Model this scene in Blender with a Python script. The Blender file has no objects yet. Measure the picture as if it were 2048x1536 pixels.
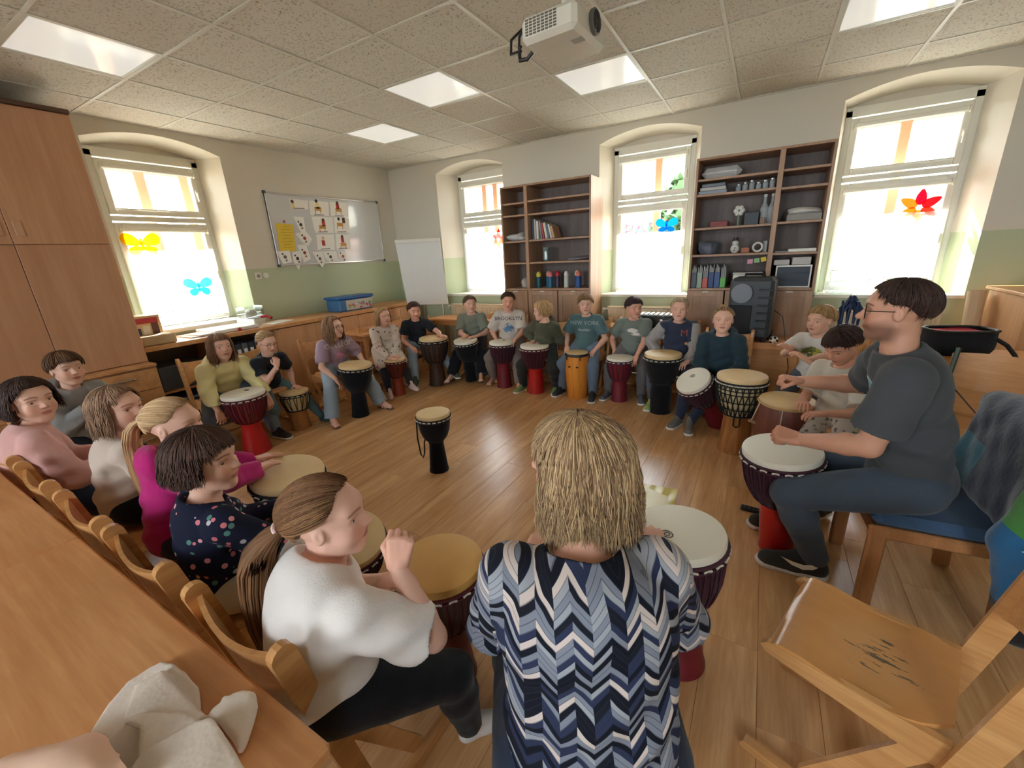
import bpy, bmesh, math, random
import numpy as np
from mathutils import Vector, Matrix
from mathutils.bvhtree import BVHTree

random.seed(7); np.random.seed(7)
SC = bpy.context.scene
COL = SC.collection
PI = math.pi

# ---------------------------------------------------------------- camera
FPX = 830.0
CAM = np.array([5.2525, -5.3125, 1.58])
YAW, PITCH, ROLL = -0.5405, -0.3045, -0.0532
CEIL = CAM[2] + 1.339
def cam_axes():
    f = np.array([math.sin(YAW)*math.cos(PITCH), math.cos(YAW)*math.cos(PITCH), math.sin(PITCH)])
    r0 = np.array([math.cos(YAW), -math.sin(YAW), 0.0]); u0 = np.cross(r0, f)
    r = math.cos(ROLL)*r0 + math.sin(ROLL)*u0; u = -math.sin(ROLL)*r0 + math.cos(ROLL)*u0
    return r, u, f
CR, CU, CF = cam_axes()
cd = bpy.data.cameras.new('camera'); cam = bpy.data.objects.new('camera', cd); COL.objects.link(cam)
cd.sensor_fit = 'HORIZONTAL'; cd.sensor_width = 36.0; cd.lens = 36.0*FPX/2048.0; cd.clip_start = 0.02; cd.clip_end = 200
cam.matrix_world = Matrix(((CR[0], CU[0], -CF[0], CAM[0]), (CR[1], CU[1], -CF[1], CAM[1]), (CR[2], CU[2], -CF[2], CAM[2]), (0, 0, 0, 1)))
SC.camera = cam

# ---------------------------------------------------------------- view, world, sun
SC.view_settings.view_transform = 'Standard'
try: SC.view_settings.look = 'None'
except Exception: pass
SC.view_settings.gamma = 1.0; SC.view_settings.use_curve_mapping = False
SC.view_settings.exposure = 2.5
SC.cycles.use_denoising = True
SC.cycles.max_bounces = 10; SC.cycles.diffuse_bounces = 6; SC.cycles.transparent_max_bounces = 16
SC.cycles.sample_clamp_indirect = 6.0
SC.cycles.caustics_reflective = False; SC.cycles.caustics_refractive = False
W = bpy.data.worlds.new('sky'); SC.world = W; W.use_nodes = True
wn = W.node_tree.nodes; wl = W.node_tree.links
bg = wn['Background']; bg.inputs[0].default_value = (0.80, 0.90, 1.0, 1); bg.inputs[1].default_value = 5.0
sd = bpy.data.lights.new('sun', 'SUN'); sun = bpy.data.objects.new('sun', sd); COL.objects.link(sun)
sd.energy = 8.0; sd.angle = 0.012; sd.color = (1.0, 0.93, 0.80)
SUN_DIR = Vector((0.75, -0.65, -0.85)).normalized()
sun.rotation_euler = SUN_DIR.to_track_quat('-Z', 'Y').to_euler(); sun.location = (3, 6, 8)
PORTALS = []   # window portals are placed with the windows

# ---------------------------------------------------------------- pixel helpers (2048 x 1536 frame)
def ray(u, v): return (u-1024)/FPX*CR - (v-768)/FPX*CU + CF
def PZ(u, v, z): d = ray(u, v); return CAM + d*((z-CAM[2])/d[2])
def PY(u, v, y): d = ray(u, v); return CAM + d*((y-CAM[1])/d[1])
def PX(u, v, x): d = ray(u, v); return CAM + d*((x-CAM[0])/d[0])

# ---------------------------------------------------------------- materials
MATS = {}
def _new(name):
    m = bpy.data.materials.new(name); m.use_nodes = True
    nt = m.node_tree; return m, nt, nt.nodes['Principled BSDF']
def lin(c):
    return tuple(((x/255.0)/12.92 if x/255.0 <= 0.04045 else ((x/255.0+0.055)/1.055)**2.4) for x in c)
def mix_rgb(nt, fac, a, b, mode='MIX'):
    n = nt.nodes.new('ShaderNodeMix'); n.data_type = 'RGBA'; n.blend_type = mode
    for sock, val in ((n.inputs[0], fac), (n.inputs[6], a), (n.inputs[7], b)):
        if hasattr(val, 'is_linked') or hasattr(val, 'links'): nt.links.new(val, sock)
        else: sock.default_value = val if not isinstance(val, tuple) else (*val[:3], 1)
    return n.outputs[2]
def math_n(nt, op, a, b=None, c=None):
    n = nt.nodes.new('ShaderNodeMath'); n.operation = op
    for i, v in enumerate((a, b, c)):
        if v is None: continue
        if isinstance(v, (int, float)): n.inputs[i].default_value = v
        else: nt.links.new(v, n.inputs[i])
    return n.outputs[0]
def noise_n(nt, scale, detail=3, vec=None, rough=0.5):
    n = nt.nodes.new('ShaderNodeTexNoise'); n.inputs['Scale'].default_value = scale; n.inputs['Detail'].default_value = detail
    n.inputs['Roughness'].default_value = rough
    if vec is not None: nt.links.new(vec, n.inputs['Vector'])
    return n.outputs['Fac']
def objco(nt, scale=(1, 1, 1), rot=(0, 0, 0), kind='Object'):
    t = nt.nodes.new('ShaderNodeTexCoord'); mp = nt.nodes.new('ShaderNodeMapping')
    mp.inputs['Scale'].default_value = scale; mp.inputs['Rotation'].default_value = rot
    nt.links.new(t.outputs[kind], mp.inputs['Vector']); return mp.outputs[0]
def bump_n(nt, bsdf, h, strength, dist=0.01):
    b = nt.nodes.new('ShaderNodeBump'); b.inputs['Strength'].default_value = strength; b.inputs['Distance'].default_value = dist
    nt.links.new(h, b.inputs['Height']); nt.links.new(b.outputs[0], bsdf.inputs['Normal'])
def ramp_n(nt, fac, stops, interp='LINEAR'):
    r = nt.nodes.new('ShaderNodeValToRGB'); r.color_ramp.interpolation = interp
    el = r.color_ramp.elements
    while len(el) < len(stops): el.new(0.5)
    for e, (p, c) in zip(el, stops): e.position = p; e.color = (*c[:3], 1)
    nt.links.new(fac, r.inputs[0]); return r.outputs[0]
def plain(name, rgb, rough=0.6, metal=0.0, var=0.06, nscale=12.0, bump=0.0, bscale=80.0, spec=0.5):
    """one colour with a little procedural variation and fine relief; rgb is 0..255 sRGB"""
    key = (name, rgb, rough, metal, var, bump)
    if key in MATS: return MATS[key]
    m, nt, b = _new(name); c = lin(rgb); co = objco(nt)
    f = noise_n(nt, nscale, 3, co)
    lo = tuple(x*(1-var) for x in c); hi = tuple(min(1, x*(1+var)) for x in c)
    nt.links.new(mix_rgb(nt, f, lo, hi), b.inputs['Base Color'])
    b.inputs['Roughness'].default_value = rough; b.inputs['Metallic'].default_value = metal
    b.inputs['Specular IOR Level'].default_value = spec
    if bump: bump_n(nt, b, noise_n(nt, bscale, 4, co), bump, 0.004)
    MATS[key] = m; return m
def fabric(name, rgb, var=0.10, bump=0.34, bscale=260.0):
    key = ('fab', name, rgb)
    if key in MATS: return MATS[key]
    m, nt, b = _new(name); c = lin(rgb); co = objco(nt)
    f = noise_n(nt, 9.0, 4, co)
    nt.links.new(mix_rgb(nt, f, tuple(x*(1-var) for x in c), tuple(min(1, x*(1+var)) for x in c)), b.inputs['Base Color'])
    b.inputs['Roughness'].default_value = 0.9; b.inputs['Specular IOR Level'].default_value = 0.15
    b.inputs['Sheen Weight'].default_value = 0.12
    h = math_n(nt, 'ADD', math_n(nt, 'MULTIPLY', noise_n(nt, bscale, 2, co), 0.10), noise_n(nt, 9.0, 3, co))
    bump_n(nt, b, h, bump, 0.03)
    MATS[key] = m; return m
def wood(name, rgb, dark=None, axis=0, scale=6.0, rough=0.42, contrast=0.35, rand=0.0, ring=1.0, bump=0.05):
    key = ('wood', name)
    if key in MATS: return MATS[key]
    m, nt, b = _new(name); c = lin(rgb); d = lin(dark) if dark else tuple(x*(1-contrast) for x in c)
    st = [scale*3.0]*3; st[axis] = scale*0.22
    co = objco(nt, tuple(st))
    if rand:
        oi = nt.nodes.new('ShaderNodeObjectInfo')
        vm = nt.nodes.new('ShaderNodeVectorMath'); vm.operation = 'ADD'
        cb = nt.nodes.new('ShaderNodeCombineXYZ')
        for i in range(3): nt.links.new(math_n(nt, 'MULTIPLY', oi.outputs['Random'], 37.0+11*i), cb.inputs[i])
        nt.links.new(co, vm.inputs[0]); nt.links.new(cb.outputs[0], vm.inputs[1]); co = vm.outputs[0]
    g = noise_n(nt, 1.6*ring, 6, co, 0.6); g2 = noise_n(nt, 9.0, 3, co, 0.6)
    fac = math_n(nt, 'ADD', math_n(nt, 'MULTIPLY', g, 0.7), math_n(nt, 'MULTIPLY', g2, 0.3))
    colr = ramp_n(nt, fac, [(0.34, d), (0.50, tuple((x+y)/2 for x, y in zip(c, d))), (0.62, c), (0.8, tuple(min(1, x*1.12) for x in c))])
    if rand:
        oi = nt.nodes.new('ShaderNodeObjectInfo')
        hsv = nt.nodes.new('ShaderNodeHueSaturation'); nt.links.new(colr, hsv.inputs['Color'])
        nt.links.new(math_n(nt, 'ADD', math_n(nt, 'MULTIPLY', oi.outputs['Random'], rand), 1.0-rand/2), hsv.inputs['Value'])
        colr = hsv.outputs[0]
    nt.links.new(colr, b.inputs['Base Color']); b.inputs['Roughness'].default_value = rough
    if bump: bump_n(nt, b, fac, bump, 0.004)
    MATS[key] = m; return m
def vcol_mat(name, rough=0.55, sss=0.0, bump=0.0, spec=0.4, bscale=150):
    key = ('vc', name)
    if key in MATS: return MATS[key]
    m, nt, b = _new(name)
    a = nt.nodes.new('ShaderNodeAttribute'); a.attribute_name = 'Col'
    co = objco(nt); f = noise_n(nt, 30.0, 3, co)
    nt.links.new(mix_rgb(nt, math_n(nt, 'MULTIPLY', f, 0.16), a.outputs['Color'], (0.35, 0.12, 0.08)), b.inputs['Base Color'])
    b.inputs['Roughness'].default_value = rough; b.inputs['Specular IOR Level'].default_value = spec
    if sss: b.inputs['Subsurface Weight'].default_value = sss; b.inputs['Subsurface Radius'].default_value = (0.012, 0.005, 0.003); b.inputs['Subsurface Scale'].default_value = 0.6
    if bump: bump_n(nt, b, noise_n(nt, bscale, 3, co), bump, 0.002)
    MATS[key] = m; return m

# ---------------------------------------------------------------- object helpers
def tag(o, label=None, cat=None, group=None, kind=None):
    if label: o['label'] = label
    if cat: o['category'] = cat
    if group: o['group'] = group
    if kind: o['kind'] = kind
    return o
def empty(name, loc, rz=0.0, label=None, cat=None, group=None, kind=None):
    o = bpy.data.objects.new(name, None); COL.objects.link(o); o.empty_display_size = 0.05
    o.location = Vector([float(x) for x in loc]); o.rotation_euler = (0, 0, rz)
    return tag(o, label, cat, group, kind)
def link(name, me, mat=None, parent=None, world=False):
    o = bpy.data.objects.new(name, me); COL.objects.link(o)
    if mat is not None and not me.materials: me.materials.append(mat)
    if parent is not None:
        o.parent = parent
        if world:
            pm = Matrix.LocRotScale(parent.location, parent.rotation_euler, parent.scale)
            if parent.parent is not None:
                gp = parent.parent
                pm = Matrix.LocRotScale(gp.location, gp.rotation_euler, gp.scale) @ parent.matrix_parent_inverse @ pm
            o.matrix_parent_inverse = pm.inverted()
    return o
def set_smooth(me, on=True):
    me.polygons.foreach_set('use_smooth', [on]*len(me.polygons))
def rotm(rx=0, ry=0, rz=0):
    return np.array(Matrix.Rotation(rz, 3, 'Z') @ Matrix.Rotation(ry, 3, 'Y') @ Matrix.Rotation(rx, 3, 'X'))
class MB:
    """collects shapes for ONE mesh"""
    def __init__(s): s.v = []; s.f = []
    def add(s, v, f):
        n = len(s.v); s.v.extend([tuple(map(float, p)) for p in v]); s.f.extend([tuple(i+n for i in q) for q in f]); return s
    def box(s, c, d, bev=0.0, R=None):
        c = np.array(c, float); h = np.array(d, float)/2
        if bev <= 0:
            P = [(sx*h[0], sy*h[1], sz*h[2]) for sx in (-1, 1) for sy in (-1, 1) for sz in (-1, 1)]
            F = [(0, 1, 3, 2), (4, 6, 7, 5), (0, 4, 5, 1), (2, 3, 7, 6), (0, 2, 6, 4), (1, 5, 7, 3)]
        else:
            bev = min(bev, 0.49*2*min(h)); P = []; idx = {}
            for sx in (-1, 1):
                for sy in (-1, 1):
                    for sz in (-1, 1):
                        for a in range(3):
                            q = [sx*(h[0]-bev), sy*(h[1]-bev), sz*(h[2]-bev)]; q[a] += (sx, sy, sz)[a]*bev
                            idx[(sx, sy, sz, a)] = len(P); P.append(q)
            F = []
            for a in range(3):
                b, c2 = (a+1) % 3, (a+2) % 3
                for sg in (-1, 1):
                    loop = []
                    for sb, s2 in ((-1, -1), (1, -1), (1, 1), (-1, 1)):
                        k = [0, 0, 0]; k[a] = sg; k[b] = sb; k[c2] = s2; loop.append(idx[(*k, a)])
                    F.append(tuple(loop if sg > 0 else loop[::-1]))
                    # edges along c2 handled below
            for a in range(3):
                b, c2 = (a+1) % 3, (a+2) % 3
                for sa in (-1, 1):
                    for sb in (-1, 1):
                        k1 = [0, 0, 0]; k1[a] = sa; k1[b] = sb; k1[c2] = -1; k2 = list(k1); k2[c2] = 1
                        q = (idx[(*k1, a)], idx[(*k1, b)], idx[(*k2, b)], idx[(*k2, a)])
                        F.append(q if sa*sb > 0 else q[::-1])
            for sx in (-1, 1):
                for sy in (-1, 1):
                    for sz in (-1, 1):
                        q = tuple(idx[(sx, sy, sz, a)] for a in range(3)); F.append(q if sx*sy*sz > 0 else q[::-1])
        P = np.array(P)
        if R is not None: P = P @ np.array(R).T
        return s.add(P+c, F)
    def bx(s, x0, x1, y0, y1, z0, z1, bev=0.0):
        return s.box(((x0+x1)/2, (y0+y1)/2, (z0+z1)/2), (abs(x1-x0), abs(y1-y0), abs(z1-z0)), bev)
    def bar(s, a, b, w, t, up=(0, 0, 1), bev=0.0):
        a = np.array(a, float); b = np.array(b, float); d = b-a; L = np.linalg.norm(d); d = d/L
        up = np.array(up, float); sx = np.cross(up, d); sx /= (np.linalg.norm(sx) or 1); sz = np.cross(d, sx)
        R = np.stack([sx, d, sz], 1); return s.box((a+b)/2, (w, L, t), bev, R)
    def lathe(s, prof, n=32, c=(0, 0, 0), axis=None, cap=True):
        """prof: list of (r, z)"""
        P = []; F = []
        for r, z in prof:
            for i in range(n):
                a = 2*PI*i/n; P.append((r*math.cos(a), r*math.sin(a), z))
        m = len(prof)
        for j in range(m-1):
            for i in range(n):
                i2 = (i+1) % n; F.append((j*n+i, j*n+i2, (j+1)*n+i2, (j+1)*n+i))
        if cap:
            if prof[0][0] > 1e-6: F.append(tuple(range(n))[::-1])
            if prof[-1][0] > 1e-6: F.append(tuple((m-1)*n+i for i in range(n)))
        P = np.array(P)
        if axis is not None:
            q = Vector((0, 0, 1)).rotation_difference(Vector(axis)).to_matrix(); P = P @ np.array(q).T
        return s.add(P+np.array(c, float), F)
    def cyl(s, a, b, r, n=16, r2=None):
        a = np.array(a, float); b = np.array(b, float); L = np.linalg.norm(b-a)
        return s.lathe([(r, 0), (r if r2 is None else r2, L)], n, a, (b-a)/L)
    def tube(s, pts, r, n=8, close=False):
        pts = np.array(pts, float); m = len(pts); P = []; F = []
        T = np.gradient(pts, axis=0) if not close else np.roll(pts, -1, 0)-np.roll(pts, 1, 0)
        T /= np.maximum(np.linalg.norm(T, axis=1, keepdims=True), 1e-9)
        ref = np.array([0, 0, 1.0]) if abs(T[0][2]) < 0.9 else np.array([1.0, 0, 0])
        N = np.cross(T[0], ref); N /= np.linalg.norm(N)
        rr = np.broadcast_to(np.array(r, float), (m,))
        for i in range(m):
            N = N - T[i]*(N@T[i]); N /= max(np.linalg.norm(N), 1e-9); Bn = np.cross(T[i], N)
            for k in range(n):
                a = 2*PI*k/n; P.append(pts[i]+rr[i]*(math.cos(a)*N+math.sin(a)*Bn))
        for i in range(m if close else m-1):
            i2 = (i+1) % m
            for k in range(n):
                k2 = (k+1) % n; F.append((i*n+k, i*n+k2, i2*n+k2, i2*n+k))
        if not close: F.append(tuple(range(n))[::-1]); F.append(tuple((m-1)*n+k for k in range(n)))
        return s.add(P, F)
    def ring(s, c, R, r, n=32, k=8, axis=None, sq=1.0):
        ang = np.linspace(0, 2*PI, n, endpoint=False); p = np.stack([R*np.cos(ang), R*np.sin(ang)*sq, 0*ang], 1)
        if axis is not None:
            q = np.array(Vector((0, 0, 1)).rotation_difference(Vector(axis)).to_matrix()); p = p @ q.T
        return s.tube(p+np.array(c, float), r, k, True)
    def prism(s, poly, z0, z1, M=None):
        n = len(poly); P = [(x, y, z0) for x, y in poly]+[(x, y, z1) for x, y in poly]
        F = [tuple(range(n))[::-1], tuple(range(n, 2*n))]+[(i, (i+1) % n, n+(i+1) % n, n+i) for i in range(n)]
        P = np.array(P)
        if M is not None: P = P @ np.array(M[0]).T + np.array(M[1])
        return s.add(P, F)
    def sphere(s, c, r, n=16, m=10, R=None):
        r = np.broadcast_to(np.array(r, float), (3,)); P = [(0, 0, 1)]
        for j in range(1, m):
            t = PI*j/m
            for i in range(n): a = 2*PI*i/n; P.append((math.sin(t)*math.cos(a), math.sin(t)*math.sin(a), math.cos(t)))
        P.append((0, 0, -1)); F = [(0, 1+i, 1+(i+1) % n) for i in range(n)]
        for j in range(m-2):
            for i in range(n):
                i2 = (i+1) % n; a = 1+j*n; F.append((a+i, a+n+i, a+n+i2, a+i2))
        e = len(P)-1; a = 1+(m-2)*n; F += [(e, a+(i+1) % n, a+i) for i in range(n)]
        P = np.array(P)*r
        if R is not None: P = P @ np.array(R).T
        return s.add(P+np.array(c, float), F)
    def mesh(s, name, smooth=False):
        me = bpy.data.meshes.new(name); me.from_pydata(s.v, [], s.f); me.update()
        if smooth:
            set_smooth(me)
            try: me.set_sharp_from_angle(angle=math.radians(38))
            except Exception: pass
        return me
    def obj(s, name, mat, parent=None, world=True, smooth=False):
        return link(name, s.mesh(name, smooth), mat, parent, world)
def copy_tree(o, parent=None):
    c = o.copy(); COL.objects.link(c); c.parent = parent
    for ch in o.children: copy_tree(ch, c)
    return c
# ================================================================ THE ROOM
XR, YS = 8.1, -7.0      # right and rear walls, both outside the frame
def wall_paint():
    m, nt, b = _new('wall_paint')
    g = nt.nodes.new('ShaderNodeNewGeometry'); sp = nt.nodes.new('ShaderNodeSeparateXYZ'); nt.links.new(g.outputs['Position'], sp.inputs[0])
    n1 = noise_n(nt, 1.2, 4); n2 = noise_n(nt, 60.0, 4)
    zz = math_n(nt, 'ADD', sp.outputs[2], math_n(nt, 'MULTIPLY', n1, 0.012))
    up = math_n(nt, 'GREATER_THAN', zz, 1.566)
    white = mix_rgb(nt, n1, lin((208, 202, 188)), lin((220, 214, 200)))
    green = mix_rgb(nt, n1, lin((178, 188, 156)), lin((192, 202, 172)))
    nt.links.new(mix_rgb(nt, up, green, white), b.inputs['Base Color']); b.inputs['Roughness'].default_value = 0.85
    bump_n(nt, b, n2, 0.10, 0.004); return m
M_WALL = wall_paint()
M_WIN = plain('window_frame_white', (228, 226, 214), 0.4, var=0.03)
M_GLASSY = None
def glass_mat():
    m = bpy.data.materials.new('window_glass'); m.use_nodes = True; nt = m.node_tree; nt.nodes.clear()
    o = nt.nodes.new('ShaderNodeOutputMaterial'); t = nt.nodes.new('ShaderNodeBsdfTransparent'); t.inputs[0].default_value = (0.95, 0.97, 0.96, 1)
    g = nt.nodes.new('ShaderNodeBsdfGlossy'); g.inputs['Roughness'].default_value = 0.02
    fr = nt.nodes.new('ShaderNodeFresnel'); fr.inputs[0].default_value = 1.45
    mx = nt.nodes.new('ShaderNodeMixShader'); nt.links.new(math_n(nt, 'MULTIPLY', fr.outputs[0], 0.8), mx.inputs[0])
    nt.links.new(t.outputs[0], mx.inputs[1]); nt.links.new(g.outputs[0], mx.inputs[2]); nt.links.new(mx.outputs[0], o.inputs[0]); return m
M_GLASS = glass_mat()
def sheer_mat(name, rgb, through=0.1, transl=0.55):
    m = bpy.data.materials.new(name); m.use_nodes = True; nt = m.node_tree; nt.nodes.clear()
    o = nt.nodes.new('ShaderNodeOutputMaterial'); c = (*lin(rgb), 1)
    d = nt.nodes.new('ShaderNodeBsdfDiffuse'); d.inputs[0].default_value = c
    t = nt.nodes.new('ShaderNodeBsdfTranslucent'); t.inputs[0].default_value = c
    p = nt.nodes.new('ShaderNodeBsdfTransparent')
    co = objco(nt); nz = noise_n(nt, 60.0, 2, co)
    mx = nt.nodes.new('ShaderNodeMixShader'); mx.inputs[0].default_value = transl; nt.links.new(d.outputs[0], mx.inputs[1]); nt.links.new(t.outputs[0], mx.inputs[2])
    m2 = nt.nodes.new('ShaderNodeMixShader'); nt.links.new(math_n(nt, 'MULTIPLY', nz, 2*through), m2.inputs[0]); nt.links.new(mx.outputs[0], m2.inputs[1]); nt.links.new(p.outputs[0], m2.inputs[2])
    nt.links.new(m2.outputs[0], o.inputs[0]); return m
M_LACE = sheer_mat('white_lace', (246, 246, 244), 0.30, 0.6)
M_BLIND = sheer_mat('white_blind_fabric', (248, 247, 240), 0.10, 0.7)

SPRING, RISE, SILL = 2.745, 0.105, 0.99
DEP = 0.35
def arch_pts(a0, a1, n=14, rise=RISE, z=SPRING):
    out = []
    for i in range(n+1):
        t = i/n; out.append((a0+(a1-a0)*t, z+rise*(1-(2*t-1)**2)))
    return out
def wall_with_niches(name, lo, hi, niches, place):
    """place(a, depth, z) -> world; a runs along the wall, depth goes outward; niches: (a0, a1, b0, b1): front span and frame span"""
    mb = MB()
    def quad(*p): mb.add([place(*q) for q in p], [tuple(range(len(p)))])
    cur = lo
    for a0, a1, b0, b1 in niches:
        quad((cur, 0, 0), (a0, 0, 0), (a0, 0, CEIL+.02), (cur, 0, CEIL+.02))
        quad((a0, 0, 0), (a1, 0, 0), (a1, 0, SILL), (a0, 0, SILL))
        A = arch_pts(a0, a1); Bk = arch_pts(b0, b1, rise=0.07, z=2.745)
        for (p, z), (q, w) in zip(A[:-1], A[1:]): quad((p, 0, z), (q, 0, w), (q, 0, CEIL+.02), (p, 0, CEIL+.02))
        for i in range(len(A)-1): quad((A[i][0], 0, A[i][1]), (A[i+1][0], 0, A[i+1][1]), (Bk[i+1][0], DEP, Bk[i+1][1]), (Bk[i][0], DEP, Bk[i][1]))
        for f, k in ((a0, b0), (a1, b1)):
            quad((f, 0, SILL), (f, 0, SPRING), (k, DEP, SPRING), (k, DEP, SILL))
        # strip above the window frame at the back of the niche
        for (p, z), (q, w) in zip(Bk[:-1], Bk[1:]): quad((p, DEP, 2.68), (q, DEP, 2.68), (q, DEP, w), (p, DEP, z))
        quad((a0, 0, SILL), (a1, 0, SILL), (b1, DEP, SILL), (b0, DEP, SILL))
        cur = a1
    quad((cur, 0, 0), (hi, 0, 0), (hi, 0, CEIL+.02), (cur, 0, CEIL+.02))
    me = mb.mesh(name); o = link(name, me, M_WALL); tag(o, kind='structure'); return o
pl_left = lambda a, d, z: (-d, a, z)
pl_back = lambda a, d, z: (a, d, z)
N_LEFT = [(-3.64, -2.50, -3.53, -2.60)]
N_BACK = [(0.94, 2.09, 1.11, 2.03), (3.44, 4.55, 3.53, 4.455), (5.74, 6.85, 5.80, 6.735)]
wall_left = wall_with_niches('wall_left', YS, 0.0, N_LEFT, pl_left)
wall_back = wall_with_niches('wall_back', 0.0, XR, N_BACK, pl_back)
tag(MB().add([(XR, YS, 0), (XR, 0, 0), (XR, 0, CEIL+.02), (XR, YS, CEIL+.02)], [(0, 1, 2, 3)]).obj('wall_right', M_WALL), kind='structure')
# unseen windows added to the wall behind the viewer for fill light
pl_front = lambda a, d, z: (a, YS-d, z)
N_FRONT = [(1.2, 2.34, 1.3, 2.24), (3.5, 4.64, 3.6, 4.54), (5.8, 6.94, 5.9, 6.84)]
wall_front = wall_with_niches('wall_front', 0.0, XR, N_FRONT, pl_front)

# ---- windows
WINDOWS = []
def window(n, a0, a1, place, outer):
    """a0..a1 = frame span; outer = list of (offset from a0, width) silhouettes of the outer window"""
    zc = 1.0; base = place((a0+a1)/2, DEP, SILL)
    w = empty('window_%d' % n, base, kind='structure')
    def b(mb, s0, s1, d0, d1, z0, z1, bev=0.006):
        p, q = np.array(place(s0, d0, z0)), np.array(place(s1, d1, z1)); lo = np.minimum(p, q); hi = np.maximum(p, q)
        mb.bx(lo[0], hi[0], lo[1], hi[1], lo[2], hi[2], bev); return mb
    F0, F1 = DEP-0.02, DEP+0.05
    m = MB(); b(m, a0-.03, a0+.05, F0, F1, 1.0, 2.72); b(m, a1-.05, a1+.03, F0, F1, 1.0, 2.72); b(m, a0-.03, a1+.03, F0, F1, 2.66, 2.75); b(m, a0-.03, a1+.03, F0, F1, .96, 1.02)
    m.obj('frame', M_WIN, w)
    b(MB(), a0+.05, a1-.05, F0-.01, F1, 2.085, 2.135).obj('transom', M_WIN, w)
    def sash(z0, z1):
        m = MB(); e = .058; x0, x1 = a0+.045, a1-.045; D0, D1 = F0-.022, F0+.03
        b(m, x0, x0+e, D0, D1, z0, z1); b(m, x1-e, x1, D0, D1, z0, z1); b(m, x0+e, x1-e, D0, D1, z1-e, z1); b(m, x0+e, x1-e, D0, D1, z0, z0+e)
        s = m.obj('sash', M_WIN, w)
        p = MB(); c = [place(x0+e, D0+.03, z0+e), place(x1-e, D0+.03, z0+e), place(x1-e, D0+.03, z1-e), place(x0+e, D0+.03, z1-e)]
        p.add(c, [(0, 1, 2, 3)]).obj('pane', M_GLASS, s)
        h = MB(); hx = x1-.03; b(h, hx-.012, hx+.012, D0-.012, D0, (z0+z1)/2-.03, (z0+z1)/2+.03, .004); b(h, hx-.008, hx+.008, D0-.035, D0-.012, (z0+z1)/2-.085, (z0+z1)/2+.008, .004)
        h.obj('handle', M_WIN, s)
        cs = MB(); b(cs, x0+.03, x1-.03, D0-.035, D0-.002, z1-e-.032, z1-e+.012, .010); b(cs, x0+.022, x0+.03, D0-.04, D0, z1-e-.04, z1-e+.02, .002); b(cs, x1-.03, x1-.022, D0-.04, D0, z1-e-.04, z1-e+.02, .002)
        cs.obj('blind_cassette', M_WIN, s)
        return x0+e, x1-e, D0, s
    x0, x1, D0, su = sash(2.145, 2.645); sash(1.03, 2.07)
    bb = MB(); b(bb, x0-.012, x1+.012, D0-.014, D0-.004, 2.192, 2.204, .002); bb.obj('blind_bottom_bar', M_WIN, su)
    # the old outer casement stands in the facade some way out
    mo = plain('outer_casement_paint', (176, 128, 100), 0.6)
    m = MB()
    for off, wd in outer: b(m, a0+off, a0+off+wd, DEP+.26, DEP+.31, .95, 2.78)
    b(m, a0-.04, a1+.04, DEP+.26, DEP+.31, 2.60, 2.80)
    m.obj('outer_casement', mo, w)
    # deep outer reveal
    rv = MB()
    for s0, s1, z0, z1 in ((a0-.20, a0-.04, .8, 2.95), (a1+.04, a1+.20, .8, 2.95), (a0-.2, a1+.2, 2.78, 2.95), (a0-.2, a1+.2, .8, .955)): b(rv, s0, s1, DEP+.05, DEP+.34, z0, z1, 0)
    rv.obj('outer_reveal', plain('outer_render', (222, 208, 184), 0.9), w)
    # light portal for the sky
    ld = bpy.data.lights.new('sky_portal', 'AREA'); ld.shape = 'RECTANGLE'; ld.size = a1-a0; ld.size_y = 1.7; ld.cycles.is_portal = True
    lo = bpy.data.objects.new('sky_portal', ld); COL.objects.link(lo); lo.location = place((a0+a1)/2, DEP+.36, 1.85)
    inward = Vector(place(0, 0, 0))-Vector(place(0, 1, 0)); lo.rotation_euler = inward.to_track_quat('-Z', 'Z').to_euler()
    return w
window(1, -3.53, -2.60, pl_left, [(0.43, .10), (0.85, .09)])
window(2, 1.11, 2.03, pl_back, [(0.22, .08), (0.42, .08), (.84, .08)])
window(3, 3.53, 4.455, pl_back, [(0.43, .085)])
window(4, 5.80, 6.735, pl_back, [(0.47, .09)])
for i, q in enumerate(N_FRONT): window(5+i, q[2], q[3], pl_front, [(.43, .085)])  # added windows out of view, they let in the fill light
# sill boards
for i, (a0, a1, b0, b1) in enumerate(N_BACK):
    m = MB(); m.prism([(a0+.005, -.03), (a1-.005, -.03), (b1, DEP-.03), (b0, DEP-.03)], SILL, SILL+.028); tag(m.obj('trim_%d' % (i+1), M_WIN), kind='structure')
m = MB(); m.prism([(.03, -2.50), (.03, -3.64), (-DEP+.03, -3.53), (-DEP+.03, -2.60)][::-1], SILL-.02, SILL+.02); tag(m.obj('trim_4', M_WIN), kind='structure')

# ---- ceiling: grid of bars with mineral tiles
KX0, JY0, T = 0.505, -3.6375, 0.625
def tile_mat():
    m, nt, b = _new('ceiling_tile'); co = objco(nt)
    n = noise_n(nt, 70.0, 3, co, 0.65); v = nt.nodes.new('ShaderNodeTexVoronoi'); v.inputs['Scale'].default_value = 55.0; nt.links.new(co, v.inputs['Vector'])
    h = ramp_n(nt, math_n(nt, 'ADD', math_n(nt, 'MULTIPLY', n, .75), math_n(nt, 'MULTIPLY', v.outputs['Distance'], .35)), [(0.36, (0, 0, 0)), (0.50, (1, 1, 1))])
    oi = nt.nodes.new('ShaderNodeObjectInfo')
    c = mix_rgb(nt, h, lin((150, 146, 132)), lin((210, 206, 194)))
    c2 = mix_rgb(nt, math_n(nt, 'MULTIPLY', oi.outputs['Random'], .35), c, lin((196, 186, 170)))
    nt.links.new(c2, b.inputs['Base Color']); b.inputs['Roughness'].default_value = .92
    bump_n(nt, b, h, .55, .006); return m
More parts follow.
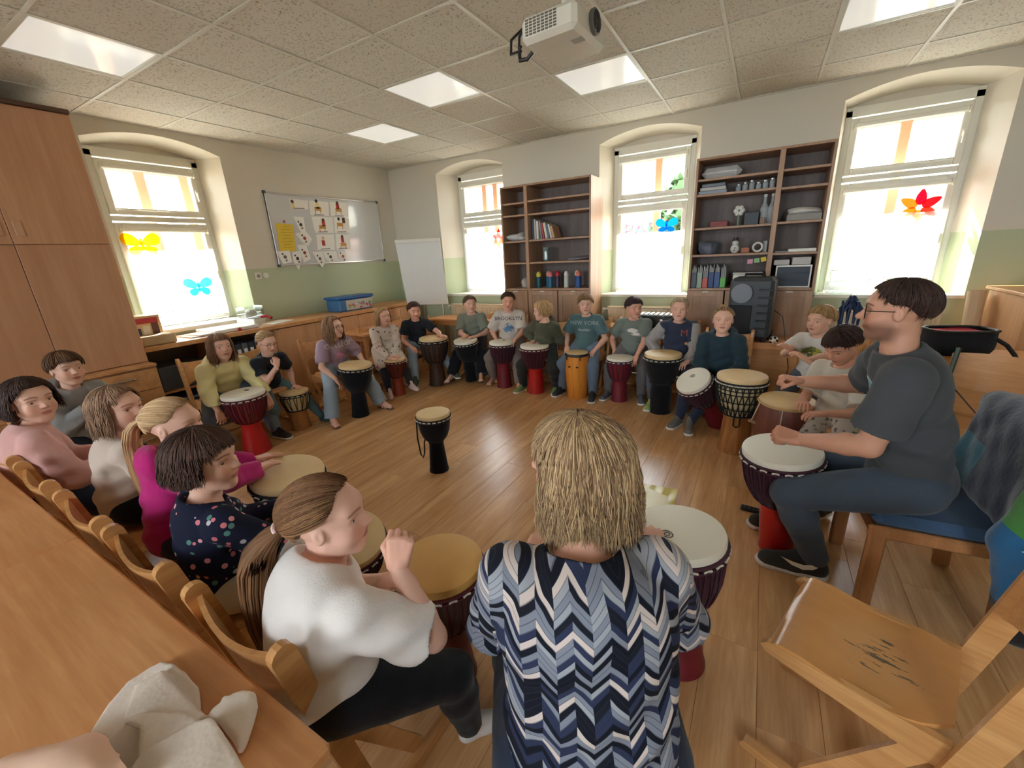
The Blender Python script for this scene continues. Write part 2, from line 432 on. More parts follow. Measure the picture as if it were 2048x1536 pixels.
M_TILE = tile_mat(); M_BAR = plain('ceiling_grid_bar', (206, 204, 192), 0.45, var=.03)
def panel_mat():
    m, nt, b = _new('lamp_diffuser'); co = objco(nt)
    b.inputs['Base Color'].default_value = (*lin((225, 224, 214)), 1); b.inputs['Roughness'].default_value = .12
    n = noise_n(nt, 2.4, 2, co)
    nt.links.new(mix_rgb(nt, n, (0.92, .94, .98), (1, .97, .86)), b.inputs['Emission Color']); b.inputs['Emission Strength'].default_value = 0.085
    return m
M_PANEL = panel_mat()
ceiling = MB().add([(0, YS, CEIL+.03), (XR, YS, CEIL+.03), (XR, .4, CEIL+.03), (0, .4, CEIL+.03)], [(3, 2, 1, 0)]).obj('ceiling', plain('ceiling_void', (120, 118, 110), .9)); tag(ceiling, kind='structure')
LAMPS = {(1, -1): 'recessed ceiling lamp panel nearest the tall wooden cabinet', (3, 2): 'brightest recessed ceiling lamp panel left of the projector', (1, 3): 'small far recessed ceiling lamp panel towards the room corner',
         (5, 3): 'recessed ceiling lamp panel just below the projector', (8, 3): 'recessed ceiling lamp panel near the rightmost window', (5, -1): 'added unseen ceiling lamp panel behind the viewer for fill light', (8, -1): 'added unseen ceiling lamp panel at the rear right for fill light'}  # the last two panels are out of frame, added as fill light
tmesh = MB().box((0, 0, 0), (T-.012, T-.012, .016), .003).mesh('ceiling_tile'); tmesh.materials.append(M_TILE)
tile_cache = {}
for k in range(-1, 13):
    for j in range(-6, 6):
        x0, x1 = max(KX0+k*T, .0), min(KX0+(k+1)*T, XR); y0, y1 = max(JY0+j*T, YS), min(JY0+(j+1)*T, 0.0)
        if x1-x0 < .03 or y1-y0 < .03: continue
        if (k, j) in LAMPS:
            e = empty('ceiling_lamp', ((x0+x1)/2, (y0+y1)/2, CEIL), label=LAMPS[(k, j)], cat='ceiling lamp', group='recessed ceiling lamps')
            f = MB(); w = .02
            f.bx(x0+.006, x1-.006, y0+.006, y0+.006+w, CEIL-.004, CEIL+.012); f.bx(x0+.006, x1-.006, y1-.006-w, y1-.006, CEIL-.004, CEIL+.012)
            f.bx(x0+.006, x0+.006+w, y0+.026, y1-.026, CEIL-.004, CEIL+.012); f.bx(x1-.006-w, x1-.006, y0+.026, y1-.026, CEIL-.004, CEIL+.012)
            f.obj('frame', M_BAR, e); MB().bx(x0+.026, x1-.026, y0+.026, y1-.026, CEIL+.002, CEIL+.006).obj('diffuser', M_PANEL, e)
            continue
        full = abs(x1-x0-T) < 1e-6 and abs(y1-y0-T) < 1e-6
        key = (round(x1-x0, 4), round(y1-y0, 4))
        if key not in tile_cache:
            me = MB().box((0, 0, 0), (x1-x0-.012, y1-y0-.012, .016), .003).mesh('ceiling_tile'); me.materials.append(M_TILE); tile_cache[key] = me
        o = link('ceiling_tile', tile_cache[key], None, ceiling); o.location = ((x0+x1)/2, (y0+y1)/2, CEIL+.008)
for k in range(0, 13):
    x = KX0+k*T; MB().bx(x-.011, x+.011, YS, 0, CEIL-.006, CEIL+.001).obj('grid_bar', M_BAR, ceiling)
for j in range(-5, 6):
    y = JY0+j*T; MB().bx(0, XR, y-.011, y+.011, CEIL-.0055, CEIL+.0015).obj('grid_bar', M_BAR, ceiling)
tr = MB(); tr.bx(0, XR, -.022, 0, CEIL-.008, CEIL+.0); tr.bx(0, .022, YS, 0, CEIL-.008, CEIL+.0); tag(tr.obj('trim_5', M_BAR), kind='structure')

# ---- floor: long laminate planks along the left wall direction
M_FLOOR = wood('floor_laminate', (218, 172, 122), (188, 136, 86), axis=1, scale=3.2, rough=.27, rand=.14, bump=.03)
floor = MB().add([(-.0, YS, -.006), (XR, YS, -.006), (XR, 0, -.006), (0, 0, -.006)], [(0, 1, 2, 3)]).obj('floor', plain('floor_joint', (140, 104, 70), .7)); tag(floor, kind='structure')
PW, PL = 0.193, 1.285
pm = MB().box((0, 0, 0), (PW-.0012, PL-.0012, .006), .0008).mesh('plank'); pm.materials.append(M_FLOOR)
cache = {}
rng = random.Random(3)
for i in range(int(XR/PW)+1):
    x0 = i*PW; x1 = min(x0+PW, XR)
    if x1-x0 < .02: continue
    y = YS-rng.random()*PL
    while y < 0:
        y0, y1 = max(y, YS), min(y+PL, 0); y += PL
        if y1-y0 < .03: continue
        if abs(y1-y0-PL) < 1e-6 and abs(x1-x0-PW) < 1e-6: me = pm
        else: me = MB().box((0, 0, 0), (x1-x0-.0012, y1-y0-.0012, .006), .0008).mesh('plank'); me.materials.append(M_FLOOR)
        o = link('plank', me, None, floor); o.location = ((x0+x1)/2, (y0+y1)/2, -.003)

# ---- outside: street ground, the house across the street, a tree
tag(MB().add([(-40, .9, -3.2), (45, .9, -3.2), (45, 60, -3.2), (-40, 60, -3.2)], [(0, 1, 2, 3)]).obj('street_ground', plain('street_asphalt', (150, 148, 142), .9)), 'grey street outside below the windows', 'street', kind='structure')
tag(MB().add([(-60, -40, -3.2), (-.9, -40, -3.2), (-.9, 60, -3.2), (-60, 60, -3.2)], [(0, 1, 2, 3)]).obj('yard_ground', plain('yard_paving', (168, 160, 146), .9)), 'paved yard outside the left window', 'yard', kind='structure')
hb = empty('house', (5, 14, -3.2), label='cream house with a red band across the street behind the windows', cat='building')
MB().bx(-9, 19, 14, 15, -3.2, 6.5).obj('wall', plain('house_render', (236, 226, 204), .9), hb)
MB().bx(-2.2, 19, 13.9, 14, 1.95, 2.75).obj('sign_band', plain('house_red_band', (206, 62, 48), .6), hb)
for i in range(7):
    x = -7.5+i*3.6
    w_ = MB(); w_.bx(x, x+1.5, 13.93, 14, -.3, 1.5, .02).obj('window', plain('house_window', (70, 84, 100), .2), hb)
txt = bpy.data.curves.new('sign_text', 'FONT'); txt.body = 'SPARKASSE'; txt.size = .85; txt.extrude = .02
to = bpy.data.objects.new('sign_text', txt); COL.objects.link(to); dg = bpy.context.evaluated_depsgraph_get()
tme = bpy.data.meshes.new_from_object(to.evaluated_get(dg)); bpy.data.objects.remove(to)
tme.transform(Matrix.Translation((-.6, 13.87, 2.0)) @ Matrix.Rotation(PI/2, 4, 'X')); link('sign_lettering', tme, plain('sign_blue', (40, 70, 160), .5), hb, True)

tag(MB().add([(-.9, -40, -3.2), (45, -40, -3.2), (45, YS-.6, -3.2), (-.9, YS-.6, -3.2)], [(0, 1, 2, 3)]).obj('garden_ground', plain('yard_paving', (168, 160, 146), .9)), 'paved garden ground behind the viewer', 'yard', kind='structure')
tr_ = empty('tree', (2.9, 11.5, -3.2), label='dark green tree seen through the middle window', cat='tree')
MB().cyl((2.9, 11.5, -3.2), (2.9, 11.5, 1.0), .16, 10, .10).obj('trunk', plain('bark', (70, 54, 42), .9), tr_)
rt_ = np.random.RandomState(5); lf = MB()
for i in range(900):
    d = rt_.randn(3); d /= np.linalg.norm(d); c = np.array([2.6, 11.5, 2.0])+d*np.array([1.0, .9, 1.9])*rt_.rand()**.4; a = rt_.randn(3)*.13; b_ = rt_.randn(3)*.13
    lf.add([c-a, c-b_, c+a, c+b_], [(0, 1, 2, 3)])
o_ = lf.obj('foliage', plain('leaf_green', (56, 78, 40), .8), tr_); tag(o_, kind='stuff')
# ================================================================ FURNITURE
def PP(u, v, p0, n):
    d = ray(u, v); n = np.array(n, float); return CAM + d*(((np.array(p0)-CAM)@n)/(d@n))
M_BEECH = wood('beech_chair', (216, 164, 106), (190, 134, 80), axis=1, scale=5.0, rough=.30, rand=.12)
M_BEECHX = wood('beech_veneer_x', (212, 160, 108), (190, 136, 86), axis=0, scale=3.0, rough=.34, rand=.06, contrast=.2)
M_BEECHZ = wood('beech_veneer_z', (206, 158, 114), (188, 138, 94), axis=2, scale=2.2, rough=.42, rand=.07)
M_CAB = wood('cabinet_veneer', (198, 150, 114), (182, 130, 94), axis=2, scale=1.6, rough=.45, rand=.05)
M_TABLE = wood('table_veneer', (214, 156, 102), (192, 130, 80), axis=0, scale=3.2, rough=.34, rand=.05, ring=1.3)
M_SHELF = wood('shelf_veneer', (178, 142, 112), (154, 118, 90), axis=2, scale=2.5, rough=.45, rand=.05)
M_SHELFB = wood('shelf_back', (128, 112, 104), (108, 94, 86), axis=2, scale=2.5, rough=.6)
M_STEEL = plain('chromed_steel', (190, 190, 188), .25, 1.0, var=.02)
M_BLACK = plain('black_plastic', (26, 27, 30), .42, var=.1)
M_WHITEP = plain('white_plastic', (226, 224, 214), .4, var=.03)
M_PAPER = plain('white_paper', (236, 234, 226), .8, var=.03)
M_DGREY = plain('dark_grey_plastic', (58, 62, 66), .5, var=.1)

# ---- tall cabinet on the left
tc = empty('tall_cabinet', (.31, -5.2, 0), label='tall beech cupboard wall with plain doors and drawers by the left window', cat='cabinet')
CX, CY1, CY0 = .615, -3.85, -6.55
MB().bx(.024, CX-.02, CY0, CY1, .80, 2.76).obj('body', M_CAB, tc)
MB().bx(.024, .735, CY0, CY1, .05, .80).obj('base_body', M_CAB, tc)
MB().bx(.024, .76, CY0, CY1+.004, .80, .825, .004).obj('ledge', M_BEECHX, tc)
MB().bx(.024, CX+.012, CY0, CY1+.004, 2.745, 2.775, .003).obj('cornice', plain('cabinet_dark_edge', (90, 62, 44), .5), tc)
zseam = float(PX(120, 489, CX)[2]); yseam = float(PX(28, 489, CX)[1])
ys = [CY1, yseam, yseam-.5, yseam-1.0, CY0]
zs = [.83, zseam, 2.74]
for a in range(4):
    for b in range(2):
        y1, y0 = ys[a]-.002, ys[a+1]+.002
        d = MB().bx(CX-.02, CX, y0, y1, zs[b]+.002, zs[b+1]-.002, .0015).obj('door', M_CAB, tc)
        if b == 1:
            yh = y1-.05 if a % 2 else y0+.05
            fr = MB(); fr.bx(CX, CX+.006, yh-.022, yh+.022, zs[b]+.06, zs[b]+.16, .002); fr.obj('handle', plain('pale_handle', (196, 150, 116), .4), d)
for r in range(4):
    z1 = .785-r*.18; z0 = z1-.176
    for a in range(2):
        y1 = CY1-.004-a*.9; y0 = y1-.89
        d = MB().bx(.735, .755, y0, y1, z0, z1, .003).obj('drawer', M_BEECHX, tc)
        MB().bar((.772, y1-.16, z1-.06), (.772, y1-.34, z1-.06), .012, .012, bev=.003).obj('handle', M_STEEL, d)

# ---- long worktop and the units below it along the left wall
MB_w = MB().bx(.024, .56, -3.845, -.24, .895, .94, .006)
tag(MB_w.obj('worktop', M_BEECHX), 'long beech worktop along the green left wall', 'worktop')
def shelf_unit(name, y0, y1, label, nshelf, open_front):
    e = empty(name, (.27, (y0+y1)/2, 0), label=label, cat='cabinet', group='units below the long worktop')
    for y in (y0, y1-.02): MB().bx(.024, .52, y, y+.02, .05, .893).obj('side_panel', M_BEECHX, e)
    MB().bx(.024, .034, y0+.02, y1-.02, .05, .893).obj('back_panel', M_SHELFB, e)
    MB().bx(.024, .50, y0, y1, .0, .05).obj('plinth', M_SHELFB, e)
    MB().bx(.034, .51, y0+.02, y1-.02, .05, .07).obj('bottom', M_BEECHX, e)
    for i in range(nshelf): z = .07+(i+1)*.8/(nshelf+1); MB().bx(.034, .50, y0+.02, y1-.02, z, z+.018).obj('shelf', M_BEECHX, e)
    if not open_front:
        n = open_front_doors
        for i in range(n):
            a = y0+(y1-y0)*i/n; b = y0+(y1-y0)*(i+1)/n
            d = MB().bx(.52, .538, a+.002, b-.002, .07, .885, .002).obj('door', M_BEECHZ, e); MB().bx(.538, .55, b-.05, b-.035, .62, .74, .003).obj('handle', M_STEEL, d)
    return e
open_front_doors = 1
shelf_unit('open_shelf_unit', -3.84, -3.22, 'open beech shelf unit beside the tall cupboard holding a dark box', 1, True)
shelf_unit('open_shelf_unit', -3.22, -2.62, 'open beech shelf unit filled with ring binders below the worktop', 1, True)
open_front_doors = 1
shelf_unit('low_cupboard', -2.62, -1.85, 'low beech cupboard with a wide plain door below the whiteboard', 0, False)
open_front_doors = 2
shelf_unit('low_cupboard', -1.85, -1.05, 'low beech cupboard with two doors below the blue lidded tub', 0, False)
open_front_doors = 2
shelf_unit('low_cupboard', -1.05, -.26, 'low beech cupboard nearest the room corner behind the flip chart', 0, False)
cr = empty('storage_crate', (.3, -3.53, .07), label='dark blue storage crate in the open shelf by the cupboard', cat='crate')
MB().bx(.08, .49, -3.80, -3.28, .072, .36, .02).obj('body', plain('crate_blue', (48, 60, 74), .5), cr); MB().bx(.07, .495, -3.81, -3.27, .36, .39, .01).obj('lid', plain('crate_lid', (92, 104, 116), .5), cr)
MB().bx(.49, .496, -3.58, -3.50, .24, .30, .002).obj('clasp', M_WHITEP, cr)
tag(MB().bx(.08, .47, -3.76, -3.36, .49, .72, .01).obj('cardboard_box', plain('grey_box', (84, 88, 92), .7)), 'dark grey box on the upper shelf beside the cupboard', 'box')
bc = [(44, 52, 66), (70, 74, 82), (52, 58, 70), (92, 94, 96), (40, 46, 58)]
for i in range(8):
    y = -3.18+i*.067
    e = empty('ring_binder', (.3, y+.03, .49), label='%s ring binder from the left on the shelf below the worktop' % ['first', 'second', 'third', 'fourth', 'fifth', 'sixth', 'seventh', 'last'][i], cat='binder', group='ring binders under the worktop')
    MB().bx(.17, .47, y, y+.060, .489, .80, .004).obj('cover', plain('binder_%d' % (i % 5), bc[i % 5], .6), e)
    MB().bx(.468, .472, y+.012, y+.048, .60, .74).obj('spine_label', M_PAPER, e)

# ---- things on the worktop
def box_thing(name, x0, x1, y0, y1, z0, z1, mat, label, cat, bev=.004, group=None):
    return tag(MB().bx(x0, x1, y0, y1, z0, z1, bev).obj(name, mat), label, cat, group)
pb = empty('packing_carton', (.25, -3.62, .94), label='printed carton with pictures standing on the worktop by the cupboard', cat='carton')
MB().bx(.14, .34, -3.83, -3.58, .941, 1.20, .002).obj('body', plain('carton_cream', (214, 190, 150), .6), pb)
MB().bx(.341, .3425, -3.82, -3.60, 1.13, 1.18).obj('red_band', plain('carton_red', (176, 60, 70), .6), pb)
for i, c in enumerate([(70, 80, 100), (230, 228, 220), (90, 60, 60)]): MB().bx(.341, .3425, -3.80+i*.07, -3.745+i*.07, 1.0, 1.09+.02*i).obj('picture', plain('carton_pic%d' % i, c, .6), pb)
box_thing('woven_basket', .36, .54, -3.83, -3.56, .941, 1.03, plain('basket_weave', (198, 172, 132), .8, bump=.8, bscale=60), 'low woven basket at the worktop edge by the cupboard', 'basket', .012)
for i, (x0, y0, dx, dy, z, a) in enumerate([(.16, -3.42, .30, .42, .942, .0), (.20, -3.36, .26, .34, .952, .12), (.24, -2.62, .21, .30, .942, .25)]):
    m = MB().box((x0+dx/2, y0+dy/2, z+.004), (dx, dy, .008), .001, rotm(rz=a))
    tag(m.obj('paper_stack', M_PAPER), ['wide stack of white sheets on the worktop below the left window', 'top pile of white sheets lying slightly turned on the worktop', 'loose white sheets on the worktop right of the paper cutter'][i], 'papers')
pc = empty('paper_cutter', (.3, -2.95, .94), label='white paper cutter with a red handle on the worktop', cat='paper cutter')
MB().bx(.10, .50, -3.22, -2.76, .942, .978, .006).obj('base', M_WHITEP, pc); MB().bx(.12, .48, -2.80, -2.775, .978, 1.03, .005).obj('guide_rail', M_WHITEP, pc)
MB().bar((.16, -2.79, 1.0), (.50, -2.70, 1.06), .02, .03, bev=.005).obj('blade_arm', plain('blade_grey', (150, 152, 154), .3, .6), pc)
MB().tube([(.48, -2.71, 1.05), (.53, -2.68, 1.055), (.585, -2.66, 1.03)], .017, 10).obj('handle', plain('handle_red', (150, 24, 38), .35), pc)
MB().lathe([(.018, 0), (.02, .006), (.012, .012)], 16, (.505, -2.98, .955), (1, 0, 0)).obj('knob', plain('knob_red', (170, 40, 40), .4), pc)
cb = empty('clear_tray', (.12, -2.62, .94), label='clear plastic tray with white tissue at the window corner', cat='tray')
t_ = MB()
for a in ((.03, .22, -2.74, -2.735), (.03, .22, -2.535, -2.53), (.03, .035, -2.735, -2.535), (.215, .22, -2.735, -2.535)): t_.bx(*a, 1.012, 1.15)
t_.obj('side_wall', M_GLASS, cb); MB().bx(.03, .22, -2.74, -2.53, .941, 1.012).obj('bottom', M_WHITEP, cb)
MB().sphere((.12, -2.63, 1.06), (.06, .07, .06), 12, 8).obj('tissue', M_PAPER, cb)
# tub with blue lid and toys
e = empty('storage_tub', (.30, -1.05, .94), label='clear tub with a blue lid full of colourful toys on the worktop', cat='tub')
ty0, ty1 = float(PX(682, 612, .46)[1]), float(PX(748, 607, .46)[1])
MB().bx(.16, .44, ty0, ty1, .942, 1.10, .012).obj('body', plain('tub_blue', (60, 110, 160), .35), e)
MB().bx(.14, .46, ty0-.02, ty1+.02, 1.10, 1.135, .012).obj('lid', plain('lid_blue', (40, 96, 168), .35), e)
MB().bx(.441, .444, ty0+.10, ty1-.015, .955, 1.085).obj('window', plain('tub_clear', (196, 190, 180), .25), e)
for i in range(22):
    c = random.choice([(206, 66, 110), (230, 190, 70), (90, 150, 200), (220, 214, 205), (120, 170, 90), (190, 60, 60)])
    y = random.uniform(ty0+.12, ty1-.04); z = random.uniform(.97, 1.07)
    MB().box((.4455, y, z), (.004, random.uniform(.02, .045), random.uniform(.012, .03)), .001, rotm(rx=random.uniform(-1, 1))).obj('toy', plain('toy_%d' % (i % 6), c, .4), e)
# outlet on the green wall
o_ = PX(516, 552, 0)
e = empty('wall_outlet', (0.0, o_[1], o_[2]), label='white wall socket on the green wall below the whiteboard', cat='socket')
MB().bx(.0, .012, o_[1]-.04, o_[1]+.04, o_[2]-.04, o_[2]+.04, .005).obj('plate', M_WHITEP, e); MB().lathe([(.02, 0), (.02, .004), (.0, .004)], 20, (.012, o_[1], o_[2]), (1, 0, 0)).obj('socket', plain('socket_hole', (150, 146, 136), .5), e)
tag(MB().lathe([(.0, .012), (.030, .012), (.036, .004), (.036, 0)], 24, (0, o_[1]+.095, o_[2]), (1, 0, 0)).obj('blank_cover', M_WHITEP), 'round white blank cover on the wall beside the socket', 'cover')

# ---- whiteboard with sheets
wb = empty('whiteboard', (.02, -1.22, 2.0), label='large white magnetic board with an aluminium frame on the left wall', cat='whiteboard')
y0, y1, z0, z1 = -2.10, -.34, 1.575, 2.435
MB().bx(.004, .018, y0, y1, z0, z1).obj('panel', plain('board_enamel', (206, 208, 208), .12, var=.02), wb)
M_ALU = plain('aluminium', (196, 196, 192), .3, .8, var=.03)
for q in ((y0, y1, z1-.018, z1), (y0, y1, z0, z0+.018)): MB().bx(.0, .026, *q, .003).obj('frame_bar', M_ALU, wb)
for q in ((y0, y0+.018, z0+.018, z1-.018), (y1-.018, y1, z0+.018, z1-.018)): MB().bx(.0, .026, *q, .003).obj('frame_bar', M_ALU, wb)
for yy in (y0, y1):
    for zz in (z0, z1): MB().bx(.0, .030, yy-.012 if yy == y0 else yy-.022, yy+.022 if yy == y0 else yy+.012, zz-.012 if zz == z0 else zz-.022, zz+.022 if zz == z0 else zz+.012, .004).obj('corner_cap', M_DGREY, wb)
def B(u, v): p = PX(u, v, .022); return p[1], p[2]
def poly_on_board(pts, x=.021, t=.0012):
    m = MB(); P = [(x, *B(u, v)) for u, v in pts]; n = len(P); Q = [(x+t, p[1], p[2]) for p in P]
    m.add(P+Q, [tuple(range(n)), tuple(range(n, 2*n))[::-1]]+[(i, (i+1) % n, n+(i+1) % n, n+i) for i in range(n)]); return m
def disc_on_board(u, v, r, col, parent, x=.0226, name='printed_shape'):
    y, z = B(u, v); MB().lathe([(r, 0), (r, .0004)], 12, (x, y, z), (1, 0, 0)).obj(name, plain('print_%d_%d_%d' % col, col, .7), parent)
def rect_on_board(u, v, w, h, col, parent, x=.0226, a=0.0, name='printed_shape'):
    y, z = B(u, v); MB().box((x, y, z), (.0006, w, h), 0, rotm(rx=a)).obj(name, plain('print_%d_%d_%d' % col, col, .7), parent)
RED, TAN, SKN, BRN, BLK, CRM = (182, 52, 44), (200, 146, 76), (222, 176, 146), (84, 52, 40), (40, 38, 44), (226, 212, 150)
cards = [([(578, 397), (616, 401), (617, 419), (582, 417)], 'top left picture card with a standing figure on the whiteboard', [(584, 403, BRN), (586, 412, CRM)]),
         ([(617, 401), (657, 404), (658, 432), (621, 430)], 'top middle picture card of a drummer on the whiteboard', [(632, 402, BLK), (635, 412, CRM), (636, 418, TAN)]),
         ([(659, 403), (695, 406), (697, 434), (662, 432)], 'top right picture card of a red drummer on the whiteboard', [(674, 406, BRN), (675, 413, RED), (677, 420, TAN)]),
         ([(622, 433), (665, 434), (668, 466), (630, 466)], 'middle left picture card of two drummers on the whiteboard', [(646, 440, BRN), (647, 447, RED), (645, 454, TAN)]),
         ([(667, 434), (697, 436), (701, 466), (670, 466)], 'middle right picture card of a seated pair on the whiteboard', [(677, 438, BLK), (687, 441, BRN), (680, 449, TAN)]),
         ([(632, 469), (668, 469), (670, 500), (635, 500)], 'bottom left picture card of a red figure on the whiteboard', [(646, 476, SKN), (647, 486, RED)]),
         ([(671, 468), (699, 469), (702, 498), (673, 499)], 'bottom right picture card of a red drummer on the whiteboard', [(684, 473, BRN), (685, 480, RED), (687, 489, TAN)])]
for pts, lab, figs in cards:
    e = poly_on_board(pts).obj('picture_card', M_PAPER); tag(e, lab, 'picture card', 'picture cards on the whiteboard')
    for i, (u, v, c) in enumerate(figs):
        if c == TAN:
            rect_on_board(u, v, .10, .045, c, e); [rect_on_board(u+d, v+6, .012, .04, c, e) for d in (-5, 5)]
        elif i == 0: disc_on_board(u, v, .022, c, e); 
        else: rect_on_board(u, v, .05, .07, c, e)
    uu = sum(p[0] for p in pts)/4; vv = max(p[1] for p in pts)-2.2
    rect_on_board(uu, vv, .15, .010, (120, 118, 118), e, a=.03, name='caption_line')
ye = poly_on_board([(551, 446), (586, 449), (592, 503), (560, 503)], .0218).obj('yellow_sheet', plain('yellow_paper', (222, 190, 58), .7, var=.03)); tag(ye, 'yellow song sheet pinned at the left of the whiteboard', 'sheet')
for i in range(8): rect_on_board(572+i*.6, 453+i*6, .09+.03*(i % 3), .005, (170, 140, 40), ye, x=.0236, a=.05, name='text_line')
disc_on_board(568, 443, .016, (170, 60, 50), ye, x=.024, name='magnet')
fans = [([(586, 433), (607, 434), (612, 468), (600, 463)], 'paper fan drawing below the top cards on the whiteboard'), ([(590, 467), (611, 462), (624, 478), (617, 492), (603, 484)], 'paper fan with a dark drum drawing beside the yellow sheet'),
        ([(552, 503), (578, 501), (584, 524), (566, 528)], 'leftmost paper fan with a red mark at the whiteboard bottom'), ([(585, 504), (602, 501), (603, 518), (598, 540), (586, 522)], 'pointed paper fan hanging below the whiteboard edge'),
        ([(594, 490), (612, 489), (622, 518), (608, 525)], 'paper fan right of the yellow sheet bottom'), ([(624, 504), (645, 503), (650, 522), (645, 536), (634, 522)], 'paper fan overhanging the middle of the whiteboard edge'),
        ([(646, 503), (672, 502), (676, 522), (660, 525), (650, 516)], 'wide paper fan with a dark drum at the whiteboard bottom'), ([(676, 506), (690, 501), (694, 515), (688, 523), (680, 518)], 'rightmost small paper fan at the whiteboard bottom')]
for i, (pts, lab) in enumerate(fans):
    e = poly_on_board(pts, .0225+.0012*(i % 3)).obj('paper_fan', M_PAPER); tag(e, lab, 'paper fan', 'paper fans on the whiteboard')
    u = sum(p[0] for p in pts)/len(pts); v = sum(p[1] for p in pts)/len(pts)
    disc_on_board(u, v, .022, [(60, 58, 62), (150, 60, 50), (110, 96, 90)][i % 3], e, x=.0265); disc_on_board(u-5, v-6, .012, (70, 66, 66), e, x=.0265); rect_on_board(u+3, v+7, .03, .02, (130, 120, 110), e, x=.0265, a=.6)

# ---- flip chart
p0 = np.array([.95, -.42, 0]); nn = np.array([.62, -.785, 0])
c_ = [PP(790, 484, p0, nn), PP(880, 479, p0, nn), PP(897, 608, p0, nn), PP(815, 610, p0, nn)]
fc = empty('flip_chart', (*((c_[2]+c_[3])/2)[:2], 0), label='white flip chart board on a stand in the room corner', cat='flip chart')
m = MB(); bk = [p-nn*.02 for p in c_]; m.add(list(c_)+bk, [(3, 2, 1, 0), (4, 5, 6, 7), (0, 1, 5, 4), (1, 2, 6, 5), (2, 3, 7, 6), (3, 0, 4, 7)]); m.obj('board', plain('flip_board', (214, 216, 212), .3, var=.02), fc)
MB().bar(c_[0]+nn*.012, c_[1]+nn*.012, .03, .05, bev=.004).obj('clamp_bar', M_WHITEP, fc)
mid = (c_[2]+c_[3])/2
for a, b in ((c_[3]*.8+c_[2]*.2, -.05), (c_[2]*.85+c_[3]*.15, .05)):
    MB().tube([a-nn*.03, (a[0], a[1]+.02, 0.01)], .012, 8).obj('leg', M_ALU, fc)
bl_ = (c_[0]+c_[1])/2-nn*.03; MB().tube([bl_, (bl_[0]-.25, bl_[1]+.22, .01)], .012, 8).obj('leg', M_ALU, fc)

# ---- tall bookshelves
def bookcase(name, x0, x1, xd, zl, zr, zb, label):
    yf = -.42; z1 = 2.375; e = empty(name, ((x0+x1)/2, -.21, 0), label=label, cat='bookcase', group='tall bookcases on the window wall')
    for xa in (x0, x1-.022): MB().bx(xa, xa+.022, yf, -.004, 0, z1, .002).obj('side_panel', M_SHELF, e)
    MB().bx(xd-.022, xd+.022, yf, -.015, .06, z1-.022, .002).obj('divider', M_SHELF, e)
    MB().bx(x0+.022, x1-.022, yf, -.004, z1-.022, z1, .002).obj('top_panel', M_SHELF, e)
    MB().bx(x0+.022, x1-.022, -.014, -.004, .06, z1-.022).obj('back_panel', M_SHELFB, e)
    MB().bx(x0+.022, x1-.022, yf+.03, -.015, 0, .06).obj('plinth', M_SHELFB, e)
    for zz, xa, xb in [(z, x0+.022, xd-.022) for z in zl]+[(z, xd+.022, x1-.022) for z in zr]:
        MB().bx(xa, xb, yf+.012, -.015, zz-.022, zz, .002).obj('shelf', M_SHELF, e)
    MB().bx(x0+.022, x1-.022, yf+.004, -.015, zb-.024, zb, .002).obj('shelf', M_SHELF, e)
    def door(a, b):
        d = MB().bx(a+.003, b-.003, yf-.018, yf, .07, zb-.026, .003).obj('door', M_SHELF, e)
        fr = MB()
        for q in ((a+.003, a+.06, .07, zb-.026), (b-.06, b-.003, .07, zb-.026), (a+.06, b-.06, zb-.086, zb-.026), (a+.06, b-.06, .07, .13)): fr.bx(q[0], q[1], yf-.024, yf-.018, q[2], q[3], .002)
        fr.obj('door_frame', M_SHELF, d); MB().bx((a+b)/2-.03, (a+b)/2+.03, yf-.038, yf-.024, zb-.04, zb-.03, .003).obj('handle', M_WHITEP, d)
    w = [(x0, xd), (xd, (xd+x1)/2), ((xd+x1)/2, x1)] if xd-x0 < x1-xd else [(x0, (x0+xd)/2), ((x0+xd)/2, xd), (xd, x1)]
    for a, b in w: door(a+.004, b-.004)
    return e
z_at = lambda u, v: float(PY(u, v, -.41)[2])
s1l = [z_at(1023, v) for v in (406, 430.6, 482.6, 525.8)]; s1r = [z_at(1110, v) for v in (394, 421.7, 476, 522.4)]; s1b = z_at(1110, 576.5)
s2l = [z_at(1474, v) for v in (350, 382, 451, 506.7)]; s2r = [z_at(1616.8, v) for v in (332, 369, 439.5, 503)]; s2b = z_at(1474, 576)
bookcase('bookcase', 2.285, 3.49, 2.645, s1l, s1r, s1b, 'half empty beech bookcase between the corner window and middle window')
bookcase('bookcase', 4.58, 5.70, 5.305, s2l, s2r, s2b, 'full dark looking beech bookcase between the middle and right windows')
# books leaning on the third shelf of the first bookcase
bcol = [(60, 90, 130), (196, 186, 170), (210, 206, 196), (150, 150, 150), (176, 70, 60), (206, 200, 184), (90, 110, 140), (214, 208, 196), (190, 150, 110)]
bx_ = 2.69
for i in range(9):
    h = .24-.012*i+.01*(i % 2); w = .018+.012*((i*7) % 3)/2; a = .03+.03*i if i > 2 else .02
    z0 = s1r[2]+.002; m = MB().box((bx_+w/2+math.sin(a)*h/2, -.25, z0+h/2*math.cos(a)+w/2*math.sin(a)), (w, .20, h), .002, rotm(ry=-a)); bx_ += w*1.05+.006
    words = ['blue', 'cream', 'white', 'grey', 'red', 'ivory', 'slate', 'pale', 'tan'][i]
    tag(m.obj('book', plain('book_cover_%d' % i, bcol[i], .5)), '%s picture book, number %s from the left in the leaning row' % (words, ['one', 'two', 'three', 'four', 'five', 'six', 'seven', 'eight', 'nine'][i]), 'book', 'leaning books in the first bookcase')
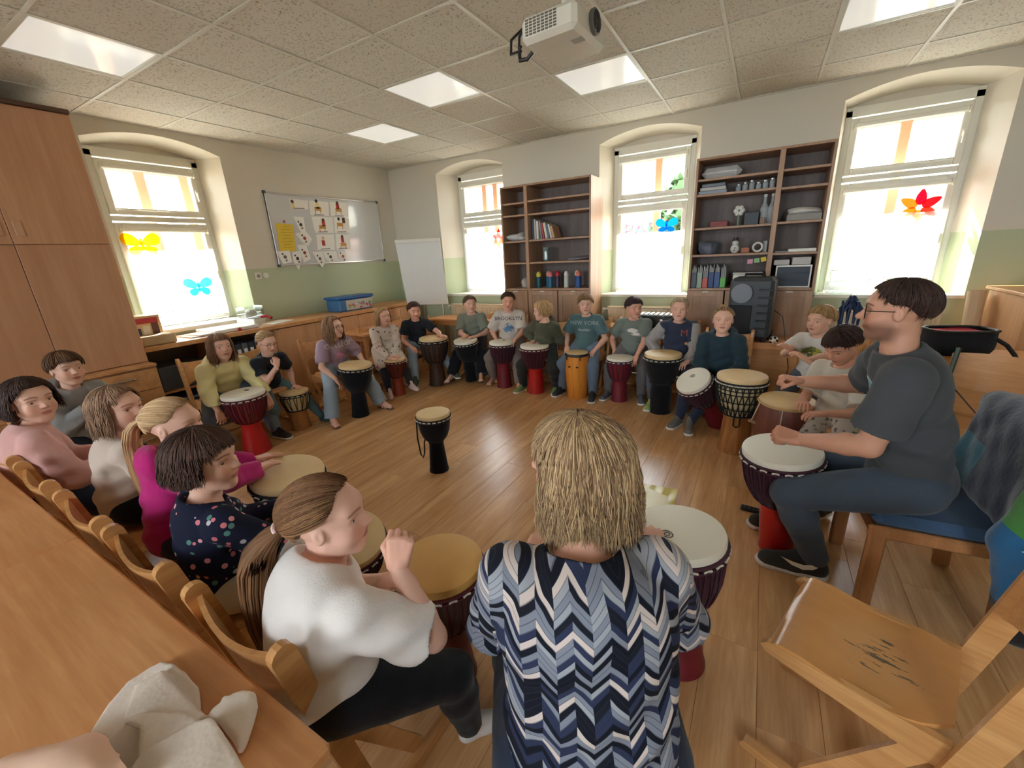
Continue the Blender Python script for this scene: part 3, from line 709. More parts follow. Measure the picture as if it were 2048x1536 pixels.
def crumple(name, c, r, mat, label, cat, seed=0):
    rng2 = np.random.RandomState(seed); m = MB().sphere((0, 0, 0), (1, 1, 1), 20, 12); V = np.array(m.v)
    for _ in range(5):
        k = rng2.randn(3)*2.4; V *= (1+.09*np.sin(V@k+rng2.rand()*6))[:, None]
    V[:, 2] = np.maximum(V[:, 2], -.75); V = V*np.array(r)+np.array(c)+np.array([0, 0, .75*r[2]]); m.v = [tuple(p) for p in V]
    return tag(m.obj(name, mat, smooth=True), label, cat)
M_BAG = plain('clear_bag', (190, 190, 188), .25)
crumple('plastic_bag', (2.46, -.25, s1l[2]+.001), (.13, .12, .055), M_BAG, 'crumpled clear plastic bag on the narrow side of the first bookcase', 'bag', 3)
crumple('cloth_bundle', (2.54, -.28, s1b+.001), (.07, .10, .07), fabric('pale_cloth', (186, 176, 166)), 'pale cloth bundle above the first bookcase doors', 'cloth', 4)
gl = empty('glass_vase', (2.83, -.25, s1r[3]), label='tilted glass vase on the fourth shelf of the first bookcase', cat='vase')
MB().lathe([(.03, 0), (.042, .02), (.036, .12), (.05, .17), (.046, .17), (.032, .12), (.036, .02), (0, .01)], 20, (2.83, -.25, s1r[3]+.002), None).obj('bowl', plain('green_glass', (120, 140, 136), .08), gl)
crumple('paper_pile', (3.28, -.24, s1r[3]+.001), (.16, .13, .025), plain('lilac_paper', (150, 142, 150), .8), 'flat crumpled paper pile on the fourth shelf of the first bookcase', 'papers', 8)
caps = [(96, 120, 110), (224, 206, 80), (226, 160, 140), (222, 120, 120), (206, 44, 60), (222, 222, 214), (236, 226, 180), (214, 110, 96)]
bods = [(40, 84, 84), (30, 90, 96), (40, 104, 140), (36, 96, 130), (70, 60, 80), (196, 200, 190), (30, 90, 150), (40, 80, 140)]
names = ['grey green', 'yellow', 'peach', 'pink', 'red', 'white', 'ivory', 'salmon']
for i, u in enumerate((1069, 1078, 1092, 1101, 1110, 1133, 1150, 1157)):
    x = float(PY(u, 570, -.30)[0]); y = -.30 if i % 2 else -.22; r = .034 if i != 5 else .03
    e = empty('paint_bottle', (x, y, s1b), label='paint bottle with a %s cap in the row above the first bookcase doors' % names[i], cat='bottle', group='paint bottles in the first bookcase')
    MB().lathe([(r, 0), (r, .12), (r*.9, .135)], 18, (x, y, s1b+.001)).obj('body', plain('paint_label_%d' % i, bods[i], .4), e)
    MB().lathe([(r*.9, .136), (r*.96, .14), (r*.92, .175), (r*.5, .20), (0, .20)], 18, (x, y, s1b+.001)).obj('cap', plain('paint_cap_%d' % i, caps[i], .4), e)

# ---- contents of the second bookcase
tag(MB().box((4.80, -.22, s2l[0]+.055), (.36, .24, .10), .045, rotm(ry=.0)).obj('cloth_roll', fabric('white_felt', (208, 208, 204))), 'rolled white cloth on the top shelf of the second bookcase', 'cloth')
for i in range(3): box_thing('folder_pile', 4.61+.015*i, 4.87-.01*i, -.38, -.08, s2l[1]+.002+.032*i, s2l[1]+.032+.032*i, plain('pile_%d' % i, [(150, 160, 170), (190, 188, 182), (120, 128, 138)][i], .6), ['bottom', 'middle', 'topmost'][i]+' grey folder pile on the second shelf of the dark bookcase', 'folders')
M_JAR = plain('jar_glass', (176, 182, 182), .06)
for i in range(6):
    x = 4.96+i*.058; hj = .075+.012*(i % 3)
    e = empty('glass_jar', (x, -.22, s2l[1]), label='glass jar %s in the jar row of the dark bookcase' % ['first', 'second', 'third', 'fourth', 'fifth', 'last'][i], cat='jar', group='glass jars in the second bookcase')
    MB().lathe([(.022, 0), (.025, .006), (.025, hj*.75), (.018, hj*.85)], 16, (x, -.22, s2l[1]+.001)).obj('body', M_JAR, e); MB().lathe([(.021, hj*.86), (.021, hj), (0, hj)], 16, (x, -.22, s2l[1]+.001)).obj('lid', M_ALU, e)
for i, u in enumerate((1526, 1541)):
    x = float(PY(u, 440, -.22)[0])
    e = empty('glass_bottle', (x, -.22, s2l[2]), label='%s tall clear glass bottle on the third shelf of the dark bookcase' % ['left', 'right'][i], cat='bottle', group='tall glass bottles')
    MB().lathe([(.034, 0), (.036, .01), (.036, .15), (.014, .20), (.013, .25)], 18, (x, -.22, s2l[2]+.001)).obj('body', M_JAR, e); MB().lathe([(.015, .25), (.015, .275), (0, .275)], 14, (x, -.22, s2l[2]+.001)).obj('stopper', M_WHITEP, e)
# plant figure, boxes, plush on the middle shelves
e = empty('flower_figure', (4.99, -.25, s2l[2]), label='small green stemmed white flower ornament in the dark bookcase', cat='ornament')
MB().cyl((4.99, -.25, s2l[2]), (4.99, -.25, s2l[2]+.12), .012, 10).obj('stem', plain('stem_green', (110, 140, 110), .5), e)
m = MB(); [m.sphere((4.99+.03*math.cos(k*1.05), -.25, s2l[2]+.145+.03*math.sin(k*1.05)), .024, 10, 7) for k in range(6)]; m.obj('petal_head', M_WHITEP, e)
box_thing('dark_case', 5.04, 5.17, -.30, -.12, s2l[2]+.001, s2l[2]+.12, M_BLACK, 'black case beside the flower ornament in the dark bookcase', 'case')
box_thing('red_box', 4.74, 4.90, -.34, -.14, s2l[2]+.001, s2l[2]+.055, plain('dusty_red', (140, 70, 66), .6), 'low dusty red box on the third shelf of the dark bookcase', 'box')
box_thing('pencil_box', 5.18, 5.225, -.34, -.16, s2l[2]+.001, s2l[2]+.06, plain('brown_box', (140, 112, 90), .6), 'small brown box beside the glass bottles', 'box')
e = empty('plush_snowman', (4.99, -.30, s2l[3]), label='white plush snowman with a dark hat on the fourth shelf', cat='plush toy')
MB().sphere((4.99, -.32, s2l[3]+.045), (.042, .04, .046), 16, 10).obj('body', fabric('plush_white', (214, 212, 204)), e); MB().sphere((4.99, -.32, s2l[3]+.10), (.030, .03, .03), 14, 9).obj('head', fabric('plush_white', (214, 212, 204)), e)
MB().lathe([(.034, 0), (.034, .006), (.022, .008), (.022, .03), (0, .03)], 14, (4.99, -.32, s2l[3]+.122)).obj('hat', M_BLACK, e)
for k in range(2): MB().sphere((4.985+.006*k, -.362, s2l[3]+.03+.022*k), .006, 8, 6).obj('button', M_BLACK, e)
crumple('grey_satchel', (4.74, -.25, s2l[3]+.001), (.11, .13, .075), fabric('slate_cloth', (104, 108, 120)), 'slate grey cloth bag on the fourth shelf of the dark bookcase', 'bag', 11)
box_thing('terracotta_box', 5.045, 5.12, -.33, -.2, s2l[3]+.001, s2l[3]+.05, plain('terracotta', (170, 110, 84), .7), 'small terracotta coloured box right of the plush snowman', 'box')
MBt = MB().ring((5.19, -.30, s2l[3]+.05), .040, .010, 24, 8, (0, 1, 0)); tag(MBt.obj('tape_roll', M_WHITEP), 'white tape roll standing on the fourth shelf of the dark bookcase', 'tape')
for i in range(2):
    x = 5.245+.026*i; tag(MB().lathe([(.011, 0), (.012, .10), (.010, .105), (0, .105)], 12, (x-.01*i, -.26-.05*i, s2l[3]+.001)).obj('tumbler', M_JAR), '%s narrow glass tumbler on the fourth shelf' % ['left', 'right'][i], 'tumbler')
hc = [((88, 92, 104), 'grey'), ((150, 170, 150), 'pale green'), ((196, 92, 78), 'red'), ((50, 70, 120), 'navy blue'), ((60, 84, 132), 'blue'), ((104, 176, 88), 'bright green')]
x = 4.605
for i, (c, nme) in enumerate(hc):
    w = .05; e = empty('magazine_holder', (x+w/2, -.25, s2b), label='%s magazine holder with papers above the dark bookcase doors' % nme, cat='magazine holder', group='magazine holders')
    MB().bx(x, x+w, -.38, -.12, s2b+.001, s2b+(.10 if i in (2, 5) else .16), .002).obj('case', plain('holder_%d' % i, c, .5), e)
    m = MB()
    for k in range(5): m.bx(x+.005+k*.009, x+.010+k*.009, -.37, -.13, s2b+.005, s2b+.20+.012*((k*3+i) % 4))
    m.obj('papers', plain('edge_papers', (186, 186, 184), .8), e); x += w+.006
for i, (c, nme) in enumerate([((226, 160, 176), 'pink'), ((150, 196, 140), 'green'), ((232, 200, 70), 'yellow')]):
    p = PY(1500+i*13.5, 523-i*2.2, -.40); tag(MB().box(p, (.046, .003, .042), 0, rotm(ry=-.1*i)).obj('sticky_note', plain('note_%s' % nme, c, .7)), '%s sticky note on the shelf edge above the loudspeaker' % nme, 'sticky note', 'sticky notes')
e = empty('slide_box', (5.13, -.27, s2b), label='white box behind the loudspeaker in the dark bookcase', cat='box'); MB().bx(5.0, 5.26, -.36, -.14, s2b+.001, s2b+.13, .006).obj('body', M_WHITEP, e); MB().bx(4.995, 5.265, -.365, -.135, s2b+.13, s2b+.15, .004).obj('lid', plain('box_lid', (190, 188, 182), .5), e)
crumple('paper_heap', (5.55, -.26, s2r[2]+.06), (.13, .13, .035), M_PAPER, 'crumpled white paper heap on the right column of the dark bookcase', 'papers', 21)
box_thing('paper_ream', 5.40, 5.67, -.39, -.10, s2r[2]+.001, s2r[2]+.06, plain('ream_grey', (150, 146, 140), .7), 'grey paper stack under the crumpled heap in the dark bookcase', 'papers')
box_thing('thin_folder', 5.45, 5.67, -.39, -.10, s2r[3]+.001, s2r[3]+.03, M_PAPER, 'thin white folder on the right column of the dark bookcase', 'folder')
box_thing('flat_sheets', 5.34, 5.52, -.36, -.10, s2r[3]+.001, s2r[3]+.012, plain('sheet_grey', (170, 170, 170), .8), 'flat grey sheets beside the thin white folder', 'papers')
e = empty('drawer_box', (5.51, -.25, s2b), label='dark drawer box with a pale frame above the right bookcase door', cat='drawer box')
MB().bx(5.37, 5.66, -.38, -.08, s2b+.001, s2b+.21, .003).obj('body', plain('drawer_dark', (58, 66, 78), .5), e)
fr = MB()
for q in ((5.37, 5.66, s2b+.195, s2b+.21), (5.37, 5.66, s2b+.001, s2b+.013), (5.37, 5.382, s2b+.013, s2b+.195), (5.648, 5.66, s2b+.013, s2b+.195)): fr.bx(q[0], q[1], -.384, -.38, q[2], q[3])
fr.obj('front_frame', M_PAPER, e)
for k in range(3): MB().bx(5.385, 5.645, -.383, -.38, s2b+.02+k*.058, s2b+.07+k*.058, .002).obj('drawer', plain('drawer_front', (50, 60, 74), .5), e)
for i in range(2): box_thing('white_carton', 5.345+.15*i, 5.475+.17*i, -.36, -.12, s2b+.212, s2b+.262+.02*i, plain('carton_white', (204, 200, 192), .7), ['left', 'right'][i]+' white carton on top of the dark drawer box', 'carton')
# ---- lace curtains and window pictures
def curtain(place, a0, a1, z1, label, wav=.012):
    n, m_ = 46, 14; V = []; F = []
    for j in range(m_+1):
        for i in range(n+1):
            t = i/n; s = j/m_; a = a0+(a1-a0)*t; bot = 1.06+.018*abs(math.sin(t*PI*9))
            V.append(place(a, DEP-.075+wav*math.sin(t*38+s)*.6, bot+(z1-bot)*s+(.006*math.sin(t*14) if j == m_ else 0)))
    for j in range(m_):
        for i in range(n): q = j*(n+1)+i; F.append((q, q+1, q+n+2, q+n+1))
    o = MB().add(V, F).obj('lace_curtain', M_LACE, smooth=True); tag(o, label, 'curtain', 'white half curtains')
    md = fabric('lace_motif', (150, 150, 160))
    for i in range(6):
        a = a0+(a1-a0)*(.12+.15*i); z = 1.13+.03*(i % 2)
        p = np.array(place(a, DEP-.094, z)); d = np.array(place(a+1, DEP-.094, z))-p
        mm = MB()
        for k in range(5):
            ang = k*2*PI/5; mm.sphere(p+d*.014*math.cos(ang)+np.array([0, 0, .014*math.sin(ang)]), .007, 8, 6)
        mm.obj('stitched_motif', md, o)
curtain(pl_left, -3.46, -2.66, 1.80, 'white lace half curtain in the left wall window')
curtain(pl_back, 1.16, 2.0, 1.90, 'white lace half curtain in the window by the flip chart')
curtain(pl_back, 3.58, 4.41, 1.74, 'white lace half curtain in the middle window')
curtain(pl_back, 5.86, 6.68, 1.76, 'white lace half curtain in the rightmost window')
def petals_thing(name, place, a, z, parts, label, cat):
    """flat coloured paper glued to the pane: parts = (da, dz, length, width, angle, colour)"""
    e = empty(name, place(a, DEP-.06, z), label=label, cat=cat)
    for i, (da, dz, L, w, ang, c) in enumerate(parts):
        pts = []; n = 16
        for k in range(n):
            t = 2*PI*k/n; x = L/2*math.cos(t); y = w/2*math.sin(t)*(1-.35*math.cos(t)); pts.append((da+x*math.cos(ang)-y*math.sin(ang), dz+x*math.sin(ang)+y*math.cos(ang)))
        P = [place(a+x, DEP-.052-.0006*i, z+y) for x, y in pts]; Q = [place(a+x, DEP-.0525-.0006*i, z+y) for x, y in pts]
        MB().add(P+Q, [tuple(range(n)), tuple(range(n, 2*n))[::-1]]+[(k, (k+1) % n, n+(k+1) % n, n+k) for k in range(n)]).obj('petal' if cat == 'paper flower' else 'wing', sheer_c(c), e)
SHC = {}
def sheer_c(c):
    if c not in SHC: SHC[c] = sheer_mat('tissue_paper_%d_%d_%d' % c, c, .02, .75)
    return SHC[c]
def flower(r, cols): return [(r*.62*math.cos(k*PI/3+.5), r*.62*math.sin(k*PI/3+.5), r*.95, r*.5, k*PI/3+.5, cols[k % len(cols)]) for k in range(6)]
p = PY(1838, 415, DEP-.05); petals_thing('paper_flower', pl_back, p[0], p[2], flower(.15, [(226, 40, 50), (220, 30, 60), (238, 120, 50), (240, 120, 40), (240, 130, 50), (230, 70, 50)]), 'red and orange paper flower on the rightmost window', 'paper flower')
p = PY(998, 478, DEP-.05); petals_thing('paper_flower', pl_back, p[0], p[2], flower(.13, [(236, 90, 40), (226, 40, 40), (226, 40, 40), (240, 130, 40), (244, 170, 60), (240, 140, 40)]), 'red paper flower half behind the first bookcase', 'paper flower')
bf = lambda s, c, c2: [(-.055*s, .03*s, .12*s, .075*s, -.45, c), (.055*s, .03*s, .12*s, .075*s, .45+PI, c), (-.04*s, -.035*s, .085*s, .06*s, .5, c2), (.04*s, -.035*s, .085*s, .06*s, PI-.5, c2), (0, 0, .02*s, .10*s, 0, c2)]
p = PY(1333, 452, DEP-.05); petals_thing('paper_butterfly', pl_back, p[0], p[2], bf(1.15, (30, 140, 200), (20, 110, 180)), 'blue paper butterfly on the middle window', 'paper butterfly')
p = PX(284, 490, -DEP+.05); petals_thing('paper_butterfly', pl_left, p[1], p[2], bf(1.5, (244, 206, 30), (240, 180, 20)), 'yellow paper butterfly on the left wall window', 'paper butterfly')
p = PX(398, 574, -DEP+.11); petals_thing('paper_butterfly', lambda a, d, z: (-(d-.06), a, z), p[1], p[2], bf(1.3, (110, 200, 220), (90, 190, 220)), 'pale blue paper butterfly at the bottom of the left wall window', 'paper butterfly')

# ---- radiators under the windows
M_RAD = plain('radiator_enamel', (214, 200, 170), .35, var=.03)
for x0, x1, lab in ((1.12, 2.10, 'cream ribbed radiator under the window by the flip chart'), (3.62, 4.46, 'cream ribbed radiator under the middle window'), (5.86, 6.70, 'cream ribbed radiator under the rightmost window')):
    e = empty('radiator', ((x0+x1)/2, -.09, .25), label=lab, cat='radiator', group='radiators under the windows')
    MB().bx(x0, x1, -.135, -.05, .25, .86, .004).obj('body', M_RAD, e); MB().bx(x0-.01, x1+.01, -.15, -.04, .86, .885, .008).obj('top_grille', M_RAD, e)
    n = int((x1-x0)/.045); rb = MB()
    for i in range(n): rb.bx(x0+.012+i*.045, x0+.036+i*.045, -.147, -.135, .28, .84, .005)
    rb.obj('ribs', M_RAD, e)
    MB().tube([(x0-.0, -.10, .845), (x0-.06, -.10, .845), (x0-.085, -.10, .80), (x0-.10, -.06, .78)], .011, 8).obj('valve_pipe', M_WHITEP, e); MB().sphere((x0-.06, -.12, .845), .022, 10, 8).obj('valve_knob', M_WHITEP, e)
    for xx in (x0+.1, x1-.1): MB().bx(xx-.012, xx+.012, -.10, -.08, 0, .25).obj('foot', M_RAD, e)

# ---- tables
def table(loc, rz, L, D, H, label, mat=None, panel=False, group='school tables'):
    e = empty('school_table', loc, rz, label, 'table', group)
    mat = mat or M_TABLE
    def o(nm, m, mt): return link(nm, m.mesh(nm), mt, e)
    o('tabletop', MB().box((0, 0, H-.014), (L, D, .028), .006), mat)
    for x in (-L/2+.06, L/2-.06):
        for y in (-D/2+.06, D/2-.06): o('leg', MB().box((x, y, (H-.03)/2), (.05, .05, H-.03), .006), M_BEECHZ)
    for y in (-D/2+.06, D/2-.06): o('apron', MB().box((0, y, H-.065), (L-.17, .02, .07), .003), M_BEECHX)
    for x in (-L/2+.06, L/2-.06): o('apron', MB().box((x, 0, H-.065), (.02, D-.17, .07), .003), M_BEECHX)
    if panel: o('modesty_panel', MB().box((0, -D/2+.03, .46), (L-.12, .018, .46), .003), M_BEECHX)
    return e
TZ = .745
tx1 = float(PZ(662, 1487, TZ)[0]); txj = float(PZ(175, 1066, TZ)[0]); tyf = float(PZ(662, 1487, TZ)[1])
Lt = tx1-txj
table(((tx1+txj)/2, tyf-.325, 0), 0, Lt-.002, .65, TZ, 'near school table with the cream garment lying on it')
table((txj-Lt/2, tyf-.325, 0), 0, Lt-.002, .65, TZ, 'school table joined end to end behind the near one')
table((.88, -1.30, 0), PI/2-.02, 1.2, .55, .72, 'school table behind the girl in the spotted dress')
p = PZ(940, 632, .72); table((1.62, -.40, 0), 0, 1.2, .42, .72, 'school table behind the boy in the grey shirt')
p = PZ(1500, 668, .70); table((p[0]-.05, -.735, 0), .0, 1.0, .55, .66, 'low table carrying the black loudspeaker', panel=True)
p = PZ(1890, 712, .74); table((6.60, -1.30, 0), .02, .95, .52, .74, 'table by the right window carrying the open black bag', panel=True)
table((4.0, -.40, 0), 0, .9, .34, .70, 'narrow table below the middle window behind the boys')

# ---- school chairs
def seat_profile():
    pts = []
    for i in range(15):
        t = i/14; y = .205-.37*t
        if t < .18: a = t/.18*PI/2; y = .165+.04*math.cos(a); z = .40+.038*math.sin(a)
        else: z = .438-.016*math.sin((t-.18)/.82*PI)
        pts.append((y, z))
    return pts
nrm2 = lambda v: v/np.linalg.norm(v)
def make_chair():
    e = empty('wooden_chair', (0, 0, 0), cat='chair', group='school chairs')
    def o(nm, m, par=None, sm=False): return link(nm, m.mesh(nm, sm), M_BEECH, par or e)
    W2 = .19
    # plywood seat with waterfall front
    pr = seat_profile(); V = []; F = []; nx = 9
    for k, (y, z) in enumerate(pr):
        t = k/(len(pr)-1); hw = W2-.014 if t < .72 else (W2-.014)*(1-.30*((t-.72)/.28)**2)
        for i in range(nx):
            s = -1+2*i/(nx-1); V.append((hw*s, y, z-.010*(1-s*s)*math.sin(PI*min(1, max(0, t-.1)/.9))))
    nV = len(V); V += [(x, y+(.0 if z > .42 else -.010), z-.013) for x, y, z in V]
    for k in range(len(pr)-1):
        for i in range(nx-1):
            a = k*nx+i; F.append((a, a+1, a+nx+1, a+nx)); F.append((nV+a, nV+a+nx, nV+a+nx+1, nV+a+1))
    rim = [i for i in range(nx)]+[k*nx+nx-1 for k in range(1, len(pr))]+[(len(pr)-1)*nx+i for i in range(nx-2, -1, -1)]+[k*nx for k in range(len(pr)-2, 0, -1)]
    for a, b in zip(rim, rim[1:]+rim[:1]): F.append((b, a, nV+a, nV+b))
    o('seat', MB().add(V, F), sm=True)
    for sx in (-1, 1):
        xx = sx*W2
        def side(poly, off=0.0, th=.012): return MB().prism(poly, xx-sx*off-th, xx-sx*off+th, (np.array([[0, 0, 1.0], [1.0, 0, 0], [0, 1.0, 0]]), np.zeros(3)))
        # runner with round ends
        rp = [(.21+.016*math.cos(a), .017+.016*math.sin(a)) for a in np.linspace(-PI/2, PI/2, 7)]+[(-.24+.016*math.cos(a), .017+.016*math.sin(a)) for a in np.linspace(PI/2, 3*PI/2, 7)]
        o('runner', side(rp, 0, .0145))
        # one straight board from the runner past the seat up to the backrest
        a0 = np.array([-.12, .03]); a1 = np.array([-.262, .785]); d = (a1-a0)/np.linalg.norm(a1-a0); n = np.array([-d[1], d[0]]); w = .027
        bp = [a0+n*w, a0-n*w]+[a1+w*(d*math.cos(t)-n*math.sin(t)) for t in np.linspace(PI/2, -PI/2, 8)]
        o('post', side([tuple(p) for p in bp]))
        l0 = np.array([.06, .03]); l1_ = np.array([-.13, .37]); dl = nrm2(l1_-l0); nl = np.array([-dl[1], dl[0]]); o('leg', side([tuple(q) for q in (l0+nl*.024, l0-nl*.024, l1_-nl*.024, l1_+nl*.024)], .0245, .0095))
        rl = [(.205+.018*math.cos(a), .405+.018*math.sin(a)) for a in np.linspace(PI/2, 3*PI/2-PI, 4)]+[(.20, .388), (-.13, .335), (-.16, .345), (-.165, .425), (.19, .423)]
        o('seat_rail', side([(.205, .423), (.222, .405), (.205, .388), (-.11, .345), (-.155, .345), (-.165, .423)][::-1], .0225, .0102))
    # curved backrest panel between the posts
    V = []; F = []; nx, nz = 11, 6
    for th in (0, .012):
        for j in range(nz):
            for i in range(nx):
                s = -1+2*i/(nx-1); lo = .565+.03*(1-s*s)*1.6-.01; hi = .775-.022*(1-s*s)
                z = lo+(hi-lo)*j/(nz-1); yb = -.12+(z-.03)*(-.142/.755); V.append((W2*.94*s, yb-.004-.034*(1-s*s)-th+.012, z))
    h = nx*nz
    for j in range(nz-1):
        for i in range(nx-1): a = j*nx+i; F.append((a, a+1, a+nx+1, a+nx)); F.append((h+a, h+a+nx, h+a+nx+1, h+a+1))
    rim = list(range(nx))+[j*nx+nx-1 for j in range(1, nz)]+[(nz-1)*nx+i for i in range(nx-2, -1, -1)]+[j*nx for j in range(nz-2, 0, -1)]
    for a, b in zip(rim, rim[1:]+rim[:1]): F.append((b, a, h+a, h+b))
    o('backrest', MB().add(V, F), sm=True)
    o('crossbar', MB().box((0, -.06, .36), (2*W2-.07, .022, .05), .004)); o('crossbar', MB().box((0, -.215, .02), (2*W2-.024, .022, .022), .004))
    return e
CHAIR = make_chair(); chair_used = [False]
def place_chair(x, y, rz, label, sc=1.0):
    c = CHAIR if not chair_used[0] else copy_tree(CHAIR)
    chair_used[0] = True; c.location = (float(x), float(y), 0); c.rotation_euler = (0, 0, rz); c.scale = (sc, sc, sc); c['label'] = label; return c
# foreground chair on the right: seat front corners and back corners read from the floor plan
place_chair(5.645, -4.03, math.atan2(.31, .10)+.0, 'empty wooden school chair with a worn seat in the right foreground', 1.04)
chairrow = [(4.26, 'wooden chair of the girl in the white T-shirt'), (3.715, 'wooden chair of the girl in the cherry top'), (3.235, 'wooden chair of the girl in the magenta hoodie'), (2.69, 'wooden chair of the girl with the beige top'), (2.18, 'wooden chair of the girl in the pink top')]
for x, lab in chairrow: place_chair(x, -4.735, 0, lab)

# ---- worn patch on the foreground seat (flaked varnish)
# ---- loudspeaker on the low table
lp = PZ(1500, 652, .66)
sx, sy = float(lp[0]), -.72
e = empty('loudspeaker', (sx, sy, .66), -.12, 'big black portable loudspeaker standing on the low table', 'loudspeaker')
def so(nm, m, mt, par=None, sm=False): return link(nm, m.mesh(nm, sm), mt, par or e)
so('cabinet', MB().box((0, 0, .315), (.36, .30, .56), .03), M_DGREY)
so('front_grille', MB().box((-.07, -.152, .20), (.19, .012, .30), .006), plain('speaker_mesh', (30, 33, 38), .6, bump=.8, bscale=400))
so('horn', MB().lathe([(.02, 0), (.05, .03), (.085, .05), (.088, .056), (.08, .056)], 24, (-.07, -.122, .46), (0, -1, 0)), plain('horn_grey', (110, 114, 122), .4))
for k in range(6): so('rib', MB().box((.12, -.150, .14+k*.07), (.11, .012, .018), .004), M_BLACK)
so('handle', MB().tube([(-.08, 0, .59), (-.08, 0, .62), (.08, 0, .62), (.08, 0, .59)], .012, 8), M_BLACK)
for x_ in (-.14, .14): so('wheel', MB().lathe([(.045, -.02), (.045, .02)], 18, (x_*1.2, .10, .045), (1, 0, 0)), M_BLACK)
for x_ in (-.14, .14): so('foot', MB().cyl((x_, -.10, 0), (x_, -.10, .036), .02, 10), M_BLACK)
ball = empty('toy_football', (sx+.21, sy-.16, .66), label='small black and white toy football beside the loudspeaker', cat='ball')
MB().sphere((sx+.21, sy-.16, .70), .036, 16, 10).obj('body', M_WHITEP, ball)
for k in range(5): a = k*1.26; MB().sphere((sx+.21+.026*math.cos(a), sy-.16-.02, .70+.026*math.sin(a)), .013, 8, 6).obj('patch', M_BLACK, ball)
# cable from the speaker
tag(MB().tube([(sx+.19, sy, .95), (sx+.26, sy-.05, .90), (sx+.30, sy-.06, .72), (sx+.34, sy-.35, .5), (sx+.32, sy-.40, .2), (sx+.36, sy-.40, .01)], .004, 6).obj('speaker_cable', M_BLACK), 'thin black cable hanging beside the loudspeaker', 'cable')
# accordion-like case on the narrow table
ac = PZ(1345, 622, .74); e = empty('keyboard_case', (4.26, -.42, .70), label='black case with pale folded sides behind the boy in the college jacket', cat='case')
MB().box((4.28, -.42, .77), (.46, .24, .13), .012).obj('body', M_BLACK, e)
for k in range(7): MB().box((4.115+k*.055, -.42, .842), (.045, .20, .016), .004).obj('fold', plain('fold_grey', (182, 184, 184), .5), e)
# crates on the right sill
e = empty('clear_crate', (5.95, .12, SILL), label='stacked clear plastic boxes on the right window sill', cat='crate')
M_CLR = sheer_mat('milky_plastic', (226, 230, 228), .35, .5)
MB().bx(5.84, 6.08, .0, .22, SILL+.03, SILL+.15, .015).obj('lower_box', M_CLR, e); MB().bx(5.86, 6.06, .02, .20, SILL+.152, SILL+.26, .015).obj('upper_box', M_CLR, e); MB().bx(5.85, 6.07, .01, .21, SILL+.26, SILL+.275, .004).obj('lid', M_CLR, e)
e = empty('planter_box', (6.47, .1, SILL), label='grey green planter box on the right window sill', cat='planter'); MB().bx(6.30, 6.62, .02, .20, SILL+.03, SILL+.16, .008).obj('box', plain('planter_green', (150, 160, 132), .6), e)
m = MB(); [m.sphere((6.33+.05*k, .11, SILL+.165), (.03, .04, .02), 8, 6) for k in range(6)]; m.obj('filling', M_PAPER, e)
# cable bundle standing on the desk behind the boys
cbp = PZ(1690, 640, .80); e = empty('cable_bundle', (5.93, -.88, .0), label='upright dark blue cable bundle behind the boys on the right', cat='cables')
for k in range(9):
    a = k*.7; m = MB().tube([(5.93+.05*math.cos(a), -.88+.05*math.sin(a), .0), (5.93+.055*math.cos(a), -.88+.055*math.sin(a), .7), (5.93+.07*math.cos(a+.4), -.88+.05*math.sin(a), 1.0+.02*(k % 4)), (5.93+.02*math.cos(a), -.88, 1.06+.02*(k % 3)), (5.93-.06*math.cos(a), -.88-.05*math.sin(a), .98)], .010, 6); m.obj('cable', plain('cable_navy', (36, 52, 84), .5), e)
MB().cyl((5.93, -.88, 0), (5.93, -.88, .86), .075, 16).obj('tub', plain('tub_navy', (44, 60, 92), .5), e)

# ---- open black bag with red lining on the right table
bp_ = np.array([6.50, -1.24, .742])
e = empty('instrument_bag', bp_, .25, 'open black bag with a red lining on the table by the right window', 'bag')
def so2(nm, m, mt, sm=False): return link(nm, m.mesh(nm, sm), mt, e)
m = MB(); n = 20; V = []; F = []
for j in range(5):
    for i in range(n):
        a = 2*PI*i/n; c, s = math.cos(a), math.sin(a); r = (abs(c)**4+abs(s)**4)**-.25; g = [.88, 1, 1.02, 1, 1][j]
        V.append((.18*r*c*g, .12*r*s*g, .17*j/4))
for j in range(4):
    for i in range(n): F.append((j*n+i, j*n+(i+1) % n, (j+1)*n+(i+1) % n, (j+1)*n+i))
F.append(tuple(range(n))[::-1]); so2('shell', MB().add(V, F), fabric('bag_black', (30, 33, 38)), True)
so2('rim', MB().tube([(x*1.0, y*1.0, .17) for x, y, z in V[-n:]], .010, 6, True), M_BLACK)
so2('lining', MB().add([(x*.97, y*.97, .158+.012*math.sin(5*x/.2)) for x, y, z in V[-n:]], [tuple(range(n))]), fabric('lining_red', (190, 40, 50)))
so2('strap', MB().tube([(.16, -.08, .12), (.21, -.11, .08), (.25, -.13, .02), (.28, -.15, -.05), (.26, -.17, -.10)], .014, 6), M_BLACK)

# ---- cupboard at the right edge, with rolled papers leaning
rb = PZ(1962, 800, 0)
e = empty('corner_cupboard', (7.05, -.55, 0), label='sunlit beech cupboard at the right edge of the room', cat='cabinet')
MB().bx(6.90, 7.75, -.95, -.30, .0, 1.10, .004).obj('body', M_BEECHZ, e); MB().bx(6.88, 7.77, -.97, -.28, 1.10, 1.125, .004).obj('top', M_BEECHX, e)
for k in range(2):
    d = MB().bx(6.905+.42*k, 7.32+.42*k, -.968, -.95, .05, 1.09, .003).obj('door', M_BEECHZ, e); MB().bx(7.27+.10*k, 7.295+.10*k, -.985, -.968, .80, .95, .006).obj('handle', M_DGREY, d)
tag(MB().cyl((6.80, -.62, 0), (6.81, -.36, 1.09), .055, 20).obj('paper_roll', plain('roll_paper', (206, 176, 140), .7)), 'tall rolled paper leaning beside the sunlit cupboard', 'roll')
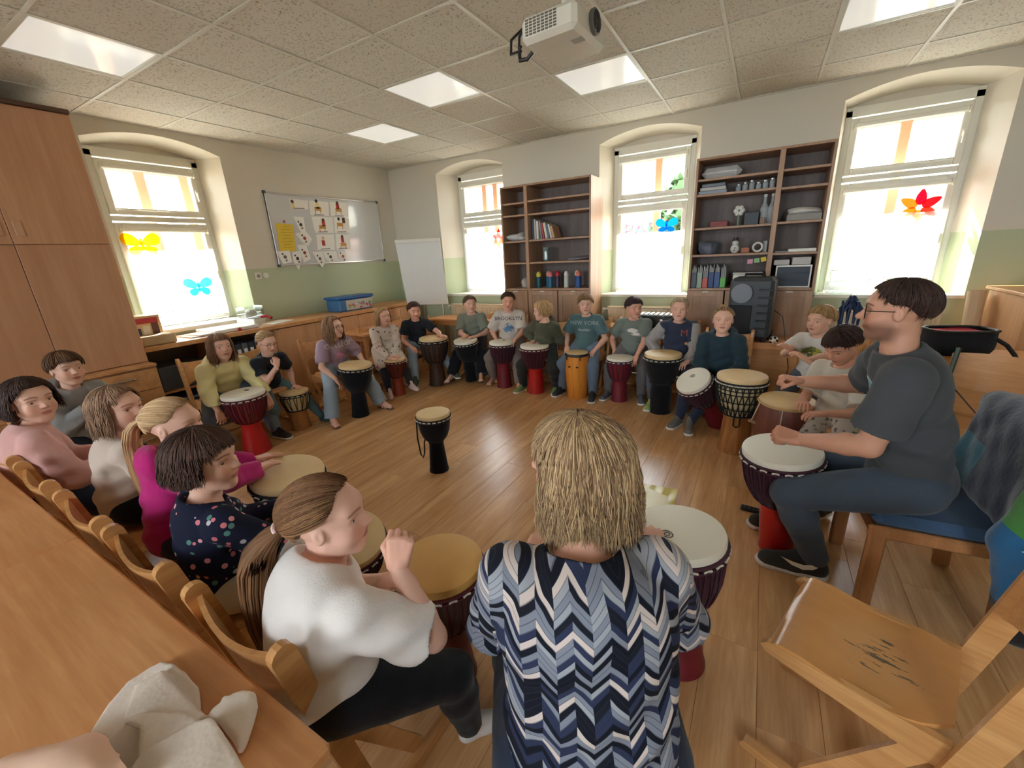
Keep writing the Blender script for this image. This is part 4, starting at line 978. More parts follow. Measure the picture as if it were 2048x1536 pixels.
box_thing('tape_dispenser', 7.05, 7.25, -.75, -.60, 1.126, 1.19, M_BLACK, 'black tape dispenser on top of the sunlit cupboard', 'dispenser', .02)
tag(MB().lathe([(.06, 0), (.062, .10), (.06, .11), (0, .11)], 20, (7.36, -.60, 1.126)).obj('round_tin', plain('tin_tan', (176, 160, 130), .5)), 'round tan tin on top of the sunlit cupboard', 'tin')

# ---- metal framed chair in the sun
e = empty('metal_frame_chair', (6.41, -1.97, 0), math.radians(147), 'chair with a green steel frame and beech backrest in the sun', 'chair')
def so3(nm, m, mt, sm=False): return link(nm, m.mesh(nm, sm), mt, e)
mg = plain('green_steel', (62, 78, 66), .4, .3)
for s in (-1, 1):
    so3('side_tube', MB().tube([(s*.19, .20, .01), (s*.19, .19, .42), (s*.19, -.16, .42), (s*.19, -.22, .60), (s*.19, -.27, .86)], .013, 10), mg)
    so3('rear_leg', MB().tube([(s*.19, -.02, .42), (s*.19, -.25, .01)], .013, 10), mg)
so3('seat', MB().box((0, .02, .445), (.40, .40, .018), .006), M_BEECHX)
V = []; F = []
for th in (0, .014):
    for j in range(4):
        for i in range(9): t = -1+i/4; z = .62+.20*j/3+.015*(1-t*t)*(1 if j == 3 else -1 if j == 0 else 0); V.append((.215*t, -.235-(z-.6)*.2-.03*(1-t*t)-th, z))
for j in range(3):
    for i in range(8): a = j*9+i; F.append((a, a+1, a+10, a+9)); F.append((36+a, 36+a+9, 36+a+10, 36+a+1))
rim = list(range(9))+[17, 26, 35]+list(range(34, 26, -1))+[18, 9]
for a, b in zip(rim, rim[1:]+rim[:1]): F.append((b, a, 36+a, 36+b))
so3('backrest', MB().add(V, F), M_BEECHX, True)
so3('brace_wire', MB().tube([(.15, -.20, .62), (-.10, -.05, .44)], .004, 6), M_DGREY)

# ---- padded wooden chair of the man
e = empty('padded_chair', (5.97, -3.07, 0), math.radians(94), 'wooden chair with a blue padded seat under the man', 'chair')
M_CH2 = wood('brown_chair_wood', (176, 122, 78), (150, 98, 58), axis=2, scale=4, rough=.35)
def so4(nm, m, mt, sm=False): return link(nm, m.mesh(nm, sm), mt, e)
so4('seat_pad', MB().box((0, 0, .445), (.46, .44, .065), .03), fabric('chair_blue', (66, 88, 116)))
for s in (-1, 1):
    so4('leg', MB().box((s*.235, .20, .20), (.030, .062, .40), .008), M_CH2); so4('leg', MB().bar((s*.235, -.22, .0), (s*.235, -.19, .42), .030, .062, (0, 1, 0), .008), M_CH2)
    so4('side_rail', MB().box((s*.235, 0, .405), (.030, .47, .055), .010), M_CH2)
    so4('back_post', MB().bar((s*.225, -.20, .42), (s*.225, -.29, .84), .030, .045, (0, 1, 0), .008), M_CH2)
so4('crossbar', MB().box((0, .20, .385), (.44, .024, .05), .005), M_CH2); so4('crossbar', MB().box((0, -.20, .385), (.44, .024, .05), .005), M_CH2)
so4('backrest', MB().box((0, -.275, .72), (.45, .03, .22), .012, rotm(rx=.2)), fabric('chair_blue', (66, 88, 116)))

# ---- projector under the ceiling
pj = PZ(1128, 72, CEIL-.30)
e = empty('projector', pj, math.radians(-4), 'white video projector hanging from the ceiling on a pole', 'projector')
def so5(nm, m, mt, sm=False, par=None): return link(nm, m.mesh(nm, sm), mt, par or e)
so5('body', MB().box((0, 0, .0), (.30, .36, .115), .022), M_WHITEP)
so5('lens_ring', MB().lathe([(.052, 0), (.055, .018), (.046, .024), (.044, .010), (0, .008)], 28, (.148, .02, .02), (1, 0, 0)), plain('lens_ring_grey', (92, 92, 92), .4))
so5('lens', MB().sphere((.150, .02, .02), (.018, .042, .042), 20, 12), plain('lens_glass', (18, 20, 26), .05))
vg = MB()
for r in range(6):
    for c in range(8): vg.box((-.11+c*.022, -.181, -.025+r*.012), (.016, .004, .007))
so5('vent_slots', vg, plain('vent_dark', (110, 106, 98), .6))
so5('foot_recess', MB().box((.10, -.05, -.059), (.06, .05, .006), .002), plain('recess_grey', (160, 156, 146), .5))
so5('pole', MB().cyl((0, .02, .06), (0, .02, .295), .020, 16), M_WHITEP); so5('mount_plate', MB().box((0, .02, .068), (.14, .16, .014), .004), plain('mount_grey', (130, 130, 126), .4)); so5('ceiling_rose', MB().lathe([(.06, 0), (.05, .02), (.02, .03)], 20, (0, .02, .262)), M_WHITEP)
for k in range(2): so5('cable', MB().tube([(-.13, .02, .10), (-.21, -.03-.02*k, .09-.02*k), (-.255+.05*k, -.10, .02), (-.235+.05*k, -.14, -.06), (-.16, -.16, -.07+.02*k)], .007, 8), M_BLACK)
so5('plug', MB().tube([(-.17, -.16, -.075), (-.165, -.165, -.11), (-.12, -.165, -.115), (-.09, -.165, -.095)], .010, 8), M_BLACK)

# ---- things on the floor
rc = PZ(1512, 1021, .01); d1 = PZ(1485, 1013, 0); d2 = PZ(1545, 1029, 0); ang = math.atan2((d2-d1)[1], (d2-d1)[0])
e = empty('remote_control', rc, ang, 'black remote control lying on the floor by the man', 'remote control')
link('case', MB().box((0, 0, .0), (.165, .045, .02), .006).mesh('case'), M_BLACK, e)
bt = MB()
for i in range(6):
    for j in range(3):
        if (i, j) not in ((2, 1), (4, 0)): bt.box((-.062+i*.024, -.012+j*.012, .0105), (.010, .007, .003), .001)
link('buttons', bt.mesh('buttons'), plain('button_grey', (96, 98, 100), .5), e)
ya = [PZ(u, v, .003) for u, v in ((1286, 968), (1356, 979), (1346, 1026), (1262, 1050))]
m = MB(); n = 12; V = []; F = []
for i in range(n+1):
    for j in range(n+1):
        s, t = i/n, j/n; q = ya[0]*(1-s)*(1-t)+ya[1]*s*(1-t)+ya[2]*s*t+ya[3]*(1-s)*t; V.append((q[0], q[1], .004+.006*abs(math.sin(7*s+3*t)*math.cos(5*t-2*s))))
for i in range(n):
    for j in range(n): a = i*(n+1)+j; F.append((a, a+1, a+n+2, a+n+1))
e = empty('plastic_folder', (*ya[3][:2], 0), label='shiny transparent yellow folder lying on the floor', cat='folder')
MB().add(V, F).obj('cover', plain('yellow_film', (214, 190, 60), .3), e, smooth=True)
m = MB(); m.add([tuple(v) for v in (ya[0]*.8+ya[2]*.2+[0, 0, .009], ya[1]*.75+ya[3]*.25+[0, 0, .009], ya[2]*.8+ya[0]*.2+[0, 0, .009], ya[3]*.75+ya[1]*.25+[0, 0, .009])], [(0, 1, 2, 3)]).obj('inner_sheet', plain('folder_sheet', (232, 216, 150), .35), e)
# ================================================================ DRUMS
M_SKIN_W = plain('drumhead_white', (226, 220, 202), .55, var=.05, nscale=6, bump=.1, bscale=40)
M_SKIN_T = plain('drumhead_tan', (218, 188, 138), .55, var=.10, nscale=9, bump=.1, bscale=40)
M_SKIN_Y = plain('drumhead_honey', (214, 164, 88), .5, var=.10, nscale=9, bump=.1, bscale=40)
def drum(loc, R, H, shell, rope, skin, label, foot=None, tilt=(0, 0), waist=.46, bowl=.52, base=.66, nrope=22, cover=None, style='rope', logo=False, rz=0.0, kind='djembe', strap=None, name='djembe_drum', axis=None):
    e = empty(name, loc, rz, label, 'drum', 'hand drums of the circle'); e.rotation_euler = (tilt[0], tilt[1], rz)
    if axis is not None: e.rotation_euler = Vector((0, 0, 1)).rotation_difference(Vector(axis).normalized()).to_euler()
    def o(nm, m, mt, par=None, sm=True): return link(nm, m.mesh(nm, sm), mt, par or e)
    zc = H*(1-bowl)
    rw, rb = R*waist, R*base
    if kind == 'conga':
        o('shell', MB().lathe([(R*.80, .0), (R*.84, .01), (R*.98, H*.35), (R*1.02, H*.62), (R*.98, H*.9), (R*.95, H*.96), (R*.9, H*.97)], 36), shell)
        st = MB()
        for k in range(12): a = k*PI/6; st.tube([(r*math.cos(a)*1.002, r*math.sin(a)*1.002, z) for r, z in ((R*.84, .01), (R*.98, H*.35), (R*1.02, H*.62), (R*.98, H*.9))], .0012, 4)
        o('stave_joints', st, plain('stave_line', (150, 92, 40), .5))
        for zz in (H*.72,):
            for a in (-1.9, -1.2): o('side_plate', MB().sphere((R*1.02*math.cos(a), R*1.02*math.sin(a), zz), (.016, .016, .009), 10, 8), M_BLACK)
        o('rim', MB().lathe([(R*1.0, H*.925), (R*1.05, H*.93), (R*1.06, H*.96), (R*1.0, H*.985)], 36, cap=False), M_BLACK)
        for k in range(5): a = k*2*PI/5+.3; o('tuning_lug', MB().cyl((R*1.05*math.cos(a), R*1.05*math.sin(a), H*.86), (R*1.05*math.cos(a), R*1.05*math.sin(a), H*.95), .006, 8), M_BLACK)
        o('head', MB().lathe([(R*1.0, H*.96), (R*.985, H*.99), (R*.9, H), (0, H)], 36), skin)
        return e
    if kind == 'barrel':
        o('shell', MB().lathe([(R*.74, 0), (R*.78, .008), (R*1.05, H*.40), (R*1.16, H*.62), (R*1.10, H*.84), (R*1.0, H*.96)], 40), shell)
        o('head', MB().lathe([(R*1.04, H*.93), (R*1.03, H*.985), (R*.95, H), (0, H*1.0)], 40), skin)
        o('hoop', MB().ring((0, 0, H*.95), R*1.05, .008, 40, 6), plain('hoop_tan', (190, 150, 100), .6))
        for k in range(6):
            a = k*PI/3+.35; r = R*1.13; z = H*.66; d = np.array([math.cos(a), math.sin(a), .0])
            o('peg', MB().tube([d*r*.95+[0, 0, z], d*(r+.045)+[0, 0, z+.018]], [.013, .009], 10), plain('peg_wood', (178, 140, 104), .5))
            o('cord', MB().tube([d*(r+.03)+[0, 0, z+.012], d*R*1.05+[0, 0, H*.94]], .004, 6), plain('cord_cream', (200, 180, 150), .7))
        return e
    prof = [(rb, 0), (rb*1.0, .010), (rb*.93, H*.07), (rw*1.06, zc*.72), (rw, zc*.90), (rw*1.08, zc), (R*.72, zc+.16*(H-zc)), (R*.88, zc+.40*(H-zc)), (R*.955, zc+.70*(H-zc)), (R*.97, H*.965)]
    if cover is not None:
        kz = next(i for i, p_ in enumerate(prof) if p_[1] >= zc-1e-6)
        o('foot', MB().lathe(prof[:kz+1], 36), foot or shell); o('fabric_cover', MB().lathe([(r*1.02, z) for r, z in prof[kz:]], 36), cover)
    else:
        kz = next(i for i, p_ in enumerate(prof) if p_[1] >= zc-1e-6)
        o('bowl', MB().lathe(prof[kz:], 36), shell); o('foot', MB().lathe(prof[:kz+1], 36), foot or shell)
    o('head', MB().lathe([(R*1.0, H*.945), (R*1.01, H*.975), (R*.985, H*.995), (R*.93, H), (0, H*.999)], 40), skin)
    o('top_ring', MB().ring((0, 0, H*.935), R*1.02, .007, 40, 6), rope); o('top_ring', MB().ring((0, 0, H*.895), R*1.0, .006, 40, 6), rope)
    o('bottom_ring', MB().ring((0, 0, zc+.012), rw*1.16, .007, 32, 6), rope)
    rp = MB(); up = prof[-1::-1]
    pb = [(r, z) for r, z in prof if zc-1e-6 <= z <= H*.9]
    rr = np.array([p_[0] for p_ in pb]); zz = np.array([p_[1] for p_ in pb]); zl = np.linspace(zc+.012, H*.90, 9); rl = np.interp(zl, zz, rr)+.006
    if style == 'rope':
        for k in range(nrope*2):
            a = k*PI/nrope; a2 = a+(PI/nrope*.5 if k % 2 else -PI/nrope*.5)
            rp.tube([(r*math.cos(a+(a2-a)*t), r*math.sin(a+(a2-a)*t), z) for r, z, t in zip(rl, zl, np.linspace(1, 0, 9))], .0036, 4)
    elif style == 'net':
        for k in range(nrope):
            a = k*2*PI/nrope
            for sg in (-1, 1): rp.tube([((r+.003)*math.cos(a+sg*t), (r+.003)*math.sin(a+sg*t), z) for r, z, t in zip(rl, zl, np.linspace(0, .30, 9))], .0042, 4)
        for j in (2, 4, 6, 7): rp.ring((0, 0, zl[j]), rl[j]+.004, .0042, 36, 4)
    if rp.v: o('rope_lacing', rp, rope)['kind'] = 'stuff'
    lp = MB(); ml = plain('rope_loop_cream', (214, 206, 190), .7); n = nrope if nrope > 14 else 18
    for k in range(n): a = 2*PI*k/n; d = np.array([math.cos(a), math.sin(a), 0]); s = np.array([-d[1], d[0], 0]); c0 = d*(R*1.03+.003)+np.array([0, 0, H*.915]); lp.tube([c0-s*R*.09, c0+[0, 0, .004], c0+s*R*.09], .0045, 5)
    o('rim_loops', lp, ml)['kind'] = 'stuff'
    if logo:
        lg = MB().ring((0, R*.30, H*.9995+.001), R*.13, .0022, 28, 4, sq=.8); lg.ring((0, R*.30, H*.9995+.001), R*.055, .002, 16, 4); o('head_emblem', lg, plain('emblem_grey', (92, 90, 86), .6))
    if strap:
        o('hanging_rope', MB().tube(strap, .006, 6), rope)
    return e
BLACKR = plain('rope_black', (20, 20, 22), .8); REDR = plain('rope_burgundy', (84, 22, 30), .8); WINE = plain('rope_wine', (64, 26, 40), .8)
M_REDW = plain('red_lacquer', (178, 28, 26), .35, var=.18, nscale=30); M_MAROON = plain('maroon_lacquer', (112, 24, 38), .4, var=.15, nscale=20)
M_NAT = wood('drum_wood', (176, 118, 62), (136, 84, 40), axis=2, scale=7, rough=.35); M_DKW = wood('drum_dark_wood', (78, 52, 36), (48, 32, 22), axis=2, scale=9, rough=.5)
M_RDW = wood('drum_red_wood', (120, 50, 32), (80, 30, 20), axis=2, scale=8, rough=.4); M_ORG = wood('conga_wood', (226, 150, 60), (206, 124, 40), axis=2, scale=5, rough=.3)
M_BRL = wood('barrel_wood', (122, 68, 50), (96, 50, 36), axis=2, scale=6, rough=.45)
M_BLKF = fabric('black_drum_cloth', (20, 20, 22)); M_WINEF = fabric('wine_drum_cloth', (58, 24, 36))
M_CREAMB = plain('pale_drum_bowl', (196, 176, 130), .5, var=.15, nscale=18)
drum((1.48, -3.56, 0), .168, .555, M_MAROON, REDR, M_SKIN_W, 'large red djembe with burgundy ropes in front of the yellow hoodie girl', M_REDW, logo=True, bowl=.50, base=.72, rz=.5)
drum((1.37, -3.05, 0), .135, .395, M_CREAMB, BLACKR, M_SKIN_T, 'small djembe with black ropes and natural wood foot by the black T-shirt girl', M_NAT, base=.72, waist=.58, nrope=14)
drum((1.68, -2.56, 0), .165, .575, M_BLKF, BLACKR, M_SKIN_T, 'tall black cloth covered djembe of the girl with glasses', M_BLKF, style='none', cover=M_BLKF, base=.56, waist=.44, tilt=(-.03, .05))
drum((3.24, -3.13, 0), .125, .48, M_BLKF, BLACKR, M_SKIN_T, 'black djembe standing alone in the middle of the circle', M_BLKF, style='none', cover=M_BLKF, base=.60, waist=.44, bowl=.48, strap=[(-.12, -.05, .43), (-.125, -.06, .30), (-.115, -.06, .17), (-.10, -.06, .14), (-.088, -.05, .18), (-.08, -.05, .27), (-.06, -.04, .30)], rz=.6)
drum((1.56, -1.86, 0), .12, .45, M_RDW, plain('rope_rust', (90, 34, 24), .8), M_SKIN_T, 'small red brown carved djembe of the girl in the spotted dress', plain('painted_foot', (150, 60, 36), .5, var=.5, nscale=40), nrope=14, base=.66, waist=.5)
drum((1.75, -1.35, 0), .178, .625, M_DKW, BLACKR, M_SKIN_T, 'wide dark brown carved djembe of the boy in the black star shirt', M_DKW, base=.66, waist=.5, nrope=16)
drum((2.12, -1.12, .03), .150, .55, M_BLKF, BLACKR, M_SKIN_W, 'black djembe with a white head on the lap of the boy in grey', M_BLKF, style='none', cover=M_BLKF, base=.5, tilt=(.10, 0))
drum((2.62, -1.11, 0), .155, .575, M_WINEF, WINE, M_SKIN_W, 'red footed djembe of the boy in the white printed T-shirt', M_MAROON, base=.62, waist=.50, logo=True, bowl=.46)
drum((3.09, -1.16, 0), .165, .575, M_WINEF, REDR, M_SKIN_W, 'bright red djembe of the blond child in the olive hoodie', M_REDW, base=.60, waist=.50, bowl=.48)
drum((3.60, -1.14, 0), .125, .52, M_ORG, BLACKR, M_SKIN_T, 'orange wooden conga of the boy in the teal T-shirt', kind='conga', name='conga_drum')
drum((4.06, -1.08, 0), .14, .485, M_MAROON, WINE, M_SKIN_W, 'maroon carved djembe of the boy with the grey swoosh T-shirt', M_MAROON, base=.62, waist=.52, nrope=14)
drum((4.52, -1.25, 0), .17, .60, M_BLKF, BLACKR, M_SKIN_T, 'tallest black djembe in front of the boy in the college jacket', M_BLKF, style='none', cover=M_BLKF, base=.60, waist=.56, bowl=.5)
drum((5.06, -1.42, .03), .142, .58, M_WINEF, WINE, M_SKIN_W, 'tilted maroon djembe of the boy in the dark teal hoodie', M_MAROON, axis=(-.21, -.27, .46), logo=True, base=.62)
drum((5.21, -1.85, 0), .172, .62, M_CREAMB, BLACKR, M_SKIN_T, 'large natural djembe with a black rope net and wooden foot', M_NAT, style='net', nrope=26, base=.72, waist=.56, strap=[(-.02, -.13, .34), (-.02, -.135, .25), (.0, -.135, .235), (.02, -.135, .25), (.02, -.13, .34)])
drum((5.50, -2.09, 0), .162, .545, M_BRL, BLACKR, M_SKIN_T, 'squat brown barrel drum with wooden pegs beside the large natural djembe', kind='barrel', name='barrel_drum')
drum((5.48, -3.02, 0), .172, .60, M_WINEF, WINE, M_SKIN_W, 'maroon djembe with a white head between the knees of the man', M_REDW, tilt=(.06, -.08), base=.5, logo=True)
drum((5.13, -3.93, 0), .165, .60, M_WINEF, WINE, M_SKIN_W, 'maroon djembe with an emblem on its white head by the woman', M_MAROON, tilt=(-.04, .06), base=.6, logo=True, rz=2.6)
drum((4.36, -4.40, 0), .155, .54, M_DKW, REDR, M_SKIN_Y, 'djembe with a honey coloured head before the girl in the white T-shirt', M_RDW, base=.62, nrope=20)
drum((3.20, -4.28, 0), .172, .585, M_BLKF, BLACKR, M_SKIN_T, 'black djembe played by the girl in the magenta hoodie', M_BLKF, style='none', cover=M_BLKF, base=.6, tilt=(0, .12))
drum((3.74, -4.38, 0), .150, .53, M_WINEF, WINE, M_SKIN_T, 'djembe with a pale head leaning behind the ponytail girl', M_MAROON, base=.66, tilt=(.10, .30))
# ================================================================ PEOPLE: implicit surfaces turned into meshes
def smin(a, b, k):
    if k <= 0: return np.minimum(a, b)
    h = np.clip(.5+.5*(b-a)/k, 0, 1); return b+(a-b)*h-k*h*(1-h)
def smax(a, b, k): return -smin(-a, -b, k)
class Grid:
    def __init__(s, lo, hi, h):
        s.lo = np.array(lo, float); s.h = h; n = np.ceil((np.array(hi)-s.lo)/h).astype(int)+1
        s.ax = [(s.lo[i]+h*np.arange(n[i])).astype(np.float32) for i in range(3)]; s.F = np.full(n, 1.0, np.float32)
    def block(s, lo, hi):
        sl = []
        for i in range(3):
            a = max(0, int(math.floor((lo[i]-s.lo[i])/s.h))); b = min(len(s.ax[i]), int(math.ceil((hi[i]-s.lo[i])/s.h))+1); sl.append(slice(a, max(a, b)))
        return tuple(sl), s.ax[0][sl[0]][:, None, None], s.ax[1][sl[1]][None, :, None], s.ax[2][sl[2]][None, None, :]
    def comb(s, sl, d, k, op):
        if op == 'u': s.F[sl] = smin(s.F[sl], d, k)
        else: s.F[sl] = smax(s.F[sl], -d, k)
    def cone(s, a, b, ra, rb, k=.01, op='u', cut=None, flat=None):
        a = np.array(a, float); b = np.array(b, float); m = max(ra, rb)+k+3*s.h
        sl, X, Y, Z = s.block(np.minimum(a, b)-m, np.maximum(a, b)+m)
        ab = b-a; L2 = ab@ab+1e-12
        t = np.clip(((X-a[0])*ab[0]+(Y-a[1])*ab[1]+(Z-a[2])*ab[2])/L2, 0, 1)
        d = np.sqrt((X-a[0]-t*ab[0])**2+(Y-a[1]-t*ab[1])**2+(Z-a[2]-t*ab[2])**2)-(ra+(rb-ra)*t)
        if cut is not None:
            for p, n in cut: d = np.maximum(d, (X-p[0])*n[0]+(Y-p[1])*n[1]+(Z-p[2])*n[2])
        s.comb(sl, d, k, op)
    def ell(s, c, r, R=None, k=.01, op='u', cut=None):
        c = np.array(c, float); r = np.array(r, float); m = max(r)+k+3*s.h
        sl, X, Y, Z = s.block(c-m, c+m); X, Y, Z = X-c[0], Y-c[1], Z-c[2]
        if R is None: q = (X/r[0], Y/r[1], Z/r[2]); g = (X/r[0]**2, Y/r[1]**2, Z/r[2]**2)
        else:
            u = [X*R[i][0]+Y*R[i][1]+Z*R[i][2] for i in range(3)]; q = [u[i]/r[i] for i in range(3)]; g = [u[i]/r[i]**2 for i in range(3)]
        k0 = np.sqrt(q[0]**2+q[1]**2+q[2]**2); k1 = np.sqrt(g[0]**2+g[1]**2+g[2]**2)+1e-9
        d = k0*(k0-1)/k1
        if cut is not None:
            for p, n in cut: d = np.maximum(d, (X+c[0]-p[0])*n[0]+(Y+c[1]-p[1])*n[1]+(Z+c[2]-p[2])*n[2])
        s.comb(sl, d, k, op)
    def plane(s, p, n, k=.004):
        sl, X, Y, Z = s.block(s.lo, s.lo+s.h*np.array(s.F.shape)); s.F[sl] = smax(s.F[sl], (X-p[0])*n[0]+(Y-p[1])*n[1]+(Z-p[2])*n[2], k)
    def wob(s, amp, freq, seed=0):
        sl, X, Y, Z = s.block(s.lo, s.lo+s.h*np.array(s.F.shape)); r = np.random.RandomState(seed)
        a = 0
        for i in range(4):
            k = r.randn(3); k /= np.linalg.norm(k); k = k*freq*(1+.7*i); k[2] *= 1.5
            a = a+np.sin(X*k[0]+Y*k[1]+Z*k[2]+r.rand()*6)/(1+.6*i)
        s.F += (amp*a).astype(np.float32)
    def mesh(s):
        """surface nets -> verts, quads"""
        F = s.F; ins = F < 0; n = np.array(F.shape)
        cnt = np.zeros(n-1, np.int8)
        for dx in (0, 1):
            for dy in (0, 1):
                for dz in (0, 1): cnt += ins[dx:n[0]-1+dx, dy:n[1]-1+dy, dz:n[2]-1+dz]
        act = (cnt > 0) & (cnt < 8); idx = np.argwhere(act)
        if len(idx) == 0: return np.zeros((0, 3)), np.zeros((0, 4), int)
        num = np.full(n-1, -1, np.int64); num[act] = np.arange(len(idx))
        cor = np.array([(x, y, z) for x in (0, 1) for y in (0, 1) for z in (0, 1)])
        val = np.stack([F[idx[:, 0]+c[0], idx[:, 1]+c[1], idx[:, 2]+c[2]] for c in cor], 1)
        acc = np.zeros((len(idx), 3)); w = np.zeros(len(idx))
        for i in range(8):
            for j in range(i+1, 8):
                if np.abs(cor[i]-cor[j]).sum() != 1: continue
                m = (val[:, i] < 0) != (val[:, j] < 0); a, b = val[m, i], val[m, j]; t = a/(a-b)
                acc[m] += cor[i]+(cor[j]-cor[i])*t[:, None]; w[m] += 1
        V = s.lo+s.h*(idx+acc/np.maximum(w, 1)[:, None])
        Q = []
        for ax in range(3):
            o = [i for i in range(3) if i != ax]
            A = np.take(ins, range(0, n[ax]-1), ax); Bv = np.take(ins, range(1, n[ax]), ax)
            e = np.argwhere(A != Bv); ok = (e[:, o[0]] > 0) & (e[:, o[1]] > 0) & (e[:, o[0]] < n[o[0]]-1) & (e[:, o[1]] < n[o[1]]-1); e = e[ok]
            fl = A[tuple(e.T)]; q = []
            for d0, d1 in ((-1, -1), (0, -1), (0, 0), (-1, 0)):
                c = e.copy(); c[:, o[0]] += d0; c[:, o[1]] += d1; q.append(num[tuple(c.T)])
            q = np.stack(q, 1); rev = fl if ax != 1 else ~fl; q[~rev] = q[~rev][:, ::-1]; Q.append(q)
        return V, np.concatenate(Q)
def np_mesh(name, V, Q, cols=None, tri=None):
    me = bpy.data.meshes.new(name); nv = len(V); me.vertices.add(nv); me.vertices.foreach_set('co', np.asarray(V, np.float32).ravel())
    nq = len(Q); k = Q.shape[1]; me.loops.add(nq*k); me.loops.foreach_set('vertex_index', np.asarray(Q, np.int32).ravel()); me.polygons.add(nq)
    me.polygons.foreach_set('loop_start', np.arange(0, nq*k, k, dtype=np.int32)); me.polygons.foreach_set('loop_total', np.full(nq, k, np.int32))
    me.polygons.foreach_set('use_smooth', np.ones(nq, bool)); me.update(calc_edges=True)
    if cols is not None:
        a = me.color_attributes.new('Col', 'FLOAT_COLOR', 'POINT'); c = np.ones((nv, 4), np.float32); c[:, :3] = cols; a.data.foreach_set('color', c.ravel())
    return me
def nrm(v): v = np.array(v, float); return v/max(np.linalg.norm(v), 1e-9)

# ---- head in its own frame (x right, y forward, z up; head height = 1)
HEADS = {}
def head_shape(vox, adult=False, male=False):
    key = (vox, adult, male)
    if key in HEADS: return HEADS[key]
    g = Grid((-.52, -.62, -.66), (.52, .60, .62), vox)
    ck = .10 if not adult else .07
    g.ell((0, -.06, .14), (.355, .44, .36)); g.ell((0, .09, -.14), (.285 if not male else .295, .315, .36), k=.12)
    for s in (-1, 1):
        g.ell((s*.16, .22, -.15), (.13, .13, .13), k=.10)
        g.cone((s*.20, -.02, -.22), (s*.07, .25, -.40), .10, .08, k=.08)
    g.ell((0, .29, -.41), (.09, .07, .08), k=.07)
    g.ell((0, .27, .14), (.24, .12, .10), k=.10)                                   # forehead
    for s in (-1, 1): g.ell((s*.155, .43, .005), (.095, .10, .065), k=.06, op='s')   # eye sockets
    for s in (-1, 1): g.ell((s*.155, .30, .055), (.085, .055, .022), k=.03)          # upper lids
    for s in (-1, 1): g.ell((s*.155, .30, -.050), (.08, .05, .02), k=.03)            # lower lids
    g.cone((0, .355, .04), (0, .445 if not adult else .47, -.105), .030, .048 if not adult else .054, k=.05)
    for s in (-1, 1): g.ell((s*.050, .405, -.115), (.036, .04, .032), k=.03)
    g.ell((0, .375, -.238), (.095, .040, .022), k=.022); g.ell((0, .368, -.278), (.080, .040, .026), k=.02)
    g.ell((0, .425, -.257), (.09, .05, .008), k=.012, op='s')
    for s in (-1, 1):
        g.ell((s*.345, -.02, -.02), (.040, .075, .115), k=.03); g.ell((s*.385, .005, -.01), (.022, .035, .06), k=.02, op='s')
    g.cone((0, -.10, -.25), (0, -.13, -.62), .205 if not male else .235, .215 if not male else .25, k=.08)
    V, Q = g.mesh()
    m = V[:, 2] > -.60
    HEADS[key] = (V, Q); return V, Q
def head_colors(V, skin, lip, brow, browd=1.0, beard=None):
    c = np.tile(np.array(skin), (len(V), 1)); x, y, z = V.T; ax = np.abs(x)
    def mixin(w, col): nonlocal c; c = c*(1-w[:, None])+np.array(col)*w[:, None]
    bl = np.exp(-(((ax-.19)/.10)**2+((z+.13)/.09)**2))*(y > .1)*.45; mixin(bl, np.array(skin)*np.array([1.0, .66, .62]))
    mixin(np.exp(-((x/.05)**2+((z+.10)/.05)**2))*(y > .35)*.3, np.array(skin)*np.array([1., .74, .7]))
    if beard is not None: mixin(np.clip((-.10-z)/.16, 0, 1)*np.clip((y+.10)/.14, 0, 1)*np.clip((z+.56)/.1, 0, 1)*.62*((ax > .06) | (z < -.20)), beard)
    lipw = np.clip(1.25-((x/.105)**2+((z+.258)/.05)**2), 0, 1)*(y > .30); mixin(np.clip(lipw*1.4, 0, 1)*.8, lip)
    mixin((np.exp(-((z+.257)/.008)**2)*(ax < .09)*(y > .30))*.65, np.array(lip)*.25)
    bz = .105+.03*(1-((ax-.15)/.10)**2); mixin(np.clip(1.2-np.abs(z-bz)/.018, 0, 1)*(ax > .06)*(ax < .25)*(y > .2)*browd*.8, brow)
    mixin(np.exp(-((z-.052)/.010)**2)*(ax > .085)*(ax < .23)*(y > .25)*.6, np.array(brow)*.4)
    for s in (-1, 1): mixin(np.exp(-(((x-s*.04)/.014)**2+((z+.142)/.012)**2))*(y > .36)*.7, np.array(skin)*.2)
    return c
